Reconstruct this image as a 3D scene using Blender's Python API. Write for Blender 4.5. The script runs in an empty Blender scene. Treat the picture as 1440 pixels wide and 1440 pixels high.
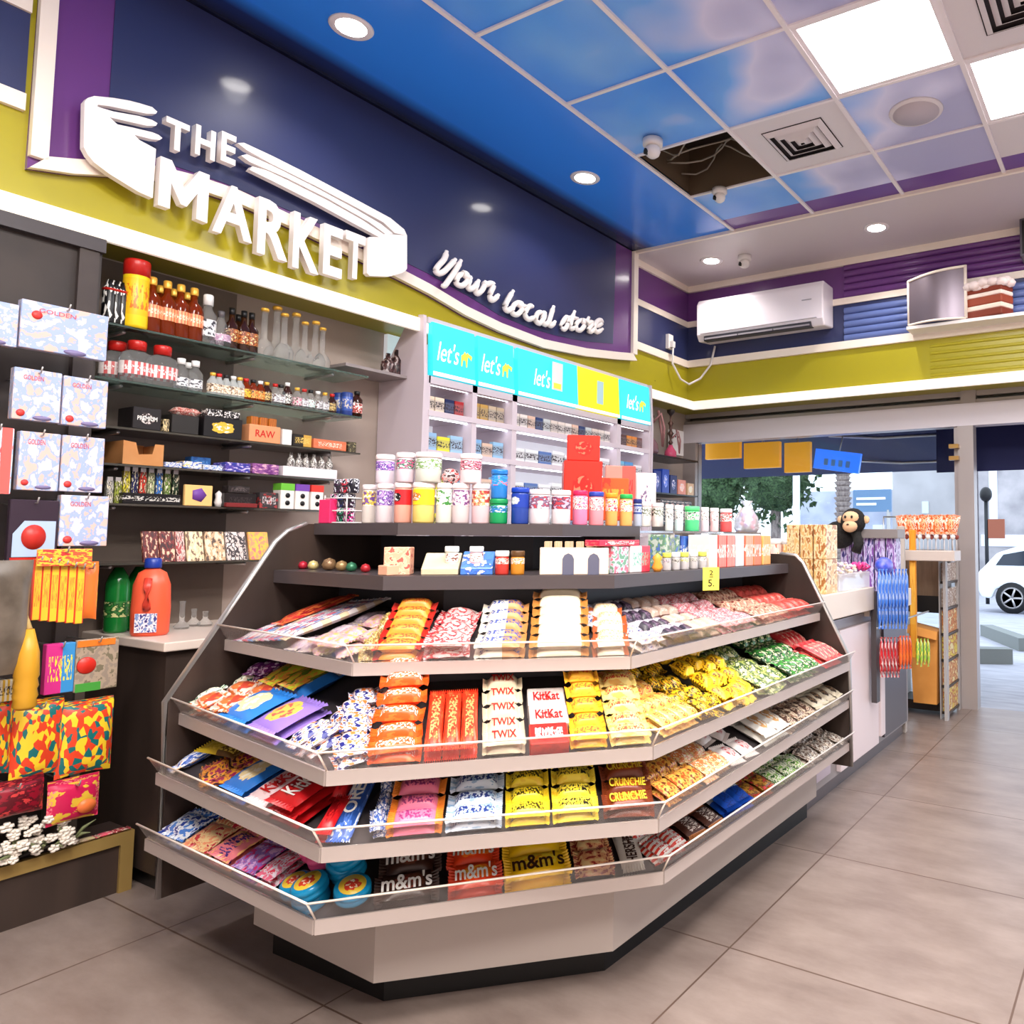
import bpy, bmesh, math, random
from mathutils import Vector, Matrix
R = random.Random(7)
SC = bpy.context.scene
COL = SC.collection

# ---------------------------------------------------------------- camera
CAM_F, CAM_YAW, CAM_PITCH, CAM_ROLL = 1077.43, 0.51523, 0.068104, 0.0065634
CAM_CX, CAM_CY, CAM_Z = 999.32, 680.96, 1.25444
def cam_axes():
    cy, sy, cp, sp = math.cos(CAM_YAW), math.sin(CAM_YAW), math.cos(CAM_PITCH), math.sin(CAM_PITCH)
    f = Vector((-sy*cp, cy*cp, sp)); r = Vector((cy, sy, 0)); u = r.cross(f)
    cr, sr = math.cos(CAM_ROLL), math.sin(CAM_ROLL)
    return cr*r+sr*u, -sr*r+cr*u, f
CR, CU, CF = cam_axes()
CO = Vector((0, 0, CAM_Z))
cam = bpy.data.cameras.new('camera'); camo = bpy.data.objects.new('camera', cam); COL.objects.link(camo)
M = Matrix((CR, CU, -CF)).transposed().to_4x4(); M.translation = CO
camo.matrix_world = M
cam.sensor_width = 36; cam.lens = CAM_F/1440*36
cam.shift_x = -(CAM_CX-720)/1440; cam.shift_y = -(720-CAM_CY)/1440
cam.clip_start = .05; cam.clip_end = 200
SC.camera = camo
# photograph measurements -> points on real planes of the room
def ray(X, Y): return CR*((X-CAM_CX)/CAM_F)+CU*((CAM_CY-Y)/CAM_F)+CF
def onX(X, Y, x): d = ray(X, Y); return CO+d*(x/d.x)
def onY(X, Y, y): d = ray(X, Y); return CO+d*(y/d.y)
def onZ(X, Y, z): d = ray(X, Y); return CO+d*((z-CAM_Z)/d.z)
def onP(X, Y, p, n): d = ray(X, Y); return CO+d*((p-CO).dot(n)/d.dot(n))
def px(P):
    v = Vector(P)-CO; z = v.dot(CF)
    return CAM_CX+CAM_F*v.dot(CR)/z, CAM_CY-CAM_F*v.dot(CU)/z

# ---------------------------------------------------------------- light
SC.view_settings.view_transform = 'Standard'; SC.view_settings.look = 'None'
SC.view_settings.gamma = 1; SC.view_settings.use_curve_mapping = False
SC.view_settings.exposure = 0.56
w = bpy.data.worlds.new('sky'); SC.world = w; w.use_nodes = True
w.node_tree.nodes['Background'].inputs[0].default_value = (.72, .84, 1, 1)
w.node_tree.nodes['Background'].inputs[1].default_value = 2.1
def area(name, loc, sx, sy, power, col=(.94, .96, 1), rot=(0, 0, 0)):
    l = bpy.data.lights.new(name, 'AREA'); l.shape = 'RECTANGLE'; l.size = sx; l.size_y = sy; l.energy = power; l.color = col
    o = bpy.data.objects.new(name, l); COL.objects.link(o); o.location = loc; o.rotation_euler = rot; return o
def spot(name, loc, power, size=2.3, col=(1, .94, .88), blend=.6, r=.05):
    l = bpy.data.lights.new(name, 'SPOT'); l.energy = power; l.spot_size = size; l.spot_blend = blend; l.color = col; l.shadow_soft_size = r
    o = bpy.data.objects.new(name, l); COL.objects.link(o); o.location = loc; return o
CEIL = 3.412
GX0, GY0 = -2.463, 1.655
PANELS = [(2, 2), (3, 3), (4, 0), (2, -4), (4, -4), (6, 1), (6, -3), (4, -2), (2, -2)]  # first pair is in view; the rest are unseen panels added for light
for (c, r) in PANELS:
    area('panel_light', (GX0+.6*c+.3, GY0+.6*r+.3, CEIL-.03), .55, .55, 38 if r < 0 else 14, (1, .94, .87) if r < 0 else (.94, .96, 1))  # rows behind the camera are boosted as added front fill
DOWN = [(-2.885, .35), (-2.885, 1.96), (-2.885, 3.53), (-2.9, 5.11), (-1.572, 5.1), (-.25, 5.1)]
for (x, y) in DOWN:
    spot('downlight_beam', (x, y, CEIL-.035), 14 if y < 4.6 else 18)

# ---------------------------------------------------------------- materials
MATS = {}
def mat(name, col, rough=.5, metal=0, emit=None, es=1, trans=0, ior=1.45, alpha=1, spec=.5, coat=0):
    if name in MATS: return MATS[name]
    m = bpy.data.materials.new(name); m.use_nodes = True; b = m.node_tree.nodes['Principled BSDF']
    b.inputs['Base Color'].default_value = (*col, 1); b.inputs['Roughness'].default_value = rough
    b.inputs['Metallic'].default_value = metal; b.inputs['Specular IOR Level'].default_value = spec
    b.inputs['Transmission Weight'].default_value = trans; b.inputs['IOR'].default_value = ior; b.inputs['Alpha'].default_value = alpha
    b.inputs['Coat Weight'].default_value = coat; b.inputs['Coat Roughness'].default_value = .1
    if emit: b.inputs['Emission Color'].default_value = (*emit, 1); b.inputs['Emission Strength'].default_value = es
    MATS[name] = m; return m
def nd(m, t, **kw):
    n = m.node_tree.nodes.new(t)
    for k, v in kw.items():
        if k.startswith('i_'): n.inputs[int(k[2:])].default_value = v
        else: setattr(n, k, v)
    return n
def ln(m, a, b): m.node_tree.links.new(a, b)
def bsdf(m): return m.node_tree.nodes['Principled BSDF']
def srgb(r, g, b):
    f = lambda c: (c/255/12.92 if c <= 10 else ((c/255+.055)/1.055)**2.4)
    return (f(r), f(g), f(b))
def ramp(m, fac, stops, const=False):
    n = m.node_tree.nodes.new('ShaderNodeValToRGB'); e = n.color_ramp.elements
    if const: n.color_ramp.interpolation = 'CONSTANT'
    while len(e) < len(stops): e.new(.5)
    for el, (p, c) in zip(e, stops): el.position = p; el.color = (*c, 1)
    ln(m, fac, n.inputs[0]); return n.outputs[0]
def noisy(name, c1, c2, scale=5, rough=.5, bump=0, metal=0, stretch=(1, 1, 1), coord='Object'):
    if name in MATS: return MATS[name]
    m = mat(name, c1, rough, metal); tc = nd(m, 'ShaderNodeTexCoord'); mp = nd(m, 'ShaderNodeMapping'); mp.inputs['Scale'].default_value = stretch
    ln(m, tc.outputs[coord], mp.inputs[0]); n = nd(m, 'ShaderNodeTexNoise'); n.inputs['Scale'].default_value = scale; n.inputs['Detail'].default_value = 5
    ln(m, mp.outputs[0], n.inputs[0]); ln(m, ramp(m, n.outputs['Fac'], [(.35, c1), (.65, c2)]), bsdf(m).inputs['Base Color'])
    if bump:
        bp = nd(m, 'ShaderNodeBump'); bp.inputs['Strength'].default_value = bump; bp.inputs['Distance'].default_value = .01
        ln(m, n.outputs['Fac'], bp.inputs['Height']); ln(m, bp.outputs[0], bsdf(m).inputs['Normal'])
    return m
_pk = {}
PAX = (0, 1, 2)      # which generated axes carry the print: across, up, through
def pack(c1, c2=None, c3=None, style='logo', rough=.32, seed=0):
    """printed wrapper: c1 ground, c2 print patch, c3 small lettering-like print"""
    c2 = c2 or c1; c3 = c3 or c2; key = (c1, c2, c3, style, rough, seed, PAX)
    if key in _pk: return _pk[key]
    m = mat('wrapper_print_%d' % len(_pk), srgb(*c1), rough)
    C1, C2, C3 = srgb(*c1), srgb(*c2), srgb(*c3)
    tc = nd(m, 'ShaderNodeTexCoord'); sp = nd(m, 'ShaderNodeSeparateXYZ'); ln(m, tc.outputs['Generated'], sp.inputs[0])
    def mth(op, a, b=None):
        n = nd(m, 'ShaderNodeMath', operation=op)
        for i, v in enumerate((a, b)):
            if v is None: continue
            if isinstance(v, (int, float)): n.inputs[i].default_value = v
            else: ln(m, v, n.inputs[i])
        return n.outputs[0]
    def noise(scale, det=2):
        q = [0, 0, 0]
        for a_, b_ in zip(PAX, scale): q[a_] = b_
        scale = tuple(q)
        mp = nd(m, 'ShaderNodeMapping'); mp.inputs['Scale'].default_value = scale; mp.inputs['Location'].default_value = (seed*3.7, seed*1.3, seed*2.1)
        ln(m, tc.outputs['Generated'], mp.inputs[0]); n = nd(m, 'ShaderNodeTexNoise'); n.inputs['Scale'].default_value = 1; n.inputs['Detail'].default_value = det
        ln(m, mp.outputs[0], n.inputs[0]); return n.outputs['Fac']
    def mix(f, a, b):
        n = nd(m, 'ShaderNodeMix', data_type='RGBA'); ln(m, f, n.inputs[0])
        for i, v in ((6, a), (7, b)):
            if isinstance(v, tuple): n.inputs[i].default_value = (*v, 1)
            else: ln(m, v, n.inputs[i])
        return n.outputs[2]
    ax = mth('ABSOLUTE', mth('SUBTRACT', sp.outputs[PAX[0]], .5)); ay = mth('ABSOLUTE', mth('SUBTRACT', sp.outputs[PAX[1]], .5))
    az = mth('ABSOLUTE', mth('SUBTRACT', sp.outputs[2], .5))
    txt = mth('GREATER_THAN', noise((26, 7, 7), 1), .52)
    if style == 'logo':
        msk = mth('MULTIPLY', mth('LESS_THAN', ax, .36), mth('LESS_THAN', ay, .24))
        blob = mth('GREATER_THAN', noise((4, 4, 3), 3), .56)
        c = mix(blob, C1, C2); c = mix(mth('MULTIPLY', msk, txt), c, C3)
    elif style == 'splotch':
        c = ramp(m, noise((5, 5, 4), 4), [(0, C1), (.46, C2), (.57, C3)], True)
    elif style == 'ends':
        c = mix(mth('GREATER_THAN', ax, .36), C1, C2); c = mix(mth('MULTIPLY', mth('LESS_THAN', ax, .3), mth('MULTIPLY', txt, mth('LESS_THAN', ay, .28))), c, C3)
    elif style == 'half':
        c = mix(mth('GREATER_THAN', sp.outputs[PAX[0]], .55), C1, C2); c = mix(mth('MULTIPLY', mth('LESS_THAN', ax, .4), mth('MULTIPLY', txt, mth('LESS_THAN', ay, .25))), c, C3)
    elif style == 'picture':   # c2 picture in the middle on c1 ground
        d = mth('ADD', mth('MULTIPLY', ax, ax), mth('MULTIPLY', ay, ay)); wob = mth('MULTIPLY', noise((5, 5, 3), 2), .16)
        c = mix(mth('LESS_THAN', d, wob), C1, C2); c = mix(mth('MULTIPLY', mth('LESS_THAN', d, .06), mth('GREATER_THAN', noise((9, 9, 5), 2), .55)), c, C3)
    elif style == 'bits':      # voronoi sweets
        v = nd(m, 'ShaderNodeTexVoronoi'); v.inputs['Scale'].default_value = 9 if seed > 300 else 7; mp = nd(m, 'ShaderNodeMapping'); mp.inputs['Location'].default_value = (seed, seed, seed)
        ln(m, tc.outputs['Generated'], mp.inputs[0]); ln(m, mp.outputs[0], v.inputs['Vector']); sx = nd(m, 'ShaderNodeSeparateXYZ'); ln(m, v.outputs['Color'], sx.inputs[0])
        c = ramp(m, sx.outputs[0], [(0, C1), (.4, C2), (.72, C3)], True)
    elif style == 'vert':      # bands along z (jars, tubs, upright boxes)
        c = mix(mth('LESS_THAN', az, .3), C1, C2); c = mix(mth('MULTIPLY', mth('LESS_THAN', az, .2), mth('GREATER_THAN', noise((9, 9, 8), 2), .53)), c, C3)
    elif style == 'stripes':
        c = mix(mth('GREATER_THAN', mth('FRACT', mth('MULTIPLY', sp.outputs[PAX[0]], 6.0)), .5), C1, C2); c = mix(mth('MULTIPLY', txt, mth('LESS_THAN', ay, .2)), c, C3)
    ln(m, c, bsdf(m).inputs['Base Color'])
    _pk[key] = m; return m

# ---------------------------------------------------------------- mesh helpers
class MB:
    def __init__(s): s.v = []; s.f = []; s.m = []; s.sm = []
    def add(s, vs, fs, mi=0, smooth=False):
        b = len(s.v); s.v += [tuple(v) for v in vs]; s.f += [tuple(b+i for i in f) for f in fs]; s.m += [mi]*len(fs); s.sm += [smooth]*len(fs); return s
    def box(s, x0, x1, y0, y1, z0, z1, mi=0, M=None):
        vs = [Vector((x, y, z)) for z in (z0, z1) for y in (y0, y1) for x in (x0, x1)]
        if M: vs = [M @ v for v in vs]
        return s.add(vs, [(0, 2, 3, 1), (4, 5, 7, 6), (0, 1, 5, 4), (2, 6, 7, 3), (0, 4, 6, 2), (1, 3, 7, 5)], mi)
    def prism(s, pts, off, mi=0, mi_side=None):
        """closed polygon of 3-D points extruded by the vector off"""
        n = len(pts); off = Vector(off); vs = [Vector(p) for p in pts]+[Vector(p)+off for p in pts]
        s.add(vs, [tuple(range(n))[::-1], tuple(range(n, 2*n))], mi)
        b = len(s.v)-2*n; s.f += [tuple(b+i for i in (k, (k+1) % n, n+(k+1) % n, n+k)) for k in range(n)]
        s.m += [mi if mi_side is None else mi_side]*n; s.sm += [False]*n; return s
    def lathe(s, prof, c=(0, 0, 0), n=20, mi=0, axis='z', sx=1, sy=1, cap=True):
        vs = []; fs = []; k = len(prof)
        for i in range(n):
            a = 2*math.pi*i/n
            for r, z in prof:
                p = (r*math.cos(a)*sx, r*math.sin(a)*sy, z)
                if axis == 'x': p = (z, p[0], p[1])
                if axis == 'y': p = (p[0], z, p[1])
                vs.append((c[0]+p[0], c[1]+p[1], c[2]+p[2]))
        for i in range(n):
            j = (i+1) % n
            for t in range(k-1): fs.append((i*k+t, j*k+t, j*k+t+1, i*k+t+1))
        if cap and prof[0][0] > 1e-6: fs.append(tuple(i*k for i in range(n))[::-1])
        if cap and prof[-1][0] > 1e-6: fs.append(tuple(i*k+k-1 for i in range(n)))
        return s.add(vs, fs, mi, True)
    def tube(s, pts, r=.01, n=8, mi=0, rs=None, flat=1):
        pts = [Vector(p) for p in pts]; vs = []; fs = []
        up0 = Vector((0, 0, 1))
        for i, p in enumerate(pts):
            d = (pts[min(i+1, len(pts)-1)]-pts[max(i-1, 0)]).normalized()
            a = d.cross(up0);  a = d.cross(Vector((0, 1, 0))) if a.length < .05 else a
            a.normalize(); b = d.cross(a)
            rr = rs[i] if rs else r
            vs += [p+a*rr*math.cos(2*math.pi*k/n)+b*rr*math.sin(2*math.pi*k/n) for k in range(n)]
        for i in range(len(pts)-1):
            for k in range(n): fs.append((i*n+k, i*n+(k+1) % n, (i+1)*n+(k+1) % n, (i+1)*n+k))
        fs.append(tuple(range(n))[::-1]); fs.append(tuple((len(pts)-1)*n+k for k in range(n)))
        return s.add(vs, fs, mi, True)
    def pillow(s, w, l, h, e=3, nx=8, ny=8, fin=0, mi=0, c=(0, 0, 0), wob=0):
        """wrapper lying on z=0: long axis x, crimped fins at the two ends"""
        vs = []; fs = []; tot = l; core = l-2*fin
        xs = [-core/2+core*i/nx for i in range(nx+1)]
        for sgn in (1, 0):
            for x in xs:
                for j in range(ny+1):
                    y = -w/2+w*j/ny
                    p = (1-abs(2*x/core)**(2*e))*(1-abs(2*y/w)**(2*e)); hh = h*.5+(.5*h*p**.5 if p > 0 else 0)*(1 if sgn else -1)
                    yy = y*(1-.06*math.cos(2*x/core*math.pi/2)) if abs(y) > w*.4 else y
                    vs.append((c[0]+x, c[1]+yy, c[2]+hh+R.uniform(-wob, wob)))
        N = (nx+1)*(ny+1)
        for i in range(nx):
            for j in range(ny):
                a = i*(ny+1)+j; q = (a, a+ny+1, a+ny+2, a+1)
                fs.append(q); fs.append(tuple(N+k for k in q[::-1]))
        s.add(vs, fs, mi, True)
        if fin:
            for sg in (-1, 1):
                x0 = sg*core/2*.99; x1 = sg*l/2; m_ = 8; v2 = []
                for j in range(m_*2+1):
                    y = -w/2+w*j/(m_*2); zz = h*.5+(.003 if j % 2 else -.003)
                    v2 += [(c[0]+x0, c[1]+y*.9, c[2]+h*.5), (c[0]+x1+(.003*sg if j % 2 else 0), c[1]+y*1.02, c[2]+zz)]
                s.add(v2, [(2*j, 2*j+1, 2*j+3, 2*j+2) for j in range(m_*2)], mi)
        return s
    def mesh(s, name, mats):
        me = bpy.data.meshes.new(name); me.from_pydata(s.v, [], s.f)
        for m in (mats if isinstance(mats, (list, tuple)) else [mats]): me.materials.append(m)
        me.polygons.foreach_set('material_index', s.m); me.polygons.foreach_set('use_smooth', s.sm)
        bm = bmesh.new(); bm.from_mesh(me); bmesh.ops.recalc_face_normals(bm, faces=bm.faces); bm.to_mesh(me); bm.free()
        return me
    def build(s, name, mats, parent=None, loc=None, rotz=0):
        o = bpy.data.objects.new(name, s.mesh(name, mats)); COL.objects.link(o)
        if parent: o.parent = parent
        if loc is not None: o.location = loc
        if rotz: o.rotation_euler = (0, 0, rotz)
        return o
def bev(o, wd=.004, seg=2, ang=.6):
    b = o.modifiers.new('bevel', 'BEVEL'); b.width = wd; b.segments = seg; b.limit_method = 'ANGLE'; b.angle_limit = ang; return o
def empty(name, loc=(0, 0, 0), rotz=0, mtx=None):
    o = bpy.data.objects.new(name, None); COL.objects.link(o); o.empty_display_size = .05
    if mtx is not None: o.matrix_world = mtx
    else: o.location = loc; o.rotation_euler = (0, 0, rotz)
    return o
LABELS = {}
def tag(o, label, cat, group=None, kind=None):
    o['label'] = label; o['category'] = cat
    if group: o['group'] = group
    if kind: o['kind'] = kind
    LABELS.setdefault(label, []).append(o.name); return o
def struct(o): o['kind'] = 'structure'; return o
def clone(root, mtx=None, loc=None):
    r = root.copy(); COL.objects.link(r)
    if mtx is not None: r.matrix_world = mtx
    if loc is not None: r.location = loc
    for ch in list(root.children):
        c = ch.copy(); COL.objects.link(c); c.parent = r
        for g in list(ch.children):
            d = g.copy(); COL.objects.link(d); d.parent = c
    return r
_tx = {}
def text_mesh(s, bold=.0, ext=0, shear=0):
    key = (s, bold, ext, shear)
    if key in _tx: return _tx[key]
    cu = bpy.data.curves.new('lettering', 'FONT'); cu.body = s; cu.size = 1; cu.offset = bold; cu.extrude = ext; cu.shear = shear; cu.resolution_u = 3
    o = bpy.data.objects.new('lettering', cu); COL.objects.link(o)
    dg = bpy.context.evaluated_depsgraph_get(); dg.update()
    me = bpy.data.meshes.new_from_object(o.evaluated_get(dg)); bpy.data.objects.remove(o)
    xs = [v.co.x for v in me.vertices]; ys = [v.co.y for v in me.vertices]
    x0, x1, y0, y1 = min(xs), max(xs), min(ys), max(ys)
    for v in me.vertices: v.co.x = (v.co.x-(x0+x1)/2)/(x1-x0); v.co.y = (v.co.y-(y0+y1)/2)/(y1-y0)
    _tx[key] = me; return me
def text(s, w, h, m, parent=None, loc=(0, 0, 0), rot=None, name='printed_lettering', bold=.01, ext=0, shear=0, depth=1):
    """unit text mesh (centred) scaled to w x h; text lies in local XY facing +Z"""
    me = text_mesh(s, bold, ext, shear).copy(); me.materials.clear(); me.materials.append(m)
    for v in me.vertices: v.co.x *= w; v.co.y *= h; v.co.z *= depth
    o = bpy.data.objects.new(name, me); COL.objects.link(o)
    if parent: o.parent = parent
    o.location = loc
    if rot: o.rotation_euler = rot
    return o
FACE_X = (math.pi/2, 0, math.pi/2)     # text upright on a plane facing +x
FACE_NY = (math.pi/2, 0, 0)            # text upright on a plane facing -y
ORD = ['first', 'second', 'third', 'fourth', 'fifth', 'sixth', 'seventh', 'eighth', 'ninth', 'tenth', 'eleventh', 'twelfth']

white = mat('white_laminate', srgb(235, 228, 226), .35)
cream = mat('cream_trim', srgb(250, 236, 222), .4)
dark = noisy('dark_wood', srgb(48, 38, 34), srgb(66, 52, 46), 6, .45, 0, 0, (1, 1, .1))
darkgrey = mat('charcoal_laminate', srgb(66, 60, 62), .4)
black = mat('black_plastic', srgb(18, 17, 18), .4)
silver = mat('brushed_aluminium', srgb(190, 186, 184), .35, .8)
greymetal = mat('painted_grey_metal', srgb(176, 170, 168), .4)
glass = mat('clear_glass', (.93, .98, .96), .03, 0, trans=1, ior=1.15, spec=.6)
green_glass = mat('green_edge_glass', (.62, .85, .76), .05, 0, trans=.9, ior=1.2)
acrylic = mat('clear_acrylic', (1, .97, .95), .12, 0, trans=.93, ior=1.1, spec=.8)
paper = mat('white_paper', srgb(240, 238, 236), .6)
ink = mat('black_ink', srgb(20, 18, 20), .5)
redink = mat('red_ink', srgb(205, 30, 30), .5)
# ---------------------------------------------------------------- floor
fm = mat('porcelain_tile', srgb(150, 132, 124), .36)
tc = nd(fm, 'ShaderNodeTexCoord'); sp = nd(fm, 'ShaderNodeSeparateXYZ'); ln(fm, tc.outputs['Object'], sp.inputs[0])
def fmath(m, op, a, b=None):
    n = nd(m, 'ShaderNodeMath', operation=op)
    for i, v in enumerate((a, b)):
        if v is None: continue
        if isinstance(v, (int, float)): n.inputs[i].default_value = v
        else: ln(m, v, n.inputs[i])
    return n.outputs[0]
def grid_line(m, co, off, s, wd):
    f = fmath(m, 'FRACT', fmath(m, 'DIVIDE', fmath(m, 'SUBTRACT', co, off-40*s), s))
    return fmath(m, 'GREATER_THAN', fmath(m, 'ABSOLUTE', fmath(m, 'SUBTRACT', f, .5)), .5-wd/s/2)
gl = fmath(fm, 'MAXIMUM', grid_line(fm, sp.outputs[0], -1.141, .8, .006), grid_line(fm, sp.outputs[1], 2.152, .8, .006))
n1 = nd(fm, 'ShaderNodeTexNoise'); n1.inputs['Scale'].default_value = 3.2; n1.inputs['Detail'].default_value = 8; n1.inputs['Roughness'].default_value = .65
mp = nd(fm, 'ShaderNodeMapping'); mp.inputs['Scale'].default_value = (1, 2.2, 1); ln(fm, tc.outputs['Object'], mp.inputs[0]); ln(fm, mp.outputs[0], n1.inputs[0])
c = ramp(fm, n1.outputs['Fac'], [(.3, srgb(118, 102, 95)), (.7, srgb(146, 130, 122))])
mx = nd(fm, 'ShaderNodeMix', data_type='RGBA'); ln(fm, gl, mx.inputs[0]); ln(fm, c, mx.inputs[6]); mx.inputs[7].default_value = (*srgb(92, 72, 62), 1)
ln(fm, mx.outputs[2], bsdf(fm).inputs['Base Color'])
struct(MB().box(-3.75, 3.2, -3.2, 6.05, -.1, 0).build('floor', fm))

# ---------------------------------------------------------------- walls
wallm = noisy('taupe_wall', srgb(168, 152, 142), srgb(178, 162, 152), 2, .6)
navy = mat('navy_gloss_board', srgb(44, 50, 92), .4, coat=.45)
purple = mat('purple_gloss_board', srgb(106, 58, 126), .25, coat=.3)
lime = mat('lime_gloss_paint', srgb(172, 160, 34), .3)
struct(MB().box(-3.75, -3.65, -3.2, 6.2, 0, 3.9).build('wall_left', wallm))
struct(MB().box(-3.75, 3.3, -3.3, -3.2, 0, 3.9).build('wall_back', mat('light_back_wall', srgb(232, 226, 222), .6)))
struct(MB().box(3.2, 3.3, -3.2, 6.2, 0, 3.9).build('wall_right', mat('light_right_wall', srgb(232, 226, 222), .6)))
# left bulkhead carrying the sign (lime), underside at 2.36
b = MB(); b.box(-3.65, -3.34, -3.2, 4.655, 2.37, 3.45); b.box(-3.65, -3.41, 4.655, 5.6, 2.37, 3.45)
struct(b.build('wall_left_bulkhead', lime))
struct(MB().box(-3.65, 3.2, 5.6, 6.15, 2.37, 3.45).build('wall_front_bulkhead', lime))
lit = mat('led_lit_trim', srgb(255, 240, 222), .4, emit=(1, .93, .82), es=.3)
def trim(name, *boxes, m=cream):
    b = MB()
    for q in boxes: b.box(*q)
    return struct(b.build(name, m))
trim('trim_1', (-3.345, -3.325, -3.2, 5.6, 2.335, 2.405), (-3.325, 3.2, 5.565, 5.6, 2.335, 2.405), m=lit)
Z1, Z2 = 3.082, 2.735
# bands beyond the sign board (right of it) and before it (left of it)
trim('trim_2', (-3.42, -3.395, 4.69, 5.6, Z1-.025, Z1+.025), (-3.42, 3.2, 5.575, 5.6, Z1-.025, Z1+.025))
trim('trim_3', (-3.42, -3.39, 4.69, 5.6, Z2-.03, Z2+.03), (-3.42, 3.2, 5.57, 5.6, Z2-.03, Z2+.03))
trim('trim_4', (-3.42, -3.38, 4.69, 5.6, 3.36, 3.412), (-3.42, 3.2, 5.56, 5.6, 3.36, 3.412))
trim('trim_5', (-3.345, -3.32, -3.2, 1.05, Z1-.025, Z1+.025), (-3.345, -3.32, -3.2, 1.05, Z2-.03, Z2+.03))
struct(MB().box(-3.41, -3.402, 4.69, 5.6, Z1, 3.412).box(-3.4, 3.2, 5.588, 5.6, Z1, 3.412).box(-3.34, -3.332, -3.2, 1.05, Z1, 3.412).build('trim_6', purple))
struct(MB().box(-3.41, -3.402, 4.69, 5.6, Z2, Z1).box(-3.4, 3.2, 5.588, 5.6, Z2, Z1).box(-3.34, -3.332, -3.2, 1.05, Z2, Z1).build('trim_7', navy))
def ribs(name, x0, x1, zs, rr, m, y=5.588):
    b = MB()
    for z in zs:
        n = 8; pr = [(y-rr*.8*math.sin(math.pi*k/n), z-rr*math.cos(math.pi*k/n)) for k in range(n+1)]
        b.add([(x0, p[0], p[1]) for p in pr]+[(x1, p[0], p[1]) for p in pr], [(k, k+1, n+2+k, n+1+k) for k in range(n)], 0, True)
    return struct(b.build(name, m))
ribs('trim_8', -1.98, 3.2, [3.135+.0535*k for k in range(5)], .026, purple)
ribs('trim_9', -1.98, 3.2, [2.79+.0535*k for k in range(5)], .026, mat('blue_grey_ribs', srgb(96, 112, 168), .25))
ribs('trim_10', -1.33, 3.2, [2.44+.0535*k for k in range(5)], .012, lime, 5.6)

# ---------------------------------------------------------------- sign board
def ypt(y, z, x): return Vector((x, y, z))
bot = [(1.065, 2.505), (1.19, 2.535), (1.3, 2.575), (1.46, 2.625), (1.6, 2.645), (1.76, 2.65), (2.04, 2.625), (2.37, 2.59), (2.583, 2.565), (2.765, 2.54), (3.014, 2.49), (3.29, 2.46), (3.66, 2.447), (4.09, 2.483), (4.45, 2.535), (4.69, 2.575)]
inb = [(y, z+.055) for y, z in bot]; inb[0] = (1.115, 2.565); inb[-1] = (4.635, 2.62)
def poly_strip(name, m, xa, xb, pts): return MB().prism([ypt(y, z, xa) for y, z in pts], (xb-xa, 0, 0)).build(name, m)
board = poly_strip('wall_sign_board', purple, -3.34, -3.322, [(1.07, 3.405)]+bot+[(4.685, 3.405)]); struct(board)
nv = [(1.288, 3.405), (1.288, 2.70), (1.7, 2.72), (2.2, 2.70), (2.583, 2.675), (2.76, 2.657), (3.06, 2.61), (3.287, 2.565), (3.55, 2.55), (3.795, 2.56), (4.1, 2.59), (4.41, 2.645), (4.43, 3.405)]
struct(poly_strip('trim_11', navy, -3.322, -3.318, nv))
b = MB()   # white outline of the board
ring = bot+[(4.69, 3.405), (4.635, 3.405)]+inb[::-1]+[(1.115, 3.405), (1.065, 3.405)]
n = len(bot)
for i in range(n-1): b.prism([ypt(*bot[i], -3.324), ypt(*bot[i+1], -3.324), ypt(*inb[i+1], -3.324), ypt(*inb[i], -3.324)], (.026, 0, 0))
b.box(-3.324, -3.298, 4.635, 4.69, 2.62, 3.405); b.box(-3.324, -3.298, 1.065, 1.115, 2.55, 3.405)
struct(b.build('trim_12', cream))

# ---------------------------------------------------------------- ceiling: printed sky tiles in a T-bar grid
sky = mat('printed_sky_tile', (.1, .3, .9), .3)
tc = nd(sky, 'ShaderNodeTexCoord'); mp = nd(sky, 'ShaderNodeMapping'); mp.inputs['Location'].default_value = (.35, .9, 0); mp.inputs['Scale'].default_value = (1, 1.1, 1); ln(sky, tc.outputs['Object'], mp.inputs[0])
n1 = nd(sky, 'ShaderNodeTexNoise'); n1.inputs['Scale'].default_value = 1.15; n1.inputs['Detail'].default_value = 2.5; n1.inputs['Roughness'].default_value = .5; ln(sky, mp.outputs[0], n1.inputs[0])
sp = nd(sky, 'ShaderNodeSeparateXYZ'); ln(sky, tc.outputs['Object'], sp.inputs[0])
cl = fmath(sky, 'ADD', n1.outputs['Fac'], fmath(sky, 'MULTIPLY', fmath(sky, 'ADD', sp.outputs[0], 1.85), .22))
c = ramp(sky, cl, [(.36, srgb(66, 150, 255)), (.50, srgb(112, 176, 255)), (.62, srgb(222, 222, 255)), (.74, srgb(178, 180, 222))])
ln(sky, c, bsdf(sky).inputs['Base Color'])
soff = mat('navy_to_blue_soffit', (.03, .25, .95), .22)
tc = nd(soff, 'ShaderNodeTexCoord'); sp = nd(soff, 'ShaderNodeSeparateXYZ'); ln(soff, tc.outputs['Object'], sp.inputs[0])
c = ramp(soff, fmath(soff, 'ADD', fmath(soff, 'MULTIPLY', sp.outputs[0], 1), 3.6), [(.30, srgb(28, 34, 62)), (.40, srgb(30, 50, 110)), (.50, srgb(50, 140, 255))])  # navy next to the wall, turning blue towards the tile grid
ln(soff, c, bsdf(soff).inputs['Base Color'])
purp_t = mat('purple_edge_tile', srgb(108, 66, 150), .3)
whitetile = mat('white_ceiling_tile', srgb(225, 218, 222), .5)
greysoff = mat('pale_grey_soffit', srgb(212, 202, 206), .4)
tb = mat('white_t_bar', srgb(240, 232, 236), .4)
b = MB(); HOLE = (0, 3); fx = set(PANELS) | {(1, 3), (3, 2), HOLE}
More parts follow.
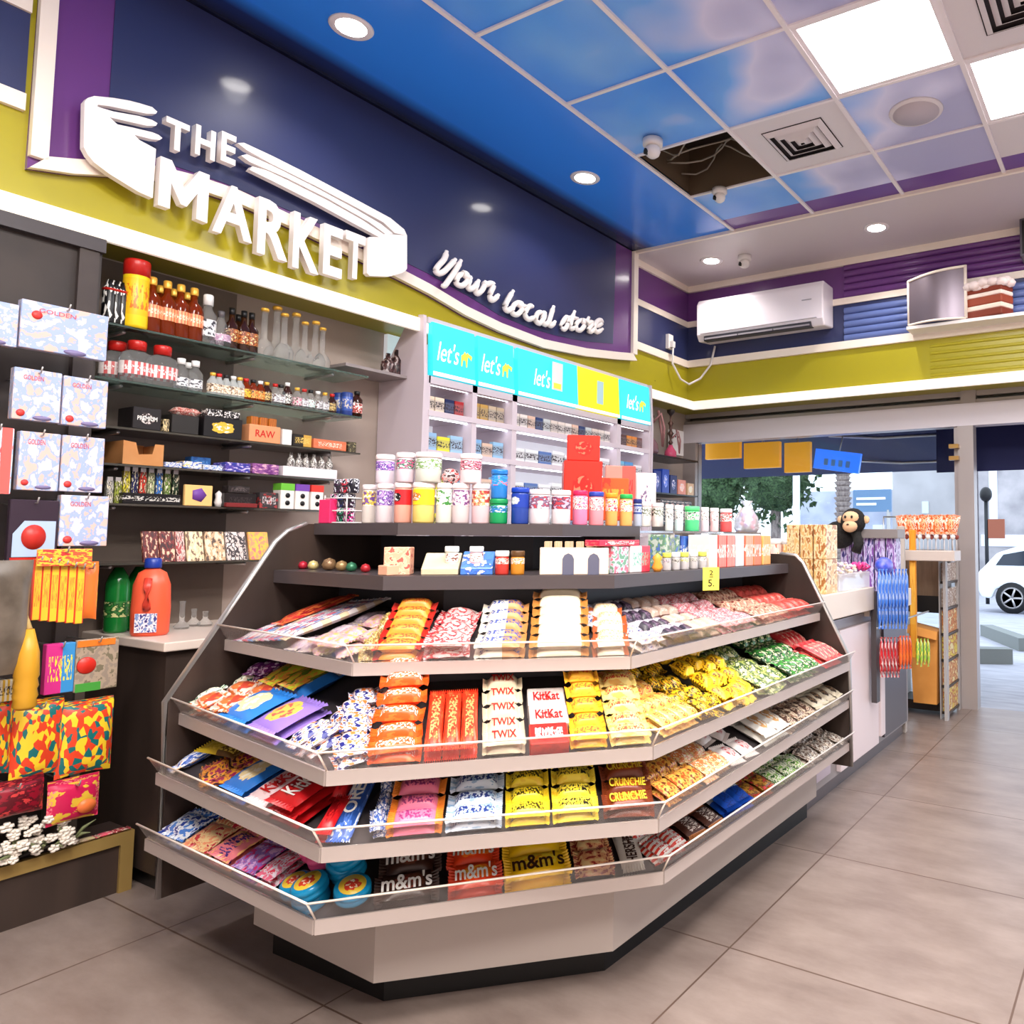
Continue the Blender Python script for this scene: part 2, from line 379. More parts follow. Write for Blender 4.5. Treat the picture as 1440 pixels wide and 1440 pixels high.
for c_ in range(0, 10):
    for r_ in range(-8, 5):
        if (c_, r_) in fx: continue
        x0 = GX0+.6*c_; y0 = GY0+.6*r_; x1 = min(x0+.6, 3.2)
        if r_ == 4: b.box(x0, x1, y0, y0+.42, CEIL, CEIL+.02, 0 if c_ < 3 else 2); b.box(x0, x1, y0+.42, y0+.6, CEIL, CEIL+.02, 3)
        else: b.box(x0, x1, y0, y0+.6, CEIL, CEIL+.02, 2 if c_ > 3 and (c_*7+r_*3) % 3 else 0)
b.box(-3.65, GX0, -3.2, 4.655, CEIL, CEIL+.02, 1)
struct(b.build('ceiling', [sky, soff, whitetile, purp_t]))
b = MB(); b.box(-3.65, 3.2, 4.655, 5.6, CEIL, CEIL+.02); struct(b.build('ceiling_front_soffit', greysoff))
struct(MB().box(GX0-.1, GX0+.7, GY0+1.7, GY0+2.5, CEIL+.3, CEIL+.32).box(-3.75, 3.3, -3.3, 6.2, CEIL+.4, CEIL+.5).build('ceiling_slab', mat('dark_plenum', srgb(40, 32, 26), .9)))
trim('trim_13', (GX0, GX0+.61, GY0+1.8, GY0+1.81, CEIL, CEIL+.3), (GX0, GX0+.61, GY0+2.39, GY0+2.4, CEIL, CEIL+.3), (GX0-.01, GX0, GY0+1.8, GY0+2.4, CEIL, CEIL+.3), (GX0+.6, GX0+.61, GY0+1.8, GY0+2.4, CEIL, CEIL+.3), m=mat('brown_plenum_side', srgb(96, 78, 60), .9))
b = MB()
for c_ in range(0, 10): x = GX0+.6*c_; b.box(x-.011, x+.011, -3.2, 4.655, CEIL-.012, CEIL+.001)
for r_ in range(-8, 5): y = GY0+.6*r_; b.box(GX0, 3.2, y-.009, y+.009, CEIL-.009, CEIL+.001)
struct(b.build('trim_14', tb))
trim('trim_15', (-3.3, 3.2, 4.648, 4.672, CEIL-.022, CEIL+.001))

# LED panels: a visible pair, the others unseen and added for fill
for k, (c_, r_) in enumerate(PANELS):
    x = GX0+.6*c_+.3; y = GY0+.6*r_+.3
    t = empty('ceiling_light_panel', (x, y, CEIL))
    lb = {0: 'large square white ceiling light panel beside the printed cloud tiles', 1: 'square ceiling light panel at the right edge beyond the round speaker'}.get(k)
    tag(t, lb or 'unseen square ceiling light panel added for fill over the shop floor', 'ceiling light', 'square light panels in the ceiling grid')
    MB().box(-.27, .27, -.27, .27, .0, .01).build('diffuser', mat('lit_diffuser', (1, 1, 1), .5, emit=(1, .99, .97), es=9), t)
    f = MB()
    for q in ((-.295, .295, -.295, -.268), (-.295, .295, .268, .295), (-.295, -.268, -.268, .268), (.268, .295, -.268, .268)): f.box(*q, -.006, .012)
    f.build('frame', tb, t)
for k, (x, y) in enumerate(DOWN):
    t = empty('recessed_downlight', (x, y, CEIL))
    lb = ['round recessed downlight in the blue soffit behind the camera', 'round recessed downlight in the blue soffit above the big sign', 'round recessed downlight in the blue soffit above the slogan', 'round downlight in the grey soffit beside the black-eyed camera', 'round downlight in the grey soffit right of the air conditioner', 'round downlight in the grey soffit furthest right'][k]
    tag(t, lb, 'downlight', 'recessed downlights along the soffits')
    MB().lathe([(.062, -.004), (.085, -.006), (.09, 0), (.062, 0)], n=28, cap=False).build('trim_ring', tb, t)
    MB().lathe([(0, -.003), (.064, -.003), (.064, .0), (0, 0)], n=28).build('lens', mat('lit_lens', (1, 1, 1), .5, emit=(1, .95, .9), es=14), t)
# vents
def vent(c_, r_, label):
    x = GX0+.6*c_+.3; y = GY0+.6*r_+.3; t = empty('ceiling_vent', (x, y, CEIL)); tag(t, label, 'air vent', 'square ceiling air vents')
    MB().box(-.29, .29, -.29, .29, .0, .01).build('face_plate', whitetile, t)
    MB().box(-.17, .17, -.17, .17, -.003, 0.001).build('dark_throat', mat('vent_dark', srgb(40, 34, 38), .8), t)
    for i in range(4):
        s = .165-.042*i; q = MB()
        def fr(a, bb, z0, z1):
            for sx, sy in ((1, 0), (-1, 0), (0, 1), (0, -1)):
                if sx: vs = [(sx*a, -a, z1), (sx*a, a, z1), (sx*bb, bb, z0), (sx*bb, -bb, z0)]
                else: vs = [(-a, sy*a, z1), (a, sy*a, z1), (bb, sy*bb, z0), (-bb, sy*bb, z0)]
                q.prism(vs, (0, 0, .003))
        fr(s, s-.027, -.022, -.004); q.build('louvre', whitetile, t)
vent(1, 3, 'square white air vent beside the open ceiling hole')
vent(3, 2, 'square white air vent between the two big light panels')
# speaker
t = tag(empty('ceiling_speaker', (*onZ(1288, 157, CEIL).xy, CEIL)), 'round flat ceiling speaker in a cloud printed tile', 'speaker')
MB().lathe([(.115, -.012), (.13, -.008), (.135, 0), (.115, 0)], n=32, cap=False).build('rim', whitetile, t)
MB().lathe([(0, -.012), (.115, -.012), (.115, 0), (0, 0)], n=32).build('grille', mat('speaker_grille', srgb(196, 186, 196), .7), t)
# cables in the hole
b = MB(); hx, hy = GX0+.3, GY0+2.1
for k in range(4):
    pts = [Vector((hx-.28+.56*i/9, hy-.2+.13*k+.08*math.sin(i*.9+k*2), CEIL+.05+.05*math.cos(i*.8+k)+.03*k)) for i in range(10)]
    b.tube(pts, .005, 6)
tag(b.build('loose_cable_bundle', mat('pale_cable', srgb(150, 140, 128), .6)), 'loose grey cables hanging in the open ceiling hole', 'cable')
# dome cameras
def dome(X, Y, z, label, s=1, aim=-.6):
    p = onZ(X, Y, z); t = tag(empty('security_camera', (p.x, p.y, z), aim), label, 'security camera')
    MB().lathe([(0, 0), (.055*s, 0), (.055*s, -.03*s), (.05*s, -.038*s), (0, -.038*s)], n=20).build('base', white, t)
    MB().lathe([(0, -.1*s), (.02*s, -.098*s), (.036*s, -.085*s), (.043*s, -.065*s), (.04*s, -.045*s), (.03*s, -.036*s)], n=20).build('eyeball', white, t)
    MB().lathe([(0, -.052*s), (.016*s, -.048*s), (.018*s, -.03*s)], c=(0, 0, -.072*s), n=14, axis='y').build('lens', black, t)
dome(918, 197, CEIL-.01, 'white dome security camera at the corner of the open ceiling hole')
dome(1012, 266, CEIL-.01, 'white dome security camera just beyond the open ceiling hole', .85)
dome(1047, 360, CEIL, 'white dome security camera in grey soffit above the air conditioner', .95)

# ---------------------------------------------------------------- window wall, door frame
b = MB(); b.box(-3.65, 3.2, 5.93, 6.05, 2.1, 2.27)
tag(b.build('door_header', mat('lavender_header', srgb(214, 206, 214), .35)), 'long pale sliding door header box across the shop front', 'door track')
alu = mat('grey_aluminium_frame', srgb(168, 158, 156), .4, .3)
trim('trim_16', (-3.65, -3.52, 5.93, 6.05, 0, 2.1), (-3.65, 3.2, 5.95, 6.0, 2.27, 2.3), (-3.65, 3.2, 5.97, 6.03, 2.33, 2.4), m=alu)
struct(MB().box(-1.215, -1.1, 5.93, 6.05, 0, 2.1).box(-1.245, -1.215, 5.95, 6.0, 0, 2.1).build('door_1', alu))
trim('trim_17', (-1.19, -1.08, 5.94, 6.0, 2.27, 2.4), m=alu)
struct(MB().box(-3.52, -1.245, 5.98, 5.99, 0.02, 2.1).build('window_1', glass))
struct(MB().box(-3.6, 3.1, 5.985, 5.99, 2.3, 2.33).build('window_2', glass))
struct(MB().box(-3.65, 3.2, 6.05, 6.15, 2.27, 3.45).build('wall_front', mat('outer_wall', srgb(120, 110, 108), .7)))
# hinge clamps on post
for z_, l_ in ((1.93, 'upper'), (1.84, 'lower')): tag(MB().box(-1.27, -1.2, 5.88, 5.93, z_, z_+.03).build('door_clamp', mat('brass', srgb(190, 150, 90), .3, .9)), l_+' small brass clamp near the top of the door post', 'hinge', 'brass clamps on the door post')
# ---------------------------------------------------------------- sign lettering
sw = mat('white_sign_letters', srgb(255, 246, 242), .4)
def crop_px(pts, s, ox, oy, x): return [onX(a/s+ox, b/s+oy, x) for a, b in pts]
def tri_prism(mb, pts, dx):
    """concave outline in a plane x=const filled by the tessellator, extruded by dx"""
    from mathutils.geometry import tessellate_polygon
    n = len(pts); t = tessellate_polygon([[Vector((p.y, p.z, 0)) for p in pts]])
    f = [tuple(q) for q in t]+[tuple(n+i for i in q[::-1]) for q in t]+[(k, (k+1) % n, n+(k+1) % n, n+k) for k in range(n)]
    mb.add(list(pts)+[p+Vector((dx, 0, 0)) for p in pts], f)
XS = -3.275
root = empty('store_sign', (-3.32, 1.9, 2.53)); tag(root, 'big white raised shop name sign with wing shapes on the navy board', 'sign')
root_inv = lambda o: setattr(o, 'matrix_parent_inverse', Matrix.Translation(-Vector(root.location)))
wing = [(75, 90), (100, 60), (150, 45), (300, 60), (420, 80), (500, 100), (600, 130), (640, 165), (630, 182), (560, 182), (400, 150), (260, 122), (180, 113), (173, 125), (200, 136), (300, 165), (500, 200), (600, 230), (642, 255), (630, 275), (560, 275), (400, 240), (270, 210), (330, 265), (450, 290), (600, 325), (650, 345), (680, 370), (660, 385), (600, 380), (460, 345), (500, 385), (630, 455), (605, 835), (500, 790), (400, 730), (270, 650), (150, 560), (100, 500), (68, 440)]
mb = MB(); tri_prism(mb, crop_px(wing, 5.538, 100, 130, XS), .03); o = mb.build('left_wing', sw, root); root_inv(o)
mb = MB()
for P_ in ([(45, 70), (90, 68), (300, 165), (500, 265), (900, 475), (1150, 608), (1250, 690), (1270, 735), (1180, 716), (1100, 640), (900, 530), (600, 372), (300, 225), (110, 120)],
           [(70, 160), (110, 150), (300, 235), (600, 385), (900, 545), (1080, 650), (1170, 722), (1112, 722), (1000, 640), (700, 470), (400, 320), (130, 205)],
           [(130, 262), (150, 238), (250, 265), (400, 335), (700, 485), (950, 625), (1105, 728), (1070, 747), (900, 657), (600, 495), (300, 345)],
           [(985, 760), (1000, 744), (1075, 746), (1110, 722), (1270, 733), (1270, 970), (1262, 985), (1235, 1003), (1140, 1030), (1000, 1025), (980, 1005)]):
    tri_prism(mb, crop_px(P_, 5.143, 320, 190, XS), .03)
o = mb.build('right_wing', sw, root); root_inv(o)
def sign_text(s, y0, y1, z0, z1, name, bold=.028):
    """one letter at a time, each a raised solid"""
    o = text(s, y1-y0, z1-z0, sw, root, name=name, bold=bold, ext=.5, depth=.035); root_inv(o)
    o.location = (XS+.012, (y0+y1)/2, (z0+z1)/2); o.rotation_euler = FACE_X; return o
for ch, y0, y1 in (('T', 1.447, 1.53), ('H', 1.553, 1.628), ('E', 1.65, 1.708)):
    k = (y0-1.44)/.27; sign_text(ch, y0, y1, 2.742+.045*k, 2.862+.05*k, 'letter')
tops = [2.69, 2.70, 2.70, 2.70, 2.695, 2.69]; bots = [2.505, 2.475, 2.44, 2.43, 2.455, 2.497]
mb = MB(); m0, m1, n0, n1 = 1.435, 1.612, 2.505, 2.697
tri_prism(mb, [Vector((XS-.006, m0+(m1-m0)*a, n0+(n1-n0)*b_)) for a, b_ in [(0, 0), (0, 1), (.22, 1), (.5, .52), (.78, 1), (1, 1), (1, -.04), (.77, -.02), (.77, .52), (.56, .16), (.44, .17), (.23, .54), (.23, 0)]], .035)
o = mb.build('letter', sw, root); root_inv(o)
for ch, y0, y1, a, b_ in (('A', 1.632, 1.79, 2.475, 2.69), ('R', 1.812, 1.945, 2.445, 2.69), ('K', 1.968, 2.092, 2.432, 2.685), ('E', 2.112, 2.207, 2.447, 2.683), ('T', 2.222, 2.325, 2.47, 2.69)):
    sign_text(ch, y0, y1, a, b_, 'letter')
slog = empty('slogan_sign', (-3.318, 3.5, 2.6)); tag(slog, 'white raised script slogan on the navy board right of the shop name', 'sign')
W = {'Y': [[(135, 110), (118, 165), (75, 215), (62, 245), (80, 262), (115, 250), (160, 205), (195, 165)], [(232, 172), (195, 240), (150, 305), (120, 345), (108, 330)]],
     'o': [[(245, 258), (208, 288), (202, 330), (238, 345), (275, 310), (270, 270), (245, 258), (268, 285), (300, 288)]],
     'u': [[(300, 288), (278, 340), (290, 368), (322, 352), (352, 308)], [(352, 308), (328, 368), (342, 398), (375, 372), (398, 315)]],
     'r': [[(398, 315), (390, 340), (432, 328), (450, 345), (428, 400), (432, 440), (458, 435), (485, 405)]],
     'l': [[(585, 378), (550, 435), (528, 490), (548, 515), (580, 485)]],
     'o2': [[(625, 455), (585, 480), (578, 528), (610, 540), (642, 505), (638, 465), (608, 462), (632, 480), (668, 480)]],
     'c': [[(718, 485), (690, 485), (662, 535), (688, 572), (735, 552)]],
     'a': [[(785, 525), (750, 530), (735, 575), (762, 600), (790, 562), (797, 525), (780, 580), (800, 608), (828, 582)]],
     'l2': [[(858, 482), (838, 545), (824, 600), (842, 615), (868, 585)]],
     's': [[(902, 615), (935, 565), (948, 560), (952, 600), (932, 638), (908, 628)]],
     't': [[(1000, 515), (972, 595), (975, 635), (1000, 625)], [(962, 556), (1022, 566)]],
     'o3': [[(1045, 572), (1012, 598), (1010, 636), (1038, 645), (1064, 612), (1052, 578), (1088, 588)]],
     'r2': [[(1095, 556), (1082, 598), (1112, 590), (1116, 602), (1092, 642), (1110, 655), (1135, 628)]],
     'e': [[(1142, 622), (1180, 600), (1172, 576), (1145, 590), (1130, 630), (1150, 658), (1188, 636)]]}
for k, strokes in W.items():
    mb = MB()
    for st in strokes:
        # smooth the stroke
        q = [Vector((a, b_)) for a, b_ in st]; sm = []
        for i in range(len(q)-1):
            p0 = q[max(i-1, 0)]; p1 = q[i]; p2 = q[i+1]; p3 = q[min(i+2, len(q)-1)]
            for t in (0, .25, .5, .75): sm.append(.5*((2*p1)+(p2-p0)*t+(2*p0-5*p1+4*p2-p3)*t*t+(3*p1-p0-3*p2+p3)*t**3))
        sm.append(q[-1]); n_ = len(sm)
        mb.tube([onX(p.x/4.8+600, p.y/4.8+330, -3.285) for p in sm], .014, 8, rs=[.0165 if 1 < i < n_-2 else .011 for i in range(n_)])
    o = mb.build('letter', sw, slog); o.matrix_parent_inverse = Matrix.Translation(-Vector(slog.location))

# ---------------------------------------------------------------- candy display stand (gondola)
XL, YR = -2.6, 3.3
gond = empty('candy_display_stand', (-1.9, 2.3, 0)); tag(gond, 'large dark stepped sweet display stand with clear lipped trays and white base', 'display stand')
GI = Matrix.Translation(-Vector(gond.location))
def gpart(o): o.parent = gond; o.matrix_parent_inverse = GI; return o
def pr_poly(name, m, pts, z0, z1):
    return MB().prism([Vector((x, y, z0)) for x, y in pts], (0, 0, z1-z0)).build(name, m)
beige = mat('pale_grey_base_panel', srgb(176, 164, 157), .4)
gpart(pr_poly('base_panel', beige, [(-2.33, 1.385), (-1.762, 1.366), (-1.322, 1.80), (-1.31, 3.29), (-2.33, 3.29)], .1, .345))
gpart(pr_poly('kick_plate', black, [(-2.31, 1.435), (-1.82, 1.445), (-1.395, 1.86), (-1.355, 3.29), (-2.31, 3.29)], 0, .1))
TR = {4: (.33, [(XL, 1.215), (-1.72, 1.168), (-1.16, 1.80), (-1.165, YR)]), 3: (.515, [(XL, 1.235), (-1.665, 1.14), (-1.10, 1.68), (-1.165, YR)]),
      2: (.68, [(XL, 1.29), (-1.68, 1.155), (-1.146, 1.72), (-1.16, YR)]), 1: (.89, [(XL, 1.415), (-1.845, 1.335), (-1.284, 1.81), (-1.30, YR)])}
def offset(poly, d):
    """shift the three front edges inward by d, ends stay on the side panels"""
    segs = []
    for a, b_ in zip(poly[:-1], poly[1:]):
        a = Vector(a); b_ = Vector(b_); t = (b_-a).normalized(); nrm = Vector((-t.y, t.x)); segs.append((a+nrm*d, t))
    def isx(s1, s2):
        (p, t), (q, u) = s1, s2; k = ((q-p).x*u.y-(q-p).y*u.x)/(t.x*u.y-t.y*u.x); return p+t*k
    p0 = segs[0][0]+segs[0][1]*((XL-segs[0][0].x)/segs[0][1].x); p3 = segs[2][0]+segs[2][1]*((YR-segs[2][0].y)/segs[2][1].y)
    return [p0, isx(segs[0], segs[1]), isx(segs[1], segs[2]), p3]
DEP, RISE = .37, .15
inner = [Vector(p) for p in ((XL, 1.66), (-2.17, 1.62), (-1.73, 2.12), (-1.73, YR))]
# back boards (bluish charcoal) behind the trays, full height
backm = mat('charcoal_back_board', srgb(58, 56, 62), .45)
bp = offset(TR[2][1], DEP-.005)
gpart(MB().prism([Vector((p.x, p.y, .345)) for p in bp]+[Vector((XL+.3, YR, .345)), Vector((XL+.02, 1.9, .345))], (0, 0, .40)).build('core', backm))
bq = offset(TR[2][1], DEP+.01)
gpart(MB().prism([Vector((p.x, p.y, .7)) for p in bq]+[Vector((XL+.3, YR, .7)), Vector((XL+.02, 1.98, .7))], (0, 0, .25)).build('back_board', backm))
TF = {}
for i, (z, poly) in TR.items():
    RISE = .115 if i == 1 else .15
    back = offset(poly, DEP); b = MB(); th = .012
    for k in range(3):
        a, b_ = Vector((*poly[k], z)), Vector((*poly[k+1], z)); c_, d_ = Vector((*back[k+1], z+RISE)), Vector((*back[k], z+RISE))
        b.prism([a, b_, c_, d_], (0, 0, -th))
        u = (b_-a).normalized(); v = (Vector((-u.y, u.x, 0))*DEP+Vector((0, 0, RISE))).normalized(); TF[(i, k)] = (a, u, v, u.cross(v), (b_-a).length)
    tray = gpart(b.build('tray', darkgrey))
    lip = MB(); strip = MB(); o_ = .022
    out = offset(poly, -.03); out2 = offset(poly, -.012)
    for k in range(3):
        a, b_ = Vector((*poly[k], z+.022)), Vector((*poly[k+1], z+.022)); A, B_ = Vector((*out[k], z+.072)), Vector((*out[k+1], z+.072))
        nn = (B_-A).cross(a-A).normalized()*.003
        lip.prism([a, b_, B_, A], nn)
        a0, b0 = Vector((*poly[k], z-.012)), Vector((*poly[k+1], z-.012)); nn = Vector(((b_-a).y, -(b_-a).x, 0)).normalized()*.006
        strip.prism([a0, b0, b_, a], nn)
    for nm, mb_, mm in (('clear_lip', lip, acrylic), ('price_strip', strip, mat('pale_price_strip', srgb(182, 168, 162), .35))):
        o = mb_.build(nm, mm, tray)
    # bright upper edge of the clear lip
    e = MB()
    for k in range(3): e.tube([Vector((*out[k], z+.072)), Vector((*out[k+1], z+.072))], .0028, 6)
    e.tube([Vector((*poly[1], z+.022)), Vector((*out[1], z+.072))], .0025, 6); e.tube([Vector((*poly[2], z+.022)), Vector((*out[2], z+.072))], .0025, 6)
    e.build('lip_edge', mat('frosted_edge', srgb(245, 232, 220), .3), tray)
# side panels: profile (y or x, z)
prof = [(1.262, .16), (1.252, .74), (1.57, 1.225), (1.61, 1.262), (1.68, 1.29), (2.05, 1.29), (2.05, .16)]
sp_ = MB().prism([Vector((XL-.018, y, z)) for y, z in prof], (.018, 0, 0)).build('side_panel', dark); gpart(sp_)
o = MB().tube([(XL-.009, y-.004, z) for y, z in prof[:5]], .010, 8).build('metal_edge', silver, sp_)
profr = [(-1.157, .25), (-1.164, .725), (-1.385, 1.135), (-1.42, 1.168), (-1.5, 1.175), (-2.2, 1.175), (-2.2, .25)]
sr_ = MB().prism([Vector((x, YR, z)) for x, z in profr], (0, .018, 0)).build('side_panel', dark); gpart(sr_)
MB().tube([(x+.004, YR+.009, z) for x, z in profr[:5]], .010, 8).build('metal_edge', silver, sr_)
# middle shelf, its back and the top shelf
sh = [Vector(p) for p in ((XL, 1.56), (-1.98, 1.52), (-1.47, 1.98), (-1.45, YR))]
shm = mat('dark_shelf_edge', srgb(74, 66, 68), .35)
gpart(MB().prism([Vector((p.x, p.y, 1.088)) for p in sh]+[Vector((-2.2, YR, 1.088)), Vector((XL, 2.2, 1.088))], (0, 0, .042)).build('middle_shelf', shm))
tp = [Vector(p) for p in ((XL, 1.70), (-2.1, 1.66), (-1.72, 2.02), (-1.70, 2.45))]
gpart(MB().prism([Vector((p.x, p.y, 1.252)) for p in tp]+[Vector((-2.1, 2.45, 1.252)), Vector((-2.3, 2.3, 1.252)), Vector((XL, 2.1, 1.252))], (0, 0, .04)).build('top_shelf', shm))
b = MB(); bk = [(XL, 1.98), (-2.16, 1.95), (-1.96, 2.14), (-1.95, 2.42)]
for k in range(3):
    a, c_ = bk[k], bk[k+1]; b.prism([Vector((*a, .95)), Vector((*c_, .95)), Vector((*c_, 1.25)), Vector((*a, 1.25))], (-.01, .015, 0))
gpart(b.build('upper_back_board', backm)); gpart(MB().box(-1.96, -1.70, 2.42, 2.45, 1.13, 1.252).build('shelf_support', darkgrey))
b = MB(); b2 = offset(TR[1][1], DEP+.02)
for k in range(3):
    a, c_ = b2[k], b2[k+1]; b.prism([Vector((*a, .93)), Vector((*c_, .93)), Vector((*c_, 1.09)), Vector((*a, 1.09))], (-.01, .012, 0))
gpart(b.build('lower_back_board', backm))
# yellow price tag
p = onP(990, 808, Vector((-1.44, 2.6, 1.1)), Vector((1, 0, 0)))
t = tag(empty('price_tag', (p.x+.03, p.y, 1.1), 0), 'small yellow handwritten price tag clipped to the middle shelf edge', 'price tag')
t.rotation_euler = (0, 0, 1.0)
MB().box(-.034, .034, -.001, .001, -.045, .04).build('card', mat('yellow_card', srgb(250, 232, 90), .5), t)
for s, z_, h_ in (('2', .02, .018), ('-', .005, .003), ('5.', -.018, .026)): text(s, .016 if s != '5.' else .026, h_, ink, t, (0, -.0018, z_), FACE_NY)

# counter units continuing behind the stand (right)
YC = 3.32
cu = empty('service_counter', (-1.6, 4.2, 0)); tag(cu, 'pale service counter with stone top running on behind the sweet stand', 'counter')
def cpart(o, par=None): o.parent = par or cu; o.matrix_parent_inverse = Matrix.Translation(-Vector(cu.location)) if not par else Matrix(); return o
cpart(MB().box(-2.2, -1.36, YC, 5.0, .08, .84).build('carcass', mat('grey_aluminium_carcass', srgb(158, 150, 150), .35, .3)))
cpart(MB().box(-2.15, -1.39, YC, 4.98, 0, .08).build('plinth', mat('steel_plinth', srgb(120, 110, 112), .3, .7)))
cpart(bev(MB().box(-2.25, -1.30, YC, 4.12, .862, .985).build('worktop', mat('beige_stone_top', srgb(222, 206, 190), .3)), .004))
cpart(bev(MB().box(-2.25, -1.33, 4.13, 5.0, .82, .93).build('worktop', mat('beige_stone_top', srgb(222, 206, 190), .3)), .004))
for y0, y1, z0, z1 in ((3.40, 3.58, .45, .80), (3.40, 3.58, .12, .42)): cpart(MB().box(-1.365, -1.352, y0, y1, z0, z1).build('drawer_front', mat('mauve_laminate', srgb(186, 172, 184), .3)))
d = cpart(bev(MB().box(-1.36, -1.335, 3.68, 4.30, .10, .79).build('door', mat('pinkish_white_door', srgb(228, 212, 214), .3)), .003))
cpart(bev(MB().box(-1.36, -1.33, 4.33, 4.41, .13, .6).build('filler_panel', mat('pinkish_white_door', srgb(228, 212, 214), .3)), .003))
cpart(MB().box(-1.36, -1.345, 4.44, 4.92, .10, .78).build('drawer_front', mat('dark_steel_front', srgb(92, 84, 90), .3, .6)))
# ---------------------------------------------------------------- sweets on the trays
def u_at(i, k, X, v, h=.02):
    a, u, vv, n, L = TF[(i, k)]
    lo, hi = -.3, L+.3
    f = lambda s: px(a+u*s+vv*v+n*h)[0]
    for _ in range(40):
        m_ = (lo+hi)/2
        if f(m_) < X: lo = m_
        else: hi = m_
    return (lo+hi)/2
_proto = {}
def proto(kind, l, w, h, m, text_=None, tm=None, fold=False):
    """one wrapped sweet: long axis x, lying on z=0"""
    key = (kind, round(l, 3), round(w, 3), round(h, 3), m.name, text_)
    if key in _proto: return _proto[key], True
    mb = MB(); nm = {'bar': 'chocolate_bar', 'bag': 'sweet_packet', 'box': 'sweet_box', 'tube': 'biscuit_tube', 'stick': 'candy_stick', 'roll': 'bubble_gum_tin', 'tin': 'bubble_gum_tin'}[kind]
    if kind == 'bar': mb.pillow(w, l, h, 2, 8, 6, fin=min(.014, l*.1))
    elif kind == 'bag': mb.pillow(w, l, h, 1, 8, 8, fin=min(.016, l*.12), wob=.0012)
    elif kind == 'stick': mb.pillow(w, l, h, 1.5, 8, 4, fin=.01)
    elif kind == 'tube': mb.lathe([(h*.3, -l/2), (h*.5, -l/2+.008), (h*.5, l/2-.008), (h*.3, l/2)], c=(0, 0, h*.5), n=12, axis='x')
    elif kind == 'box': mb.box(-l/2, l/2, -w/2, w/2, 0, h)
    if kind == 'roll':
        r = w/2; mb.lathe([(r*.8, 0), (r*.97, h*.12), (r, h*.35), (r*.94, h*.47), (r*.94, h*.53), (r, h*.65), (r*.97, h*.88), (r*.78, h), (0, h)], n=24)
    e = mb.build(nm, m)
    if kind == 'box': bev(e, min(.003, h*.2), 1)
    if kind == 'roll':
        lb = MB().lathe([(0, h+.0012), (w*.36, h+.001), (w*.37, h-.001)], n=24, cap=False).build('printed_lid_sticker', tm, e)
    if text_:
        tz = h*(1.0 if kind == 'box' else .985)+.0012
        s, tw, th_, tmm = text_
        text(s, tw*l, th_*w, MATS[tmm], e, (0, 0, tz), name='printed_name', bold=.02)
    _proto[key] = e; return e, False
def tray_mtx(i, k, u, v, h, ang):
    a, U, V, N, L = TF[(i, k)]
    A = U*math.cos(ang)+V*math.sin(ang); B = -U*math.sin(ang)+V*math.cos(ang)
    m_ = Matrix((A, B, N)).transposed().to_4x4(); m_.translation = a+U*u+V*v+N*h; return m_
TN = {1: 'top', 2: 'second', 3: 'third', 4: 'bottom'}
def pile(i, k, X0, X1, kind, m, desc, place, cat='chocolate bar', rows=1, cols=1, v0=.03, dv=.05, axis='u', h=.018, lay=1, jit=.02, rz=0, txt=None, tm=None, gap=.98, tilt=0, skip=0, h0=.001, names=None):
    vm = v0+dv*.5
    L_ = TF[(i, k)][4]; u0, u1 = sorted((u_at(i, k, X0, vm), u_at(i, k, X1, vm)))
    if k == 0 and u0 < .015: u0 = .015; u1 = max(u1, .05)
    if k == 2: u1 = min(u1, L_-.03); u0 = min(u0, u1-.05)
    cw = (u1-u0)/cols; n = 0
    items = [(r, c_, y) for r in range(rows) for c_ in range(cols) for y in range(lay if r == 0 else 1)]
    top = {}
    for (r, c_, y) in items: top[(r, c_)] = max(top.get((r, c_), 0), y)
    tot = len(items)
    for (r, c_, y) in items:
        if axis == 'u': l, w_ = cw*gap, dv*gap; ang = 0
        else: l, w_ = dv*gap, cw*gap; ang = math.pi/2
        e, used = proto(kind, l, w_, h, m, txt if y == top[(r, c_)] else None, tm)
        u = u0+cw*(c_+.5)+R.uniform(-1, 1)*jit*.15; v = v0+dv*(r+.5)+R.uniform(-1, 1)*jit*.1
        M_ = tray_mtx(i, k, u, v, h0+h*y+r*rz+.0005*r, ang+tilt+R.uniform(-1, 1)*jit*3)
        if r > 0 and lay > 1: M_ = M_ @ Matrix.Diagonal((1, 1, 1.6, 1))
        o = clone(e) if used else e; o.matrix_world = M_
        o.name = {'chocolate bar': 'chocolate_bar', 'sweets': 'sweet_packet', 'wafers': 'wafer_packet', 'biscuits': 'biscuit_packet', 'candy': 'candy_stick'}[cat]
        bits = []
        if rows > 1: bits.append('front row' if r == 0 else 'back row' if r == rows-1 else ORD[r]+' row')
        if cols > 1: bits.append(('leftmost' if c_ == 0 else 'rightmost' if c_ == cols-1 else ORD[c_]+' from left') if cols != 2 else ('left' if c_ == 0 else 'right'))
        if top[(r, c_)] > 0: bits.append('on top' if y == top[(r, c_)] else 'underneath' if y == 0 else 'middle layer')
        lab = desc+(', '+' '.join(bits) if bits else '')+', '+place
        tag(o, lab, cat, '%s %s' % (desc.split(',')[0]+'s', place) if tot > 1 else None)
P = pack
redt = mat('red_print', srgb(200, 24, 24), .4); whitet = mat('white_print', srgb(250, 246, 240), .4); brownt = mat('brown_print', srgb(60, 30, 20), .4); yelt = mat('yellow_print', srgb(250, 214, 60), .4); blackt = mat('black_print', srgb(24, 20, 22), .4); navyt = mat('navy_print', srgb(30, 40, 110), .4)
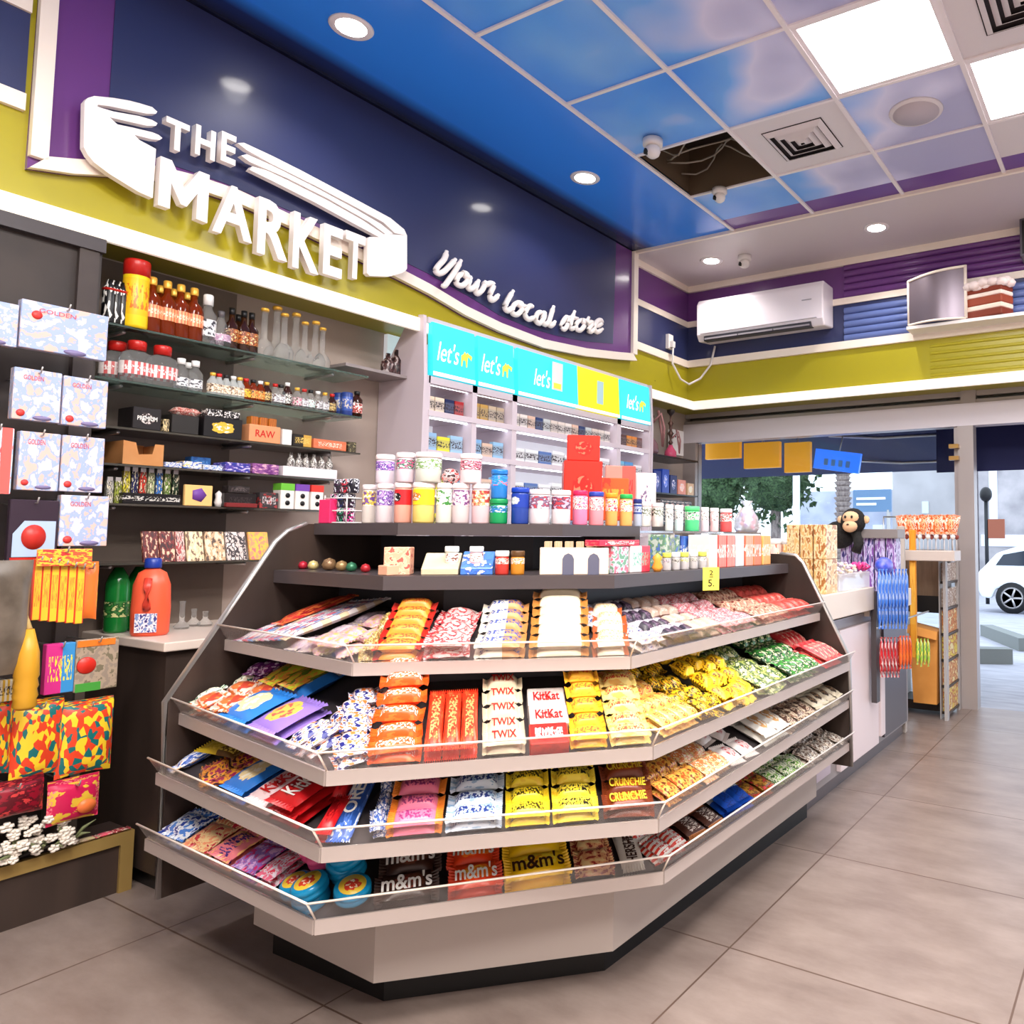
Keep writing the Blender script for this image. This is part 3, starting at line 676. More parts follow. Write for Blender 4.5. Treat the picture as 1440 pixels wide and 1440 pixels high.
# --- bottom tray (4)
pile(4, 0, 250, 283, 'bag', P((70, 130, 215), (235, 240, 250), (30, 60, 150), 'splotch'), 'blue and white sweet packet', 'left end of bottom tray', 'sweets', rows=3, dv=.11, axis='v', h=.02, lay=2)
pile(4, 0, 285, 318, 'bag', P((238, 150, 110), (240, 205, 150), (200, 40, 60), 'splotch', seed=1), 'salmon sweet packet', 'bottom tray beside blue packets', 'sweets', rows=3, dv=.11, axis='v', h=.02, lay=2)
pile(4, 0, 320, 352, 'bag', P((240, 130, 140), (250, 190, 120), (60, 40, 130), 'logo', seed=2), 'pink and orange sweet packet', 'bottom tray beside salmon packets', 'sweets', rows=3, dv=.11, axis='v', h=.022, lay=2)
pile(4, 0, 354, 385, 'bag', P((215, 170, 215), (150, 110, 190), (210, 40, 110), 'splotch', seed=3), 'lilac sweet packet', 'bottom tray beside the pink packets', 'sweets', rows=3, dv=.11, axis='v', h=.02, lay=2)
pile(4, 0, 386, 408, 'bag', P((235, 110, 140), (225, 215, 225), (220, 50, 80), 'splotch', seed=4), 'glossy pink sweet packet', 'bottom tray left of blue tins', 'sweets', rows=2, dv=.10, axis='v', h=.024, lay=2)
stk = P((238, 200, 60), (215, 60, 40), (250, 235, 200), 'picture', seed=5)
def roll(i, k, u, v, h0, m, label, d=.085, h=.034, tilt=0, grp=None):
    a, U, V, N, L = TF[(i, k)]; p = a+U*(u if u >= 0 else L+u)+V*v+N*h0
    e, used = proto('roll', d, d, h, m, None, stk); o = clone(e) if used else e
    mt = Matrix((U, V, N)).transposed().to_4x4() @ Matrix.Rotation(tilt, 4, 'X') @ Matrix.Rotation(R.uniform(0, .8), 4, 'Z'); mt.translation = p; o.matrix_world = mt
    tag(o, label, 'gum tin', grp)
bl = mat('blue_tin', srgb(20, 140, 190), .25); pk_ = mat('pink_tin', srgb(236, 90, 150), .25)
g = 'round bubble gum tins on the bottom tray'
roll(4, 0, -.075, .052, .036, bl, 'blue round gum tin on top at the front beside the tray corner', grp=g)
roll(4, 0, -.085, .05, .001, bl, 'blue round gum tin lowest beside the tray corner', grp=g)
roll(4, 0, -.155, .055, .012, bl, 'blue round gum tin leftmost at the front', d=.075, grp=g)
roll(4, 0, -.055, .15, .05, bl, 'blue round gum tin on top, second row behind the corner', grp=g, tilt=.1)
roll(4, 0, -.06, .14, .012, bl, 'blue round gum tin under the second row', grp=g)
roll(4, 1, .075, .055, .03, bl, 'blue round gum tin just right of the tray corner', grp=g)
roll(4, 1, .045, .15, .02, bl, 'blue round gum tin half hidden behind the corner tins', grp=g)
roll(4, 1, .02, .25, .03, bl, 'blue round gum tin rearmost, under the third tray', grp=g)
roll(4, 0, -.17, .14, .02, pk_, 'pink round gum tin touching the rear blue tin', d=.075, grp=g)
roll(4, 0, -.225, .15, .02, pk_, 'pink round gum tin left of the other pink tin', d=.07, grp=g)
mm = P((62, 34, 24), (120, 60, 40), (230, 220, 210), 'splotch', seed=6, rough=.25)
pile(4, 1, 528, 618, 'bag', P((58, 32, 24), (90, 50, 34), (150, 60, 50), 'picture', seed=7), 'brown sweet packet with white lettering', 'bottom tray', 'sweets', rows=4, v0=.008, dv=.084, h=.03, lay=2, txt=("m&m's", .8, .62, 'white_print'), rz=.01)
pile(4, 1, 630, 705, 'bag', P((232, 66, 24), (248, 120, 30), (250, 190, 60), 'picture', seed=8), 'orange-red sweet packet with lettering', 'bottom tray', 'sweets', rows=4, v0=.008, dv=.084, h=.03, lay=2, txt=("m&m's", .8, .62, 'white_print'), rz=.01)
pile(4, 1, 708, 800, 'bag', P((250, 200, 20), (252, 220, 60), (240, 160, 20), 'picture', seed=9), 'yellow sweet packet with dark lettering', 'bottom tray', 'sweets', rows=4, v0=.008, dv=.084, h=.034, lay=2, txt=("m&m's", .8, .62, 'brown_print'), rz=.012)
pile(4, 1, 808, 862, 'bar', P((150, 40, 34), (225, 160, 110), (235, 200, 140), 'splotch', seed=10), 'brown and red sweet packet', 'bottom tray left of white bars', 'sweets', rows=4, dv=.075, h=.022, lay=2)
pile(4, 1, 866, 898, 'bar', P((236, 230, 220), (236, 230, 220), (110, 90, 80), 'picture', seed=11), 'white chocolate bar with dark capitals', 'bottom tray right corner', rows=2, dv=.16, axis='v', h=.014, lay=2, txt=("HERSHEY'S", .85, .5, 'brown_print'))
pile(4, 2, 912, 950, 'bar', P((214, 60, 44), (240, 228, 220), (250, 245, 240), 'stripes', seed=12), 'red and white chocolate bar', 'bottom tray beyond white bars', rows=3, cols=2, dv=.085, h=.02, axis='v', lay=2, jit=.05)
pile(4, 2, 956, 1000, 'bar', P((84, 50, 40), (200, 130, 80), (235, 225, 215), 'ends', seed=13), 'brown chocolate bar with pale ends', 'bottom tray before blue packs', rows=3, cols=2, dv=.09, axis='v', h=.02, lay=2, jit=.05)
pile(4, 2, 1003, 1038, 'bag', P((28, 84, 196), (225, 235, 245), (30, 60, 150), 'half', seed=14), 'blue and white snack packet', 'bottom tray right side', 'sweets', rows=2, cols=2, dv=.13, axis='v', h=.022, lay=2, jit=.05)
pile(4, 2, 1040, 1072, 'bag', P((206, 150, 60), (120, 80, 30), (214, 60, 70), 'splotch', seed=15), 'gold and red snack packet', 'bottom tray right of blue packs', 'sweets', rows=3, cols=2, dv=.09, axis='v', h=.02, lay=2, jit=.05)
pile(4, 2, 1074, 1118, 'bag', P((120, 176, 60), (236, 236, 214), (60, 110, 40), 'splotch', seed=16), 'green and cream sweet packet', 'bottom tray right side', 'sweets', rows=3, cols=3, dv=.085, axis='v', h=.02, lay=2, jit=.09)
pile(4, 2, 1120, 1186, 'bag', P((222, 210, 196), (110, 84, 70), (240, 236, 228), 'splotch', seed=17), 'cream-brown sweet packet', 'bottom tray far right end', 'sweets', rows=3, cols=5, dv=.085, axis='v', h=.02, lay=2, jit=.12)
pile(4, 0, 392, 420, 'bag', P((200, 120, 170), (120, 80, 160), (240, 210, 230), 'splotch', seed=64), 'violet sweet packet', 'bottom tray behind glossy pink packets', 'sweets', rows=1, cols=2, v0=.23, dv=.12, axis='v', h=.03)
# --- third tray
pile(3, 0, 250, 280, 'bag', P((46, 96, 200), (240, 240, 250), (236, 170, 80), 'splotch', seed=20), 'blue and white sweet bag', 'left end of third tray', 'sweets', rows=2, dv=.14, axis='v', h=.035, jit=.04)
pile(3, 0, 284, 345, 'bar', P((150, 30, 80), (224, 150, 50), (60, 20, 40), 'splotch', seed=21), 'magenta and gold chocolate bar', 'third tray left side', rows=4, cols=2, dv=.078, axis='u', h=.02, lay=2, jit=.16)
pile(3, 0, 300, 345, 'bar', P((206, 176, 40), (90, 60, 20), (230, 200, 90), 'half', seed=22), 'gold wrapped bar lying across the pile', 'third tray', rows=1, cols=1, dv=.06, v0=.10, h=.02, h0=.045, jit=.1)
pile(3, 0, 350, 383, 'bar', P((46, 120, 206), (240, 216, 160), (250, 240, 220), 'picture', seed=23), 'blue wafer packet with biscuit picture', 'third tray', 'wafers', rows=2, dv=.155, axis='v', h=.026, lay=2, jit=.01)
pile(3, 0, 386, 416, 'bar', P((240, 212, 214), (226, 190, 190), (200, 40, 50), 'picture', seed=24), 'pale pink wafer packet with red lettering', 'third tray', 'wafers', rows=2, dv=.155, axis='v', h=.024, lay=2, jit=.01, txt=('KitKat', .6, .5, 'red_print'))
pile(3, 0, 419, 458, 'bar', P((196, 24, 30), (150, 12, 20), (226, 40, 40), 'picture', seed=25), 'red wafer packet with white lettering', 'third tray near corner', 'wafers', rows=2, dv=.155, axis='v', h=.024, lay=3, jit=.01, txt=('KitKat', .6, .5, 'white_print'))
pile(3, 1, 486, 520, 'bar', P((40, 76, 150), (70, 110, 190), (240, 244, 250), 'splotch', seed=26), 'dark blue biscuit tube with white lettering', 'third tray beside corner', 'biscuits', rows=1, cols=1, v0=.02, dv=.30, axis='v', h=.035, jit=0, tilt=-.12, txt=('OREO', .5, .55, 'white_print'))
pile(3, 1, 545, 622, 'bar', P((238, 120, 150), (240, 140, 50), (150, 50, 110), 'ends', seed=27), 'pink and orange chocolate bar', 'third tray', rows=6, dv=.055, h=.026, lay=2, rz=.008, jit=.008)
pile(3, 1, 628, 706, 'bar', P((214, 224, 238), (150, 180, 210), (40, 60, 130), 'logo', seed=28), 'pale blue chocolate bar with navy lettering', 'third tray', rows=6, dv=.055, h=.026, lay=2, rz=.008, jit=.008)
pile(3, 1, 711, 772, 'bar', P((248, 218, 50), (240, 200, 40), (60, 50, 20), 'logo', seed=29), 'yellow chocolate bar with dark print', 'third tray left stack', rows=6, dv=.055, h=.026, lay=2, rz=.008, jit=.008)
pile(3, 1, 777, 840, 'bar', P((250, 224, 70), (244, 206, 50), (40, 36, 30), 'logo', seed=30), 'bright yellow chocolate bar', 'third tray right yellow stack', rows=6, dv=.055, h=.026, lay=2, rz=.008, jit=.008)
pile(3, 1, 848, 918, 'bar', P((120, 52, 24), (160, 74, 28), (238, 160, 40), 'picture', seed=31), 'brown chocolate bar with orange lettering', 'third tray corner', rows=5, dv=.06, h=.026, lay=2, rz=.006, jit=.02, txt=('CRUNCHIE', .75, .55, 'yellow_print'))
pile(3, 2, 925, 975, 'bar', P((196, 92, 40), (240, 180, 80), (120, 50, 30), 'splotch', seed=32), 'orange-brown chocolate bar', 'third tray past the corner', rows=4, cols=3, dv=.078, axis='v', h=.022, lay=2, jit=.05)
pile(3, 2, 978, 1012, 'bar', P((240, 214, 160), (224, 130, 70), (250, 240, 225), 'splotch', seed=33), 'peach chocolate bar', 'third tray right side', rows=4, cols=2, dv=.078, axis='v', h=.022, lay=2, jit=.05)
pile(3, 2, 1014, 1046, 'bag', P((240, 230, 226), (226, 200, 200), (200, 60, 60), 'picture', seed=34), 'white crinkled sweet packet', 'third tray right side', 'sweets', rows=3, cols=2, dv=.10, axis='v', h=.03, jit=.12)
pile(3, 2, 1048, 1076, 'box', P((200, 46, 36), (224, 90, 60), (250, 230, 200), 'logo', seed=35), 'red sweet box', 'third tray behind white wafers', 'sweets', rows=1, cols=1, v0=.19, dv=.13, axis='v', h=.05)
pile(3, 2, 1050, 1084, 'bag', P((244, 240, 232), (226, 170, 110), (250, 245, 235), 'picture', seed=36), 'white wafer packet with biscuit picture', 'third tray right side', 'wafers', rows=1, cols=2, v0=.03, dv=.15, axis='v', h=.03, lay=2, jit=.03)
pile(3, 2, 1088, 1130, 'bag', P((90, 60, 50), (226, 206, 180), (150, 110, 90), 'splotch', seed=37), 'brown and beige snack packet', 'third tray right end', 'sweets', rows=3, cols=3, dv=.105, axis='v', h=.026, lay=2, jit=.08)
pile(3, 2, 1132, 1186, 'bag', P((226, 214, 190), (70, 60, 56), (190, 150, 110), 'picture', seed=38), 'beige snack packet', 'third tray far right end', 'sweets', rows=3, cols=4, dv=.105, axis='v', h=.026, lay=2, jit=.06)
pile(3, 1, 458, 482, 'bar', P((196, 24, 30), (150, 12, 20), (226, 40, 40), 'picture', seed=25), 'deep red wafer packet', 'third tray left of dark blue tube', 'wafers', rows=2, dv=.13, axis='v', h=.024, lay=2, jit=.01, tilt=-.2)
pile(3, 0, 452, 470, 'bar', P((236, 216, 214), (220, 180, 180), (190, 30, 40), 'picture', seed=61), 'white wafer packet with red print', 'third tray behind red wafers', 'wafers', rows=1, v0=.27, dv=.1, axis='u', h=.03, lay=1, jit=.01, txt=('KitKat', .6, .5, 'red_print'))
pile(3, 1, 524, 543, 'bar', P((210, 206, 214), (60, 90, 160), (240, 240, 244), 'splotch', seed=62), 'grey and blue biscuit bar', 'third tray right of dark blue tube', 'biscuits', rows=4, dv=.075, h=.024, lay=2, jit=.06)
pile(3, 1, 500, 530, 'bar', P((226, 214, 216), (200, 60, 60), (240, 230, 230), 'splotch', seed=63), 'pale wafer bar', 'third tray behind dark blue tube', 'wafers', rows=1, cols=1, v0=.28, dv=.08, h=.05, lay=1, jit=.02)
# --- second tray
pile(2, 0, 262, 290, 'bag', P((40, 110, 90), (230, 214, 190), (240, 240, 220), 'bits', seed=40), 'green sweet bag with cream pattern', 'second tray left end', 'sweets', rows=3, dv=.10, axis='v', h=.03, lay=2, jit=.06)
pile(2, 0, 294, 338, 'bag', P((224, 120, 60), (240, 214, 196), (200, 70, 50), 'bits', seed=41), 'orange sweet bag with cream pattern', 'second tray', 'sweets', rows=2, cols=2, dv=.09, axis='v', h=.03, lay=2, jit=.08)
pile(2, 0, 335, 385, 'bag', P((92, 30, 100), (140, 60, 130), (225, 200, 225), 'bits', seed=42), 'purple sweet bag', 'second tray rear left', 'sweets', rows=2, cols=2, v0=.20, dv=.085, axis='v', h=.035, lay=2, jit=.1)
pile(2, 0, 345, 385, 'bar', P((44, 124, 210), (242, 222, 170), (250, 240, 220), 'picture', seed=43), 'blue wafer packet with biscuit picture', 'second tray', 'wafers', rows=2, dv=.155, axis='v', h=.026, lay=2, jit=.01)
pile(2, 0, 388, 428, 'bar', P((150, 120, 206), (236, 190, 90), (220, 90, 80), 'picture', seed=44), 'violet wafer packet with yellow badge', 'second tray', 'wafers', rows=1, dv=.155, axis='v', h=.026, lay=2, jit=.01)
pile(2, 0, 400, 450, 'bag', P((196, 200, 50), (230, 150, 60), (90, 120, 30), 'splotch', seed=45), 'yellow-green sweet packet', 'second tray behind violet wafers', 'sweets', rows=1, cols=2, v0=.19, dv=.15, axis='v', h=.03, lay=2, jit=.04)
pile(2, 0, 430, 462, 'bar', P((34, 38, 120), (240, 236, 240), (226, 130, 60), 'splotch', seed=46), 'navy-white chocolate bar', 'second tray near left corner', rows=3, cols=3, dv=.10, axis='v', h=.024, lay=2, jit=.1)
pile(2, 1, 466, 512, 'bar', P((30, 34, 116), (236, 232, 240), (226, 120, 50), 'splotch', seed=47), 'navy and orange chocolate bar', 'second tray at left corner', rows=5, cols=1, dv=.062, axis='u', h=.024, lay=2, jit=.1, tilt=.2)
pile(2, 1, 518, 592, 'bar', P((236, 84, 22), (240, 110, 40), (250, 236, 226), 'logo', seed=48), 'orange chocolate bar with white print', 'second tray', rows=6, dv=.054, h=.026, lay=2, rz=.016, jit=.03)
pile(2, 1, 600, 672, 'bar', P((232, 56, 30), (240, 90, 50), (250, 150, 90), 'logo', seed=49), 'upright red chocolate bar', 'second tray middle', rows=1, cols=3, v0=.02, dv=.26, axis='v', h=.03, lay=2, jit=.0)
pile(2, 1, 679, 738, 'bar', P((214, 200, 172), (210, 184, 150), (226, 214, 190), 'picture', seed=50), 'cream chocolate bar with red lettering', 'second tray', rows=5, dv=.056, h=.026, lay=2, rz=.008, jit=.01, txt=('TWIX', .6, .6, 'red_print'))
pile(2, 1, 743, 798, 'box', P((212, 200, 194), (205, 180, 175), (214, 60, 50), 'picture', seed=51), 'white sweet box with red lettering', 'second tray', 'sweets', rows=2, v0=.1, dv=.085, h=.045, jit=.01, txt=('KitKat', .7, .5, 'red_print'))
pile(2, 1, 743, 798, 'box', P((206, 40, 34), (180, 26, 26), (240, 220, 210), 'logo', seed=52), 'red sweet box with white lettering', 'second tray front', 'sweets', rows=1, v0=.02, dv=.085, h=.045, jit=.01, txt=('KitKat', .7, .5, 'white_print'))
pile(2, 1, 802, 852, 'bar', P((248, 190, 50), (240, 160, 40), (220, 90, 40), 'logo', seed=53), 'golden yellow chocolate bar', 'second tray', rows=6, dv=.052, h=.026, lay=2, rz=.014, jit=.01)
pile(2, 1, 857, 912, 'bar', P((250, 226, 140), (244, 190, 90), (210, 70, 50), 'logo', seed=54), 'pale yellow chocolate bar', 'second tray right corner', rows=5, dv=.056, h=.026, lay=2, rz=.006, jit=.01)
pile(2, 2, 918, 968, 'bar', P((244, 190, 90), (250, 226, 150), (206, 70, 40), 'logo', seed=55), 'amber red-printed chocolate bar', 'second tray past corner', rows=4, cols=4, dv=.082, axis='v', h=.024, lay=2, jit=.02)
pile(2, 2, 970, 1004, 'bag', P((250, 206, 40), (60, 46, 20), (240, 170, 30), 'splotch', seed=56), 'yellow and black sweet packet', 'second tray right side', 'sweets', rows=4, cols=3, dv=.08, axis='v', h=.026, lay=2, jit=.14)
pile(2, 2, 1006, 1052, 'bar', P((252, 208, 40), (240, 186, 30), (120, 80, 20), 'logo', seed=57), 'bright yellow sweet tube', 'second tray right side', 'sweets', rows=4, cols=4, dv=.08, axis='u', h=.03, lay=2, jit=.18, rz=.012)
pile(2, 2, 1054, 1094, 'bag', P((196, 206, 110), (60, 90, 50), (240, 236, 190), 'splotch', seed=58), 'olive and cream sweet packet', 'second tray right side', 'sweets', rows=3, cols=3, dv=.10, axis='v', h=.026, lay=2, jit=.12)
pile(2, 2, 1096, 1136, 'bag', P((70, 150, 60), (30, 70, 40), (236, 240, 190), 'splotch', seed=59), 'green sweet packet', 'second tray near right end', 'sweets', rows=3, cols=4, dv=.11, axis='v', h=.03, lay=2, jit=.05, rz=.01)
pile(2, 2, 1139, 1180, 'bag', P((222, 60, 66), (236, 110, 100), (250, 200, 180), 'logo', seed=60), 'red sweet packet', 'second tray far right end', 'sweets', rows=2, cols=4, dv=.16, axis='v', h=.03, lay=2, jit=.02)
pile(2, 0, 430, 470, 'bag', P((34, 38, 120), (240, 236, 240), (200, 90, 60), 'splotch', seed=65), 'dark blue flecked sweet packet', 'second tray behind navy bars', 'sweets', rows=1, cols=2, v0=.24, dv=.12, axis='v', h=.04, jit=.06)
# --- top tray
for q in range(10):
    cc = [(202, 129, 154), (194, 194, 202), (202, 94, 111), (111, 146, 194), (206, 180, 146)][q % 5]
    e, _u = proto('stick', .34, .036, .022, P(cc, (215, 206, 206), [(103, 51, 111), (51, 94, 154), (180, 43, 51)][q % 3], 'stripes', seed=70+q))
    e.matrix_world = tray_mtx(1, 0, .045+.037*q, .185, .004+.004*q, math.pi/2-.04); e.name = 'candy_stick'
    tag(e, 'pastel striped candy stick, %s from left, on the top tray' % ORD[q], 'candy', 'pastel candy sticks fanned on the top tray')
pile(1, 0, 440, 456, 'stick', P((177, 34, 39), (202, 103, 51), (129, 17, 25), 'splotch', seed=80), 'red candy stick', 'beside the pastel sticks on top tray', 'candy', rows=1, cols=1, v0=.10, dv=.27, axis='v', h=.03, h0=.03, jit=0)
pile(1, 0, 450, 500, 'bag', P((206, 189, 163), (202, 146, 163), (189, 163, 94), 'splotch', seed=81), 'pastel sweet packet', 'top tray left side', 'sweets', rows=4, cols=2, dv=.082, axis='u', h=.026, lay=2, jit=.16)
pile(1, 0, 424, 452, 'bag', P((194, 177, 184), (154, 137, 163), (206, 194, 172), 'splotch', seed=180), 'lilac sweet packet', 'top tray beside candy sticks', 'sweets', rows=3, cols=2, v0=.02, dv=.10, axis='v', h=.026, jit=.12)
pile(1, 1, 506, 524, 'bag', P((199, 177, 103), (129, 94, 51), (211, 194, 137), 'splotch', seed=82), 'straw coloured sweet packet', 'top tray left corner', 'sweets', rows=4, cols=1, dv=.07, axis='u', h=.03, lay=2, jit=.1)
pile(1, 1, 526, 594, 'bar', P((215, 146, 51), (184, 37, 29), (194, 60, 34), 'ends', seed=83), 'orange sweet tube with red ends', 'top tray', 'sweets', rows=6, dv=.05, h=.03, lay=2, rz=.006, jit=.01)
pile(1, 1, 597, 660, 'bag', P((202, 163, 163), (177, 43, 51), (211, 194, 189), 'splotch', seed=84), 'red and white flecked sweet bag', 'top tray', 'sweets', rows=3, dv=.10, h=.035, lay=2, jit=.04)
pile(1, 1, 668, 738, 'bar', P((215, 206, 190), (197, 137, 77), (43, 68, 146), 'half', seed=85), 'white chocolate bar with blue print', 'top tray', rows=5, dv=.06, h=.03, lay=2, rz=.006, jit=.01)
pile(1, 1, 744, 828, 'bar', P((216, 202, 177), (194, 129, 60), (211, 194, 163), 'ends', seed=86), 'cream chocolate bar with amber ends', 'top tray', rows=7, dv=.048, h=.03, lay=2, rz=.008, jit=.01)
pile(1, 1, 834, 884, 'bar', P((215, 199, 177), (172, 86, 43), (206, 163, 103), 'ends', seed=87), 'cream chocolate bar with brown ends', 'top tray', rows=5, dv=.062, h=.028, lay=2, rz=.002, jit=.04)
pile(1, 2, 888, 922, 'bar', P((206, 199, 202), (194, 163, 146), (34, 68, 146), 'logo', seed=88), 'white chocolate bar', 'top tray right corner', rows=5, cols=3, dv=.068, axis='v', h=.026, lay=2, jit=.06)
pile(1, 2, 924, 962, 'bar', P((51, 43, 56), (202, 197, 206), (111, 86, 111), 'half', seed=89), 'dark and white chocolate bar', 'top tray past corner', rows=4, cols=3, dv=.085, axis='v', h=.026, lay=2, jit=.06)
pile(1, 2, 964, 1000, 'bar', P((194, 163, 146), (94, 60, 51), (206, 194, 184), 'ends', seed=90), 'tan chocolate bar with brown ends', 'top tray', rows=4, cols=3, dv=.085, axis='v', h=.026, lay=2, jit=.06)
pile(1, 2, 1002, 1048, 'bag', P((206, 172, 177), (194, 103, 111), (215, 197, 194), 'splotch', seed=91), 'pale pink sweet packet', 'top tray right side', 'sweets', rows=4, cols=4, dv=.085, axis='v', h=.026, lay=2, jit=.06)
pile(1, 2, 1050, 1090, 'bag', P((163, 103, 86), (202, 172, 146), (120, 51, 43), 'splotch', seed=92), 'brown-pink sweet packet', 'top tray right side', 'sweets', rows=3, cols=4, dv=.11, axis='v', h=.028, lay=2, jit=.06)
pile(1, 2, 1092, 1136, 'bag', P((196, 77, 68), (206, 111, 94), (163, 43, 43), 'logo', seed=93), 'coral red sweet packet', 'top tray far right end', 'sweets', rows=3, cols=4, dv=.11, axis='v', h=.03, lay=2, jit=.04)
PAX = (1, 2, 0)
# ---------------------------------------------------------------- air conditioner, screen, cake cut-out, socket on the front bulkhead
t = tag(empty('air_conditioner', (-2.62, 5.6, 2.9)), 'white wall mounted air conditioner on the purple and navy band', 'air conditioner')
prf = [(0, .02), (-.19, .0), (-.225, .05), (-.23, .30), (-.20, .345), (0, .345)]
b = MB(); b.prism([Vector((-.56, y, z)) for y, z in prf], (1.11, 0, 0)); o = bev(b.build('body', mat('ac_white', srgb(240, 232, 240), .25), t), .012, 3)
b = MB(); b.box(-.49, .45, -.222, -.16, -.004, .035)
b.build('air_outlet', mat('ac_slot', srgb(60, 58, 66), .5), t)
for k in range(3): MB().box(-.48+.31*k, -.18+.31*k, -.23, -.19, .004, .016).build('vane', mat('ac_vane', srgb(150, 144, 152), .4), t)
MB().box(.38, .46, -.2325, -.2315, .2, .208).build('printed_mark', mat('grey_print', srgb(170, 165, 175), .4), t)
MB().box(-.52, .5, -.236, -.225, .055, .06).build('seam', mat('ac_seam', srgb(190, 184, 192), .4), t)
t.location = (-2.62, 5.585, 2.86)
# cable from socket to AC
t = tag(empty('wall_socket', (-3.40, 5.27, 2.86)), 'white wall socket with plug on the left navy band', 'socket'); MB().box(0, .03, -.035, .035, -.06, .06).build('plate', white, t); MB().box(.03, .06, -.02, .02, -.05, .0).build('plug', white, t)
tag(MB().tube([(-3.35, 5.27, 2.81), (-3.36, 5.28, 2.68), (-3.33, 5.36, 2.56), (-3.3, 5.45, 2.53), (-3.22, 5.5, 2.58), (-3.15, 5.55, 2.7), (-3.12, 5.57, 2.86)], .009, 8).build('power_cable', white), 'white power cable looping from the wall socket to the air conditioner', 'cable')
# curved dark display board
t = tag(empty('curved_display_board', (-1.24, 5.42, 2.77)), 'dark curved display board with white edge standing on the upper ledge', 'display board')
n = 12; L_ = .40
ys = [(-.20+L_*i/n, -.05*math.sin(math.pi*i/n)) for i in range(n+1)]
b = MB(); b.add([(x, y, .0+.0*x) for x, y in ys]+[(x, y, .33+.12*(x+.2)) for x, y in ys]+[(x, y+.01, .0) for x, y in ys]+[(x, y+.01, .33+.12*(x+.2)) for x, y in ys],
              [(i, i+1, n+2+i, n+1+i) for i in range(n)]+[(2*n+2+i, 2*n+3+i, 3*n+4+i, 3*n+3+i) for i in range(n)], 0, True)
b.build('panel', mat('dark_satin_panel', srgb(120, 108, 116), .3, .5), t)
b = MB(); b.tube([(x, y-.002, .33+.12*(x+.2)) for x, y in ys], .010, 6); b.tube([(x, y-.002, 0.01) for x, y in ys], .008, 6); b.tube([(.2, 0, 0.01), (.2, 0, .385)], .012, 6); b.tube([(-.2, 0, 0.01), (-.2, 0, .335)], .008, 6)
b.build('white_edge', cream, t)
# cake cut-out (big slice of layered cake picture made solid)
c0 = onY(1358, 456, 5.45); t = tag(empty('cake_model', (c0.x, 5.45, 2.77)), 'large layered chocolate and cream cake slice model on the upper ledge', 'display cake')
lay = [(.0, .05, (120, 46, 26)), (.05, .085, (240, 216, 200)), (.085, .14, (150, 66, 40)), (.14, .17, (244, 226, 214)), (.17, .205, (132, 52, 30))]
for k, (z0, z1, cc) in enumerate(lay):
    bev(MB().prism([Vector((0, -.02, z0)), Vector((.25, -.07, z0)), Vector((.31, .05, z0)), Vector((.02, .08, z0))], (0, 0, z1-z0)).build('cake_layer', mat('cake_%d' % k, srgb(*cc), .6), t), .008)
b = MB()
for k in range(14): b.lathe([(0, -.03), (.035, -.022), (.045, 0), (.03, .025), (0, .035)], c=(.03+.02*k, -.02+.03*math.sin(k*2.1), .225+.012*math.sin(k*1.7)), n=10)
b.build('cream_topping', mat('cream_icing', srgb(246, 228, 224), .5), t)
# ledge shelf under them
struct(MB().box(-1.45, 3.2, 5.4, 5.6, 2.745, 2.768).build('trim_18', white))

# ---------------------------------------------------------------- glass shelves with bottles
XF, XB = -3.37, -3.64
SH = {'A': 2.045, 'B': 1.835, 'C': 1.655, 'D': 1.515, 'E': 1.365, 'F': 1.14}
shl = {'A': 'topmost', 'B': 'second', 'C': 'third', 'D': 'fourth', 'E': 'fifth', 'F': 'lowest'}
YE = {'A': 2.46, 'B': 2.43, 'C': 2.43, 'D': 2.36, 'E': 2.25, 'F': 2.1}
for k, z in SH.items():
    t = tag(empty('glass_shelf', (XF, 1.3, z)), '%s glass shelf on the wall behind the dark cupboard' % shl[k], 'shelf', 'glass shelves of drinks and smoking goods')
    MB().box(XB-XF, 0, -.05, YE[k]-1.3, -.008, 0).build('glass_panel', green_glass if k in 'AB' else mat('smoked_glass', srgb(70, 66, 60), .12), t)
    for y in (.12, .62, 1.0):
        if 1.3+y < YE[k]: MB().tube([(XB-XF, y, -.016), (-.05, y, -.016)], .008, 6).build('bracket', silver, t)
bb = noisy('brown_wall_board', srgb(96, 82, 74), srgb(110, 96, 86), 3, .5)
tag(MB().box(-3.655, -3.635, -1.0, 1.95, .0, 2.36).build('wall_board', bb), 'dark brown board on the wall behind the hanging packets and bottles', 'board')

def at(k, X, dx=0, Y=None):
    """y position on shelf k for picture column X at depth dx behind the front edge"""
    z = SH[k] if k in SH else k; x = XF-.035-dx
    lo, hi = .6, 3.2
    for _ in range(40):
        m_ = (lo+hi)/2
        if px((x, m_, z))[0] < X: lo = m_
        else: hi = m_
    return Vector((x, (lo+hi)/2, z))
def bottle(name, prof, body_m, cap=None, capm=None, label=None, lm=None, n=14, sx=1, sy=1):
    o = MB().lathe(prof, n=n, sx=sx, sy=sy).build(name, body_m)
    if cap: MB().lathe(cap, n=n).build('cap', capm, o)
    if label: MB().lathe([(label[0], label[1]), (label[0], label[2])], n=n, cap=False, sx=sx, sy=sy).build('paper_label', lm, o)
    return o
def put(o, p, label, cat, grp=None, rz=0, sc=1):
    o.location = p; o.rotation_euler = (0, 0, rz); o.scale = (sc, sc, sc) if not isinstance(sc, tuple) else sc
    return tag(o, label, cat, grp)
amber = mat('amber_spirit', srgb(140, 50, 14), .08, trans=.45, ior=1.3); brownl = mat('dark_brown_glass', srgb(56, 26, 14), .1, trans=.2)
clearb = mat('clear_bottle_glass', (.95, .97, .97), .05, trans=.92, ior=1.12); clear_liq = mat('pale_liquid_glass', srgb(226, 230, 228), .08, trans=.6, ior=1.2)
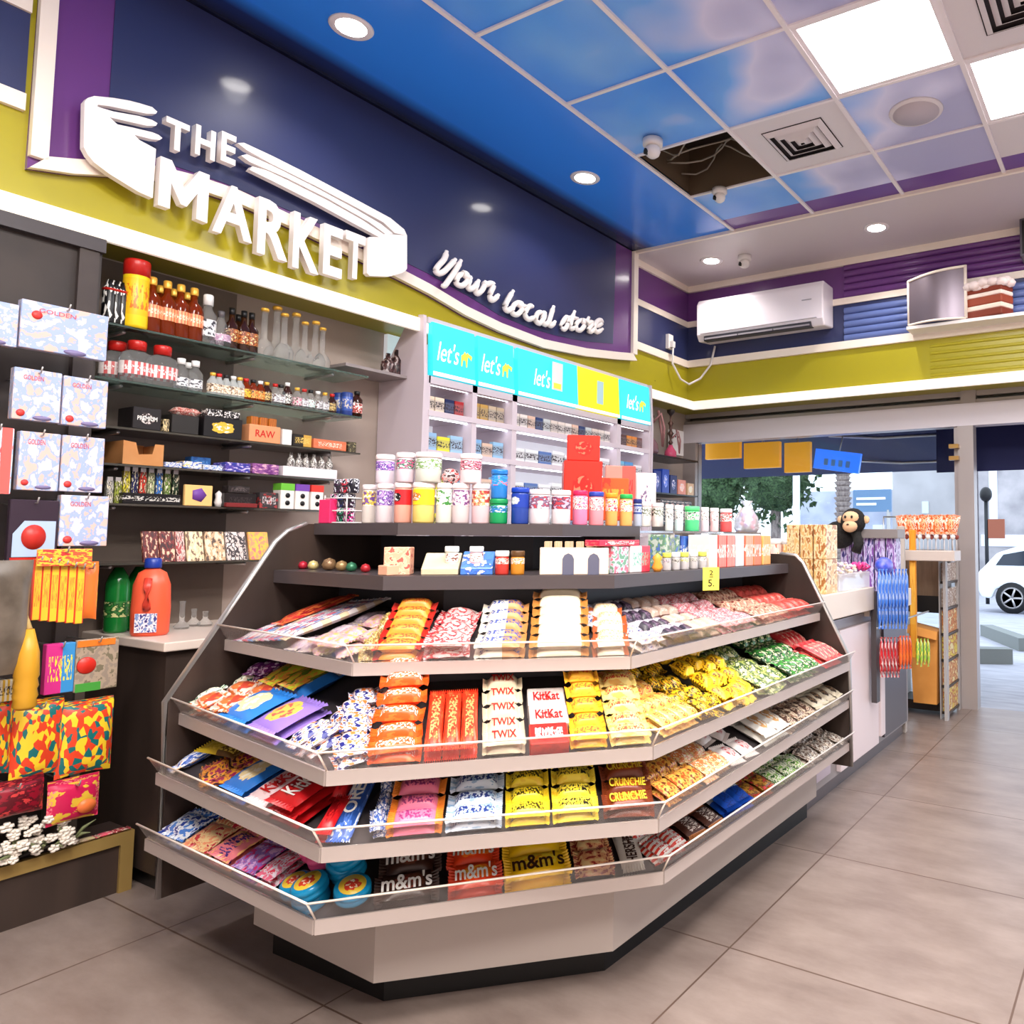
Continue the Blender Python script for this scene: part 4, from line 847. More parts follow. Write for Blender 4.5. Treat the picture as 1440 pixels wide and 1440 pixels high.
goldcap = mat('gold_cap', srgb(236, 180, 70), .3, .3); redcap = mat('red_cap', srgb(190, 34, 28), .3); whitecap = mat('white_cap', srgb(240, 238, 236), .35)
lab_or = pack((226, 110, 70), (240, 170, 120), (250, 220, 190), 'stripes', seed=101); lab_w = pack((238, 236, 232), (220, 220, 224), (60, 60, 70), 'splotch', seed=102)
whisky = [(.034, 0), (.036, .004), (.036, .13), (.030, .155), (.014, .175), (.012, .215)]
# shelf A
g = 'bottles on the topmost glass shelf'
can_dark = MB().lathe([(.022, 0), (.024, .01), (.024, .13), (.016, .15), (.012, .17)], n=12).build('dark_bottle', pack((20, 18, 20), (20, 18, 20), (230, 226, 220), 'bits', seed=103))
MB().lathe([(.013, .13), (.025, .126), (.025, .135)], n=12, cap=False).build('red_band', redcap, can_dark)
for j, X in enumerate((152, 161, 170)):
    o = can_dark if j == 0 else clone(can_dark); put(o, at('A', X, .0), 'slim black spotted bottle, %s from the left on the topmost glass shelf' % ORD[j], 'bottle', g)
o = MB().lathe([(.040, 0), (.043, .01), (.043, .235), (.040, .24)], n=18).build('gift_tube', pack((244, 206, 30), (240, 190, 30), (226, 120, 30), 'vert', seed=104)); MB().lathe([(.044, .205), (.044, .26), (.042, .268), (0, .27)], n=18).build('lid', redcap, o)
put(o, at('A', 188, -.005), 'tall yellow cylinder gift tube with red lid on the topmost glass shelf', 'tube')
wp = bottle('whisky_bottle', whisky, amber, [(.014, .205), (.015, .21), (.015, .235), (.012, .24)], goldcap, (.0368, .06, .115), lab_or)
for j, X in enumerate((211, 232, 251, 270)):
    o = wp if j == 0 else clone(wp); put(o, at('A', X, 0), 'amber whisky bottle with gold cap, %s in the front row beside the yellow tube' % ORD[j], 'bottle', g, sc=(1, 1, .93))
for j, X in enumerate((222, 241, 260)):
    put(clone(wp), at('A', X, .09), 'amber whisky bottle with gold cap, %s in the row behind' % ORD[j], 'bottle', g, sc=(1, 1, .93))
o = bottle('clear_spirit_bottle', [(.03, 0), (.033, .005), (.033, .12), (.016, .15), (.015, .17)], clearb, [(.019, .165), (.019, .205), (.016, .21)], whitecap, (.0338, .03, .10), lab_w); put(o, at('A', 290, 0), 'clear spirit bottle with white cap and white label on topmost shelf', 'bottle', g)
o = bottle('flask_bottle', [(.035, 0), (.04, .01), (.038, .07), (.016, .11), (.012, .13)], clearb, [(.012, .125), (.014, .15), (.01, .155)], mat('grey_cap', srgb(90, 86, 90), .4), (.0405, .02, .05), pack((200, 170, 190), (170, 130, 160), (230, 220, 230), 'splotch', seed=105)); put(o, at('A', 309, 0), 'squat clear flask bottle right of the white capped bottle', 'bottle', g)
bp_ = bottle('brown_bottle', [(.026, 0), (.028, .005), (.028, .10), (.012, .125), (.010, .165)], brownl, [(.011, .15), (.012, .18)], black, (.0287, .03, .085), pack((190, 110, 50), (110, 40, 20), (236, 200, 140), 'splotch', seed=106))
for j, (X, d) in enumerate(((324, 0), (341, 0), (352, 0.0), (333, .08))):
    o = bp_ if j == 0 else clone(bp_); put(o, at('A', X, d), 'small dark brown labelled bottle, %s of the four beside glass vases' % ORD[j], 'bottle', g)
vz = MB().lathe([(.034, 0), (.038, .01), (.040, .035), (.028, .06), (.013, .075), (.011, .17), (.013, .19), (.016, .2)], n=14).build('glass_vase', clearb)
MB().lathe([(0.014, .192), (.017, .2), (.014, .206)], n=14).build('gilt_rim', goldcap, vz)
for j, (X, d, s_) in enumerate(((370, 0, 1.05), (387, .06, 1.25), (398, 0, 1.05), (414, .05, 1.2), (427, 0, .98), (442, .03, 1.1), (452, 0, .95))):
    o = vz if j == 0 else clone(vz); put(o, at('A', X, d), 'long necked clear glass vase, %s from the left on the topmost shelf' % ORD[j], 'vase', 'long necked glass vases', sc=s_)
# shelf B
g = 'bottles on the second glass shelf'
bg = bottle('spirit_bottle', [(.055, 0), (.058, .005), (.058, .095), (.05, .115), (.02, .13), (.019, .135)], clearb, [(.03, .128), (.031, .16), (.028, .165)], redcap, (.0588, .03, .08), pack((226, 214, 212), (200, 90, 90), (236, 226, 224), 'stripes', seed=110), n=18, sx=.6)
for j, (X, d) in enumerate(((190, 0), (226, 0), (162, .08))):
    o = bg if j == 0 else clone(bg); put(o, at('B', X, d), 'wide clear red capped bottle, %s, on the second shelf' % ['front left', 'front right', 'behind at left'][j], 'bottle', g)
sb = bottle('small_clear_bottle', [(.026, 0), (.028, .004), (.028, .075), (.012, .10), (.011, .11)], clearb, [(.015, .106), (.015, .13)], whitecap, (.0286, .015, .05), lab_w)
for j, (X, d) in enumerate(((253, 0), (273, 0), (264, .06))):
    o = sb if j == 0 else clone(sb); put(o, at('B', X, d), 'small clear bottle with silver cap, %s beside the red capped bottles' % ORD[j], 'bottle', g)
cols_ = [((236, 226, 214), (214, 190, 160), 'white'), ((240, 200, 60), (220, 160, 40), 'yellow'), ((200, 96, 40), (236, 180, 90), 'orange'), ((60, 40, 34), (220, 190, 120), 'dark'), ((230, 228, 226), (190, 190, 196), 'clear'), ((24, 20, 22), (236, 236, 230), 'black'), ((206, 90, 130), (240, 220, 220), 'pink'), ((170, 200, 190), (240, 240, 240), 'pale green')]
seq = [(298, 0), (307, 0), (317, 0), (327, 0), (336, 0), (345, 1), (355, 2), (365, 2), (374, 3), (386, 4), (394, 4), (403, 5), (417, 6), (427, 4), (436, 7), (446, 4), (456, 4), (466, 3)]
for j, (X, ci) in enumerate(seq):
    c1, c2, nm_ = cols_[ci]; hh = .095 if ci != 5 else .11
    o = bottle('miniature_bottle', [(.019, 0), (.021, .003), (.021, hh*.6), (.010, hh*.78), (.009, hh*.9)], [clear_liq, amber, amber, brownl, clearb, brownl, clearb, clearb][ci], [(.010, hh*.85), (.011, hh)], [goldcap, redcap, black, whitecap][j % 4], (.0215, .012, hh*.5), pack(c1, c2, (90, 60, 50), 'splotch', seed=j % 3))
    put(o, at('B', X, .0), 'miniature bottle with %s label, %s of the row on the second shelf' % (nm_, ORD[j] if j < 12 else ['thirteenth', 'fourteenth', 'fifteenth', 'sixteenth', 'seventeenth', 'eighteenth'][j-12]), 'bottle', 'miniature bottles on the second glass shelf')
for j, X in enumerate((476, 487)):
    o = MB().lathe([(.025, 0), (.027, .004), (.027, .11), (.024, .115)], n=16).build('drink_can', pack((36, 60, 130), (60, 90, 170), (210, 200, 190), 'vert', seed=120+j)); put(o, at('B', X, .05*(1-j)), 'navy blue tin can, %s at the right end of the second shelf' % ('left' if j == 0 else 'right'), 'can')
o = bottle('herbal_liqueur_bottle', [(.02, 0), (.03, .003), (.03, .09), (.015, .105), (.012, .12)], brownl, [(.013, .112), (.014, .13)], black, (.0305, .02, .07), pack((238, 234, 226), (190, 40, 40), (40, 70, 50), 'splotch', seed=122), sx=.6); put(o, at('B', 501, 0), 'dark bottle with white and red label at the shelf\'s right end', 'bottle')

# boxes etc. on lower shelves: (shelf, X0, X1, height, depth, material, name, label, cat, text)
def sbox(k, X0, X1, h, dep, m, name, label, cat, txt=None, dx=0, grp=None, z=None, bv=.002):
    z_ = SH[k] if k in SH else k
    p0 = at(k, X0, dx-.035); p1 = at(k, X1, dx-.035); w_ = p1.y-p0.y
    o = empty(name, ((p0.x), (p0.y+p1.y)/2, z_+(z or 0)+.0005))
    q = bev(MB().box(-dep, 0, -w_/2, w_/2, 0, h).build('box_body', m, o), bv, 1)
    if txt: text(txt[0], w_*txt[1], h*txt[2], MATS[txt[3]], o, (.0012, 0, h*.5), FACE_X, name='printed_name')
    return tag(o, label, cat, grp)
black_p = pack((24, 22, 24), (40, 36, 38), (220, 210, 200), 'logo', seed=130)
sbox('C', 186, 226, .085, .12, pack((34, 30, 32), (60, 50, 50), (210, 200, 196), 'picture', seed=131), 'acrylic_box', 'black and clear display box at left of the third glass shelf', 'box', ('PREMIUM', .7, .2, 'white_print'))
sbox('C', 229, 238, .05, .05, pack((30, 28, 26), (180, 160, 120), (220, 200, 150), 'splotch', seed=132), 'small_dark_box', 'tiny black and gold box beside the display box', 'box')
sbox('C', 241, 279, .075, .12, mat('dark_mesh', srgb(34, 30, 28), .6), 'dark_basket', 'dark basket of wrapped goods on the third glass shelf', 'basket')
for j, X in enumerate((249, 258, 268)):
    o = MB().pillow(.05, .06, .04, 1, 6, 6).build('wrapped_sweet', pack((230, 170, 160), (180, 80, 70), (240, 220, 210), 'splotch', seed=133+j)); put(o, at('C', X, .03)+Vector((0, 0, .076)), 'pink wrapped sweet, %s in the dark basket' % ORD[j], 'sweet', 'wrapped sweets in the dark basket')
sbox('C', 286, 340, .085, .13, pack((26, 24, 26), (226, 180, 60), (236, 232, 226), 'picture', seed=137), 'black_counter_box', 'black box with gold oval emblem on the third glass shelf', 'box')
for j in range(4): sbox('C', 290+12*j, 300+12*j, .03, .05, pack((235, 230, 226), (60, 54, 56), (20, 20, 20), 'splotch', seed=138+j), 'rolling_paper_packet', 'black and white packet, %s standing in the black box' % ORD[j], 'packet', z=.086, grp='packets in the black counter box')
rt_ = pack((226, 160, 110), (216, 140, 90), (240, 190, 150), 'splotch', seed=142); kraft = mat('kraft_card', srgb(222, 150, 104), .6)
sbox('C', 350, 394, .075, .06, kraft, 'tan_counter_box', 'tan counter box with red capitals on the third glass shelf', 'box', ('RAW', .62, .42, 'red_print'))
for j in range(3): sbox('C', 352+13*j, 362+13*j, .12, .04, pack((216, 130, 50), (120, 50, 30), (240, 190, 90), 'stripes', seed=143+j), 'rolling_paper_packet', 'brown and orange packet, %s behind the tan box' % ORD[j], 'packet', dx=.065, grp='packets behind the tan box')
sbox('C', 397, 410, .07, .05, paper, 'white_card', 'plain white card right of the tan counter box', 'card')
sbox('C', 412, 438, .055, .08, pack((34, 30, 28), (206, 160, 70), (226, 190, 100), 'half', seed=147), 'black_gold_box', 'black box with gold corner right of the white card', 'box')
sbox('C', 441, 487, .045, .08, pack((220, 120, 84), (214, 110, 70), (246, 220, 200), 'logo', seed=190), 'flat_tan_box', 'flat tan box with pale lettering near the third shelf end', 'box')
sbox('C', 490, 501, .05, .06, pack((90, 80, 60), (40, 36, 30), (160, 150, 110), 'splotch', seed=148), 'olive_tin', 'small olive tin at the right end of the third shelf', 'tin')
# D: notched cardboard tray
p0, p1 = at('D', 172, -.035), at('D', 229, -.035); w_ = (p1-p0).y
t = tag(empty('cardboard_tray', (p0.x, (p0.y+p1.y)/2, SH['D']+.001)), 'brown open cardboard tray with notched front on the fourth glass shelf', 'cardboard box')
kr = noisy('brown_cardboard', srgb(186, 124, 70), srgb(198, 138, 84), 8, .7)
pts = [(-.5, 0), (.5, 0), (.5, .085), (.28, .085), (.22, .045), (-.12, .04), (-.2, .085), (-.5, .09)]
tri = MB(); tri_prism(tri, [Vector((0, y*w_, z)) for y, z in pts], -.003); tri.build('notched_front', kr, t)
MB().box(-.16, -.003, -w_/2, -w_/2+.003, 0, .09).box(-.16, -.003, w_/2-.003, w_/2, 0, .085).box(-.16, -.157, -w_/2, w_/2, 0, .09).box(-.16, -.003, -w_/2, w_/2, 0, .003).build('tray_body', kr, t)
for j, (X0, X1, h, cc, lb) in enumerate([(232, 256, .02, ((236, 226, 206), (70, 110, 190), (240, 236, 230)), 'white and blue'), (258, 284, .03, ((60, 100, 180), (226, 226, 236), (230, 200, 120)), 'pale blue'), (286, 313, .022, ((90, 130, 200), (236, 236, 240), (60, 60, 120)), 'light blue'), (317, 352, .04, ((50, 60, 150), (90, 70, 160), (200, 190, 230)), 'deep blue'), (355, 392, .045, ((110, 50, 120), (150, 90, 150), (226, 170, 190)), 'purple')]):
    sbox('D', X0, X1, h, .1, pack(*cc, 'splotch', seed=150+j), 'filter_packet', '%s flat packet on the fourth glass shelf' % lb, 'packet')
sbox('D', 268, 296, .06, .05, pack((40, 90, 150), (30, 70, 130), (80, 130, 190), 'logo', seed=156), 'blue_pouch', 'crumpled blue pouch standing behind the flat packets', 'pouch', dx=.1)
sbox('D', 398, 474, .045, .1, mat('white_card_tray', srgb(240, 230, 234), .5), 'white_card_tray', 'long white card tray of small gadgets on the fourth shelf', 'tray')
for j, X in enumerate((408, 419, 429, 440, 451, 462)):
    o = MB().lathe([(.014, 0), (.018, .01), (.016, .035), (.008, .05), (.007, .07)], n=10).build('small_pipe', pack((200, 196, 190), (80, 70, 70), (240, 236, 230), 'splotch', seed=160+j)); put(o, at('D', X, .02)+Vector((0, 0, .0455)), 'small glass pipe, %s in the white card tray' % ORD[j], 'pipe', 'small pipes in the white card tray')
# E
sbox('E', 172, 254, .042, .09, pack((20, 18, 20), (22, 20, 22), (200, 196, 190), 'stripes', seed=191), 'black_card_tray', 'black counter tray with white small lettering on the fifth shelf', 'tray')
lc = [(200, 196, 190), (150, 160, 60), (226, 210, 60), (30, 34, 90), (216, 60, 40), (196, 206, 150), (60, 120, 200), (120, 150, 70), (40, 60, 40)]
for j, cc in enumerate(lc):
    X = 152+j*11.5; o = MB().box(-.008, .008, -.011, .011, 0, .085).build('lighter', pack(cc, tuple(int(c*.5) for c in cc), (240, 230, 200), 'splotch', seed=170+j)); MB().box(-.006, .006, -.009, .009, .085, .1).build('metal_top', silver, o)
    put(o, at('E', X, .0 if j < 2 else .03)+Vector((0, 0, .0 if j < 2 else .043)), 'coloured cigarette lighter, %s from the left on the fifth shelf' % ORD[j], 'lighter', 'lighters on the fifth glass shelf')
t = sbox('E', 259, 298, .085, .015, mat('peach_card', srgb(238, 190, 120), .5), 'sticker_card', 'peach card with purple emblem beside the black lighter tray', 'card')
b = MB(); b.lathe([(0, .001), (.03, .001), (.03, 0)], n=5, axis='x').build('purple_emblem', mat('purple_ink', srgb(110, 60, 150), .5), t).location = (0.0005, 0, .045)
o = MB().lathe([(.012, 0), (.018, .02), (.012, .04), (.015, .055), (0, .07)], n=10).build('white_figurine', white); put(o, at('E', 307, 0), 'small white figurine between the peach card and black box', 'figurine')
sbox('E', 315, 360, .06, .09, pack((26, 20, 20), (30, 22, 22), (60, 50, 50), 'logo', seed=180), 'black_case', 'black case with dark red base on the fifth glass shelf', 'box')
sbox('E', 318, 362, .018, .02, mat('dark_red_base', srgb(120, 30, 30), .5), 'red_strip', 'dark red strip in front of the black case', 'strip', dx=-.022)
sbox('E', 365, 391, .07, .06, pack((60, 54, 56), (160, 60, 60), (210, 200, 200), 'logo', seed=181), 'grey_blister_pack', 'grey blister pack with red stripe on the fifth shelf', 'packet')
sbox('E', 320, 350, .03, .05, pack((40, 34, 34), (70, 60, 60), (100, 90, 90), 'logo', seed=182), 'dark_pouch', 'dark pouch lying on top of the black case', 'pouch', z=.061)
whitebox = mat('white_gloss_card', srgb(240, 232, 226), .4)
for j, (X0, X1, cc, lb) in enumerate([(394, 413, (110, 190, 60), 'green'), (415, 434, (120, 70, 170), 'purple'), (437, 454, (230, 60, 50), 'red')]):
    h = .115; t = sbox('E', X0, X1, h, .06, whitebox, 'white_filter_box', 'white box with %s top and black dots on the fifth shelf' % lb, 'box', grp='white boxes with coloured tops')
    w_ = (at('E', X1, -.035)-at('E', X0, -.035)).y
    MB().box(-.061, .001, -w_/2-.0005, w_/2+.0005, h-.03, h+.001).build('coloured_top', mat('top_%s' % lb, srgb(*cc), .4), t)
    for z_ in (.028, .062): MB().lathe([(0, .002), (.011, .002), (.011, .001)], n=14, axis='x').build('black_dot', ink, t).location = (.0005, 0, z_)
# F: leaning cards
for j, (X0, X1, c1, c2, c3, lb) in enumerate([(202, 225, (70, 22, 24), (110, 30, 30), (220, 180, 150), 'dark red'), (226, 248, (60, 24, 26), (120, 34, 34), (220, 190, 160), 'maroon'), (249, 262, (170, 70, 70), (226, 190, 180), (90, 30, 34), 'pink and red'), (264, 288, (238, 220, 190), (226, 200, 160), (120, 90, 70), 'cream'), (290, 318, (236, 214, 186), (210, 170, 130), (90, 70, 60), 'beige'), (320, 348, (214, 196, 190), (60, 50, 54), (236, 220, 214), 'grey and white'), (352, 380, (230, 150, 110), (226, 190, 70), (236, 120, 120), 'orange and pink')]):
    t = sbox('F', X0, X1, .125, .012, pack(c1, c2, c3, 'splotch', seed=190+j), 'hanging_card', '%s flat pack leaning on the lowest glass shelf' % lb, 'packet', grp='flat packs on the lowest glass shelf'); t.rotation_euler = (0, -.25, 0)

# ---------------------------------------------------------------- dark cupboard with pale worktop below the bottles
t = tag(empty('dark_cupboard', (-3.04, 1.45, 0)), 'dark wood cupboard with pale stone top behind the sweet stand', 'cupboard')
MB().box(-.59, 0, 0, 1.24, .06, .835).build('body', dark, t); MB().box(-.59, -.02, .02, 1.24, 0, .06).build('plinth', black, t)
bev(MB().box(-.6, .025, -.02, 1.25, .835, .868).build('worktop', mat('pale_stone', srgb(226, 208, 196), .3), t), .004)
def onc(X, Y): return onZ(X, Y, .869)
# orange detergent jug
p = onc(210, 893); t = tag(empty('detergent_jug', (p.x, p.y, .869)), 'orange plastic jug with blue cap on the pale worktop', 'jug')
jo = mat('orange_plastic', srgb(236, 92, 60), .35)
MB().lathe([(.055, 0), (.062, .01), (.064, .10), (.060, .19), (.045, .235), (.022, .25), (.02, .26)], n=20, sx=.75).build('body', jo, t)
MB().tube([(.046, .0, .215), (.055, .0, .18), (.054, .0, .12), (.047, .0, .10)], .013, 8).build('handle', mat('deep_orange', srgb(200, 60, 44), .35), t)
MB().lathe([(.026, .252), (.028, .256), (.027, .285), (.022, .29)], n=16).build('cap', mat('blue_cap', srgb(30, 56, 150), .35), t)
MB().box(.049, .051, -.035, .035, .015, .085).build('paper_label', pack((120, 140, 190), (236, 226, 230), (60, 60, 130), 'splotch', seed=200), t)
t.rotation_euler = (0, 0, -.7)
p = onc(162, 889); t = tag(empty('green_drink_pack', (p.x, p.y, .869)), 'bundle of green drink bottles in film left of the orange jug', 'drink pack')
for dx_, dy_ in ((0, 0), (-.02, .08)):
    o = MB().lathe([(.036, 0), (.04, .01), (.04, .19), (.03, .22), (.014, .25)], c=(dx_, dy_, 0), n=16).build('green_bottle', mat('green_bottle', srgb(24, 120, 50), .15), t); MB().lathe([(.041, .06), (.041, .12)], c=(dx_, dy_, 0), n=16, cap=False).build('paper_label', pack((60, 130, 60), (30, 90, 40), (220, 220, 150), 'splotch', seed=201), o)
# pink glass jar and clutter
p = onc(322, 880); o = MB().lathe([(.06, 0), (.085, .02), (.09, .12), (.07, .18), (.05, .2)], n=22).build('candy_jar', mat('pink_tinted_glass', srgb(200, 140, 150), .12, trans=.4)); MB().lathe([(.06, .2), (.062, .225), (0, .235)], n=22).build('lid', mat('jar_lid', srgb(170, 140, 140), .3, .4), o); put(o, Vector((-3.2, 1.92, .869)), 'big round pinkish glass jar standing on the pale worktop', 'jar')
for j, (X, Y, h) in enumerate(((255, 884, .10), (272, 880, .06), (288, 880, .05))):
    p = onc(X, Y); o = MB().lathe([(.025, 0), (.028, .01), (.01, .03), (.009, h), (.012, h+.01)], n=12).build('glass_stand', clearb); put(o, p, 'small clear glass piece, %s right of the orange jug' % ORD[j], 'glassware', 'clear glass pieces on the worktop')

# ---------------------------------------------------------------- left peg display with hanging packs
XP = -3.33
t = tag(empty('hanging_display_panel', (XP, 1.0, 0)), 'tall dark display panel with rows of hanging packets at left edge', 'display rack')
MB().box(-.035, 0, -1.6, .30, .25, 2.3).build('back_panel', noisy('rack_brown', srgb(44, 36, 34), srgb(56, 46, 42), 4, .5), t)
MB().box(-.037, .02, .225, .285, .25, 2.3).build('frame_post', noisy('rack_post', srgb(60, 50, 48), srgb(70, 60, 56), 4, .5), t)
MB().box(-.036, .03, -1.6, .30, 2.28, 2.33).build('top_rail', darkgrey, t)
MB().box(-.30, -.04, -1.6, .28, .25, 2.31).build('cabinet_body', noisy('rack_body', srgb(40, 34, 34), srgb(50, 42, 42), 4, .6), t)
XK = -3.085
def hang(X0, X1, Y0, Y1, m, name, label, cat, th=.02, kind='card', n=1, txt=None, grp=None, x=XK):
    """pack hanging from a hook at picture rectangle X0..X1, Y0..Y1; n copies one behind the other"""
    a = onX(X0, (Y0+Y1)/2, x); b_ = onX(X1, (Y0+Y1)/2, x); top_ = onX((X0+X1)/2, Y0, x); bo = onX((X0+X1)/2, Y1, x)
    w_, h_ = b_.y-a.y, top_.z-bo.z; o = empty(name, (x, (a.y+b_.y)/2, bo.z))
    if kind == 'bag':
        q = MB().pillow(h_, w_, th, 1, 10, 10, fin=.0, wob=.0008).build('bag_body', m, o); q.rotation_euler = (math.pi/2, 0, math.pi/2); q.location = (-th, 0, h_/2)
        MB().box(-.006-th/2, -.003-th/2, -w_/2, w_/2, h_-.012, h_+.012).build('header_seal', m, o)
    else:
        q = bev(MB().box(-th, 0, -w_/2, w_/2, 0, h_).build('pack_body', m, o), .002, 1)
    if txt: text(txt[0], w_*txt[1], h_*txt[2], MATS[txt[3]], o, (.0015, -w_*.1, h_*.83), FACE_X, name='printed_name')
    MB().tube([(XP-x, 0, h_-.01), (.015, 0, h_-.01), (.025, 0, h_+.008)], .0025, 6).build('hook', silver, o)
    tag(o, label, cat, grp)
    return o, w_, h_
import itertools
sky_p = lambda sd: pack((214, 202, 212), (160, 176, 214), (222, 184, 174), 'splotch', seed=sd, rough=.2)
pinkt = mat('pink_print', srgb(200, 90, 110), .4)
def balloon(X0, X1, Y0, Y1, sd, label, small=True):
    o, w_, h_ = hang(X0, X1, Y0, Y1, sky_p(sd), 'balloon_pack', label, 'balloon pack', th=.03, txt=('GOLDEN', .42, .09, 'pink_print'), grp='pale balloon packs on the hanging display')
    MB().lathe([(0, .0018), (.0001+min(w_, h_)*.09, .0018), (min(w_, h_)*.09, .0005)], n=16, axis='x').build('red_badge', mat('badge_red', srgb(214, 60, 56), .4), o).location = (0, -w_*.33, h_*.13 if small else h_*.72)
    MB().lathe([(0, .0018), (min(w_, h_)*.2, .0018), (min(w_, h_)*.2, .0005)], n=20, axis='x', sy=.3).build('printed_bar', mat('violet_grey', srgb(120, 110, 150), .4), o).location = (0, w_*.12, h_*.06)
balloon(28, 152, 432, 498, 300, 'wide pale balloon pack at the top right of the hanging display', False)
balloon(-60, 26, 420, 482, 301, 'pale balloon pack at the top left, cut by the frame')
balloon(18, 86, 520, 592, 302, 'pale balloon pack with red badge, second row left'); balloon(88, 151, 532, 600, 303, 'pale glossy balloon pack with red badge, second row right')
balloon(26, 84, 608, 690, 304, 'white balloon pack with grey oval, third row middle'); balloon(86, 146, 614, 692, 305, 'grey pink balloon pack, third row right')
balloon(84, 152, 697, 768, 306, 'white balloon pack with pink streaks, fourth row right')
o, w_, h_ = hang(-30, 18, 600, 694, pack((226, 230, 240), (180, 210, 235), (240, 90, 90), 'splotch', seed=307), 'balloon_pack', 'pale pack with a diagonal red edge, third row left', 'balloon pack')
MB().box(.0, .003, w_/2-.03, w_/2-.005, 0, h_).build('red_edge', mat('coral_edge', srgb(236, 96, 90), .4), o)
# dark toy pack, character left out
o, w_, h_ = hang(12, 81, 703, 790, mat('toy_dark', srgb(46, 30, 46), .35), 'toy_pack', 'dark toy pack with pale blue window on fourth row', 'toy')
MB().prism([Vector((.001, -w_*.42, h_*.08)), Vector((.001, w_*.35, h_*.08)), Vector((.001, w_*.45, h_*.2)), Vector((.001, w_*.45, h_*.66)), Vector((.001, -w_*.2, h_*.66)), Vector((.001, -w_*.42, h_*.45))], (.001, 0, 0)).build('printed_window', mat('toy_blue', srgb(170, 190, 220), .35), o)
MB().box(0, .002, -w_*.45, w_*.1, .0, h_*.07).build('red_strip', redcap, o); MB().lathe([(0, .003), (h_*.2, .003), (h_*.2, .001)], n=24, axis='x', sx=.8).build('red_disc', mat('toy_red', srgb(190, 44, 36), .4), o).location = (.001, 0, h_*.4)
# orange and yellow packs row
for j in range(6):
    X = 46+j*12; hang(X, X+13, 786+j*2, 872+j*1, pack((240, 190, 50), (226, 70, 40), (236, 120, 50), 'ends', seed=310+j), 'paint_tube_pack', 'slim red and yellow stick pack, %s from left below the toy pack' % ORD[j], 'sweets', th=.015, grp='slim red and yellow stick packs', x=-3.06)
hang(112, 140, 795, 872, pack((236, 120, 50), (240, 190, 60), (226, 80, 90), 'picture', seed=320), 'orange_bag', 'orange bag with pink heart, right of the stick packs', 'sweets', kind='bag', th=.03)
hang(20, 46, 792, 875, mat('cloudy_film', srgb(176, 160, 156), .25), 'clear_film_bag', 'cloudy clear bag left of the stick packs', 'bag', kind='bag', th=.03)
hang(52, 130, 772, 796, pack((226, 60, 60), (244, 190, 60), (236, 90, 60), 'splotch', seed=321), 'header_card', 'red and yellow header card above the stick packs', 'card', th=.006, x=-3.04)
# row with pink-blue pack and apple pack
hang(64, 105, 905, 975, pack((206, 50, 130), (60, 140, 200), (240, 220, 60), 'half', seed=322), 'chalk_pack', 'pink, yellow and blue pack beside the apple pack', 'toy', th=.03)
o, w_, h_ = hang(106, 166, 898, 970, pack((150, 134, 120), (170, 150, 130), (120, 110, 90), 'splotch', seed=323), 'apple_pack', 'brown blister card with a red apple picture', 'toy', th=.012)
MB().lathe([(0, .004), (.026, .003), (.028, 0)], n=20, axis='x').build('apple_picture', mat('apple_red', srgb(206, 44, 32), .35), o).location = (.001, -w_*.25, h_*.5)
MB().box(0, .002, -w_*.48, w_*.1, .0, h_*.16).build('green_strip', mat('leaf_green', srgb(70, 150, 60), .4), o); MB().box(0, .002, -w_*.48, w_*.4, h_*.86, h_*.98).build('orange_strip', mat('strip_orange', srgb(230, 120, 40), .4), o)
hang(0, 40, 955, 985, pack((236, 226, 200), (226, 180, 60), (60, 50, 40), 'stripes', seed=324), 'crayon_pack', 'cream striped pack at the left under the blurred toy', 'toy', th=.02)
for j, (X0, X1, lb) in enumerate(((-40, 20, 'left, cut by the frame'), (20, 92, 'middle'), (84, 162, 'right'))):
    hang(X0, X1, 990, 1094-4*(j == 2), pack((226, 70, 40), (250, 206, 50), (30, 110, 110), 'bits', seed=330+j), 'jelly_sweet_bag', 'big colourful bag of jelly sweets on the display, %s' % lb, 'sweets', kind='bag', th=.05, grp='big bags of jelly sweets')
o, w_, h_ = hang(70, 142, 1100, 1156, pack((200, 30, 80), (220, 180, 60), (236, 120, 130), 'logo', seed=335), 'orange_pink_box', 'crimson and yellow bag with round badge above the flowers', 'sweets', kind='bag', th=.04)
MB().lathe([(0, .004), (.022, .004), (.022, .001)], n=20, axis='x', sx=1.2).build('round_badge', mat('badge_orange', srgb(236, 120, 60), .4), o).location = (.003, w_*.2, h_*.35)
hang(-20, 64, 1104, 1150, pack((140, 20, 40), (90, 20, 30), (200, 60, 60), 'splotch', seed=336), 'dark_red_bag', 'dark red bag behind the white flowers', 'sweets', kind='bag', th=.04)
# blurred things hanging near the camera side
o = MB().pillow(.20, .34, .06, 1, 10, 10).build('hanging_clear_bag', noisy('smoky_film', srgb(84, 74, 64), srgb(120, 108, 96), 9, .3)); put(o, Vector((-2.98, .93, 1.0)), 'big cloudy plastic bag hanging at the left picture edge', 'bag'); o.rotation_euler = (math.pi/2, math.pi/2, math.pi/2+.2)
t = tag(empty('yellow_bottle_toy', (-2.96, 1.03, .72)), 'ribbed yellow toy bottle hanging at the left picture edge', 'toy')
MB().lathe([(.02, 0), (.03, .01), (.027, .03), (.031, .04), (.027, .06), (.031, .07), (.027, .09), (.031, .1), (.028, .17), (.012, .24)], n=16).build('body', mat('mustard_plastic', srgb(206, 150, 40), .4), t)
MB().tube([(0, 0, .24), (-.03, -.01, .3), (-.08, -.02, .34)], .008, 8).build('cap_cord', mat('sand_plastic', srgb(200, 170, 110), .5), t)

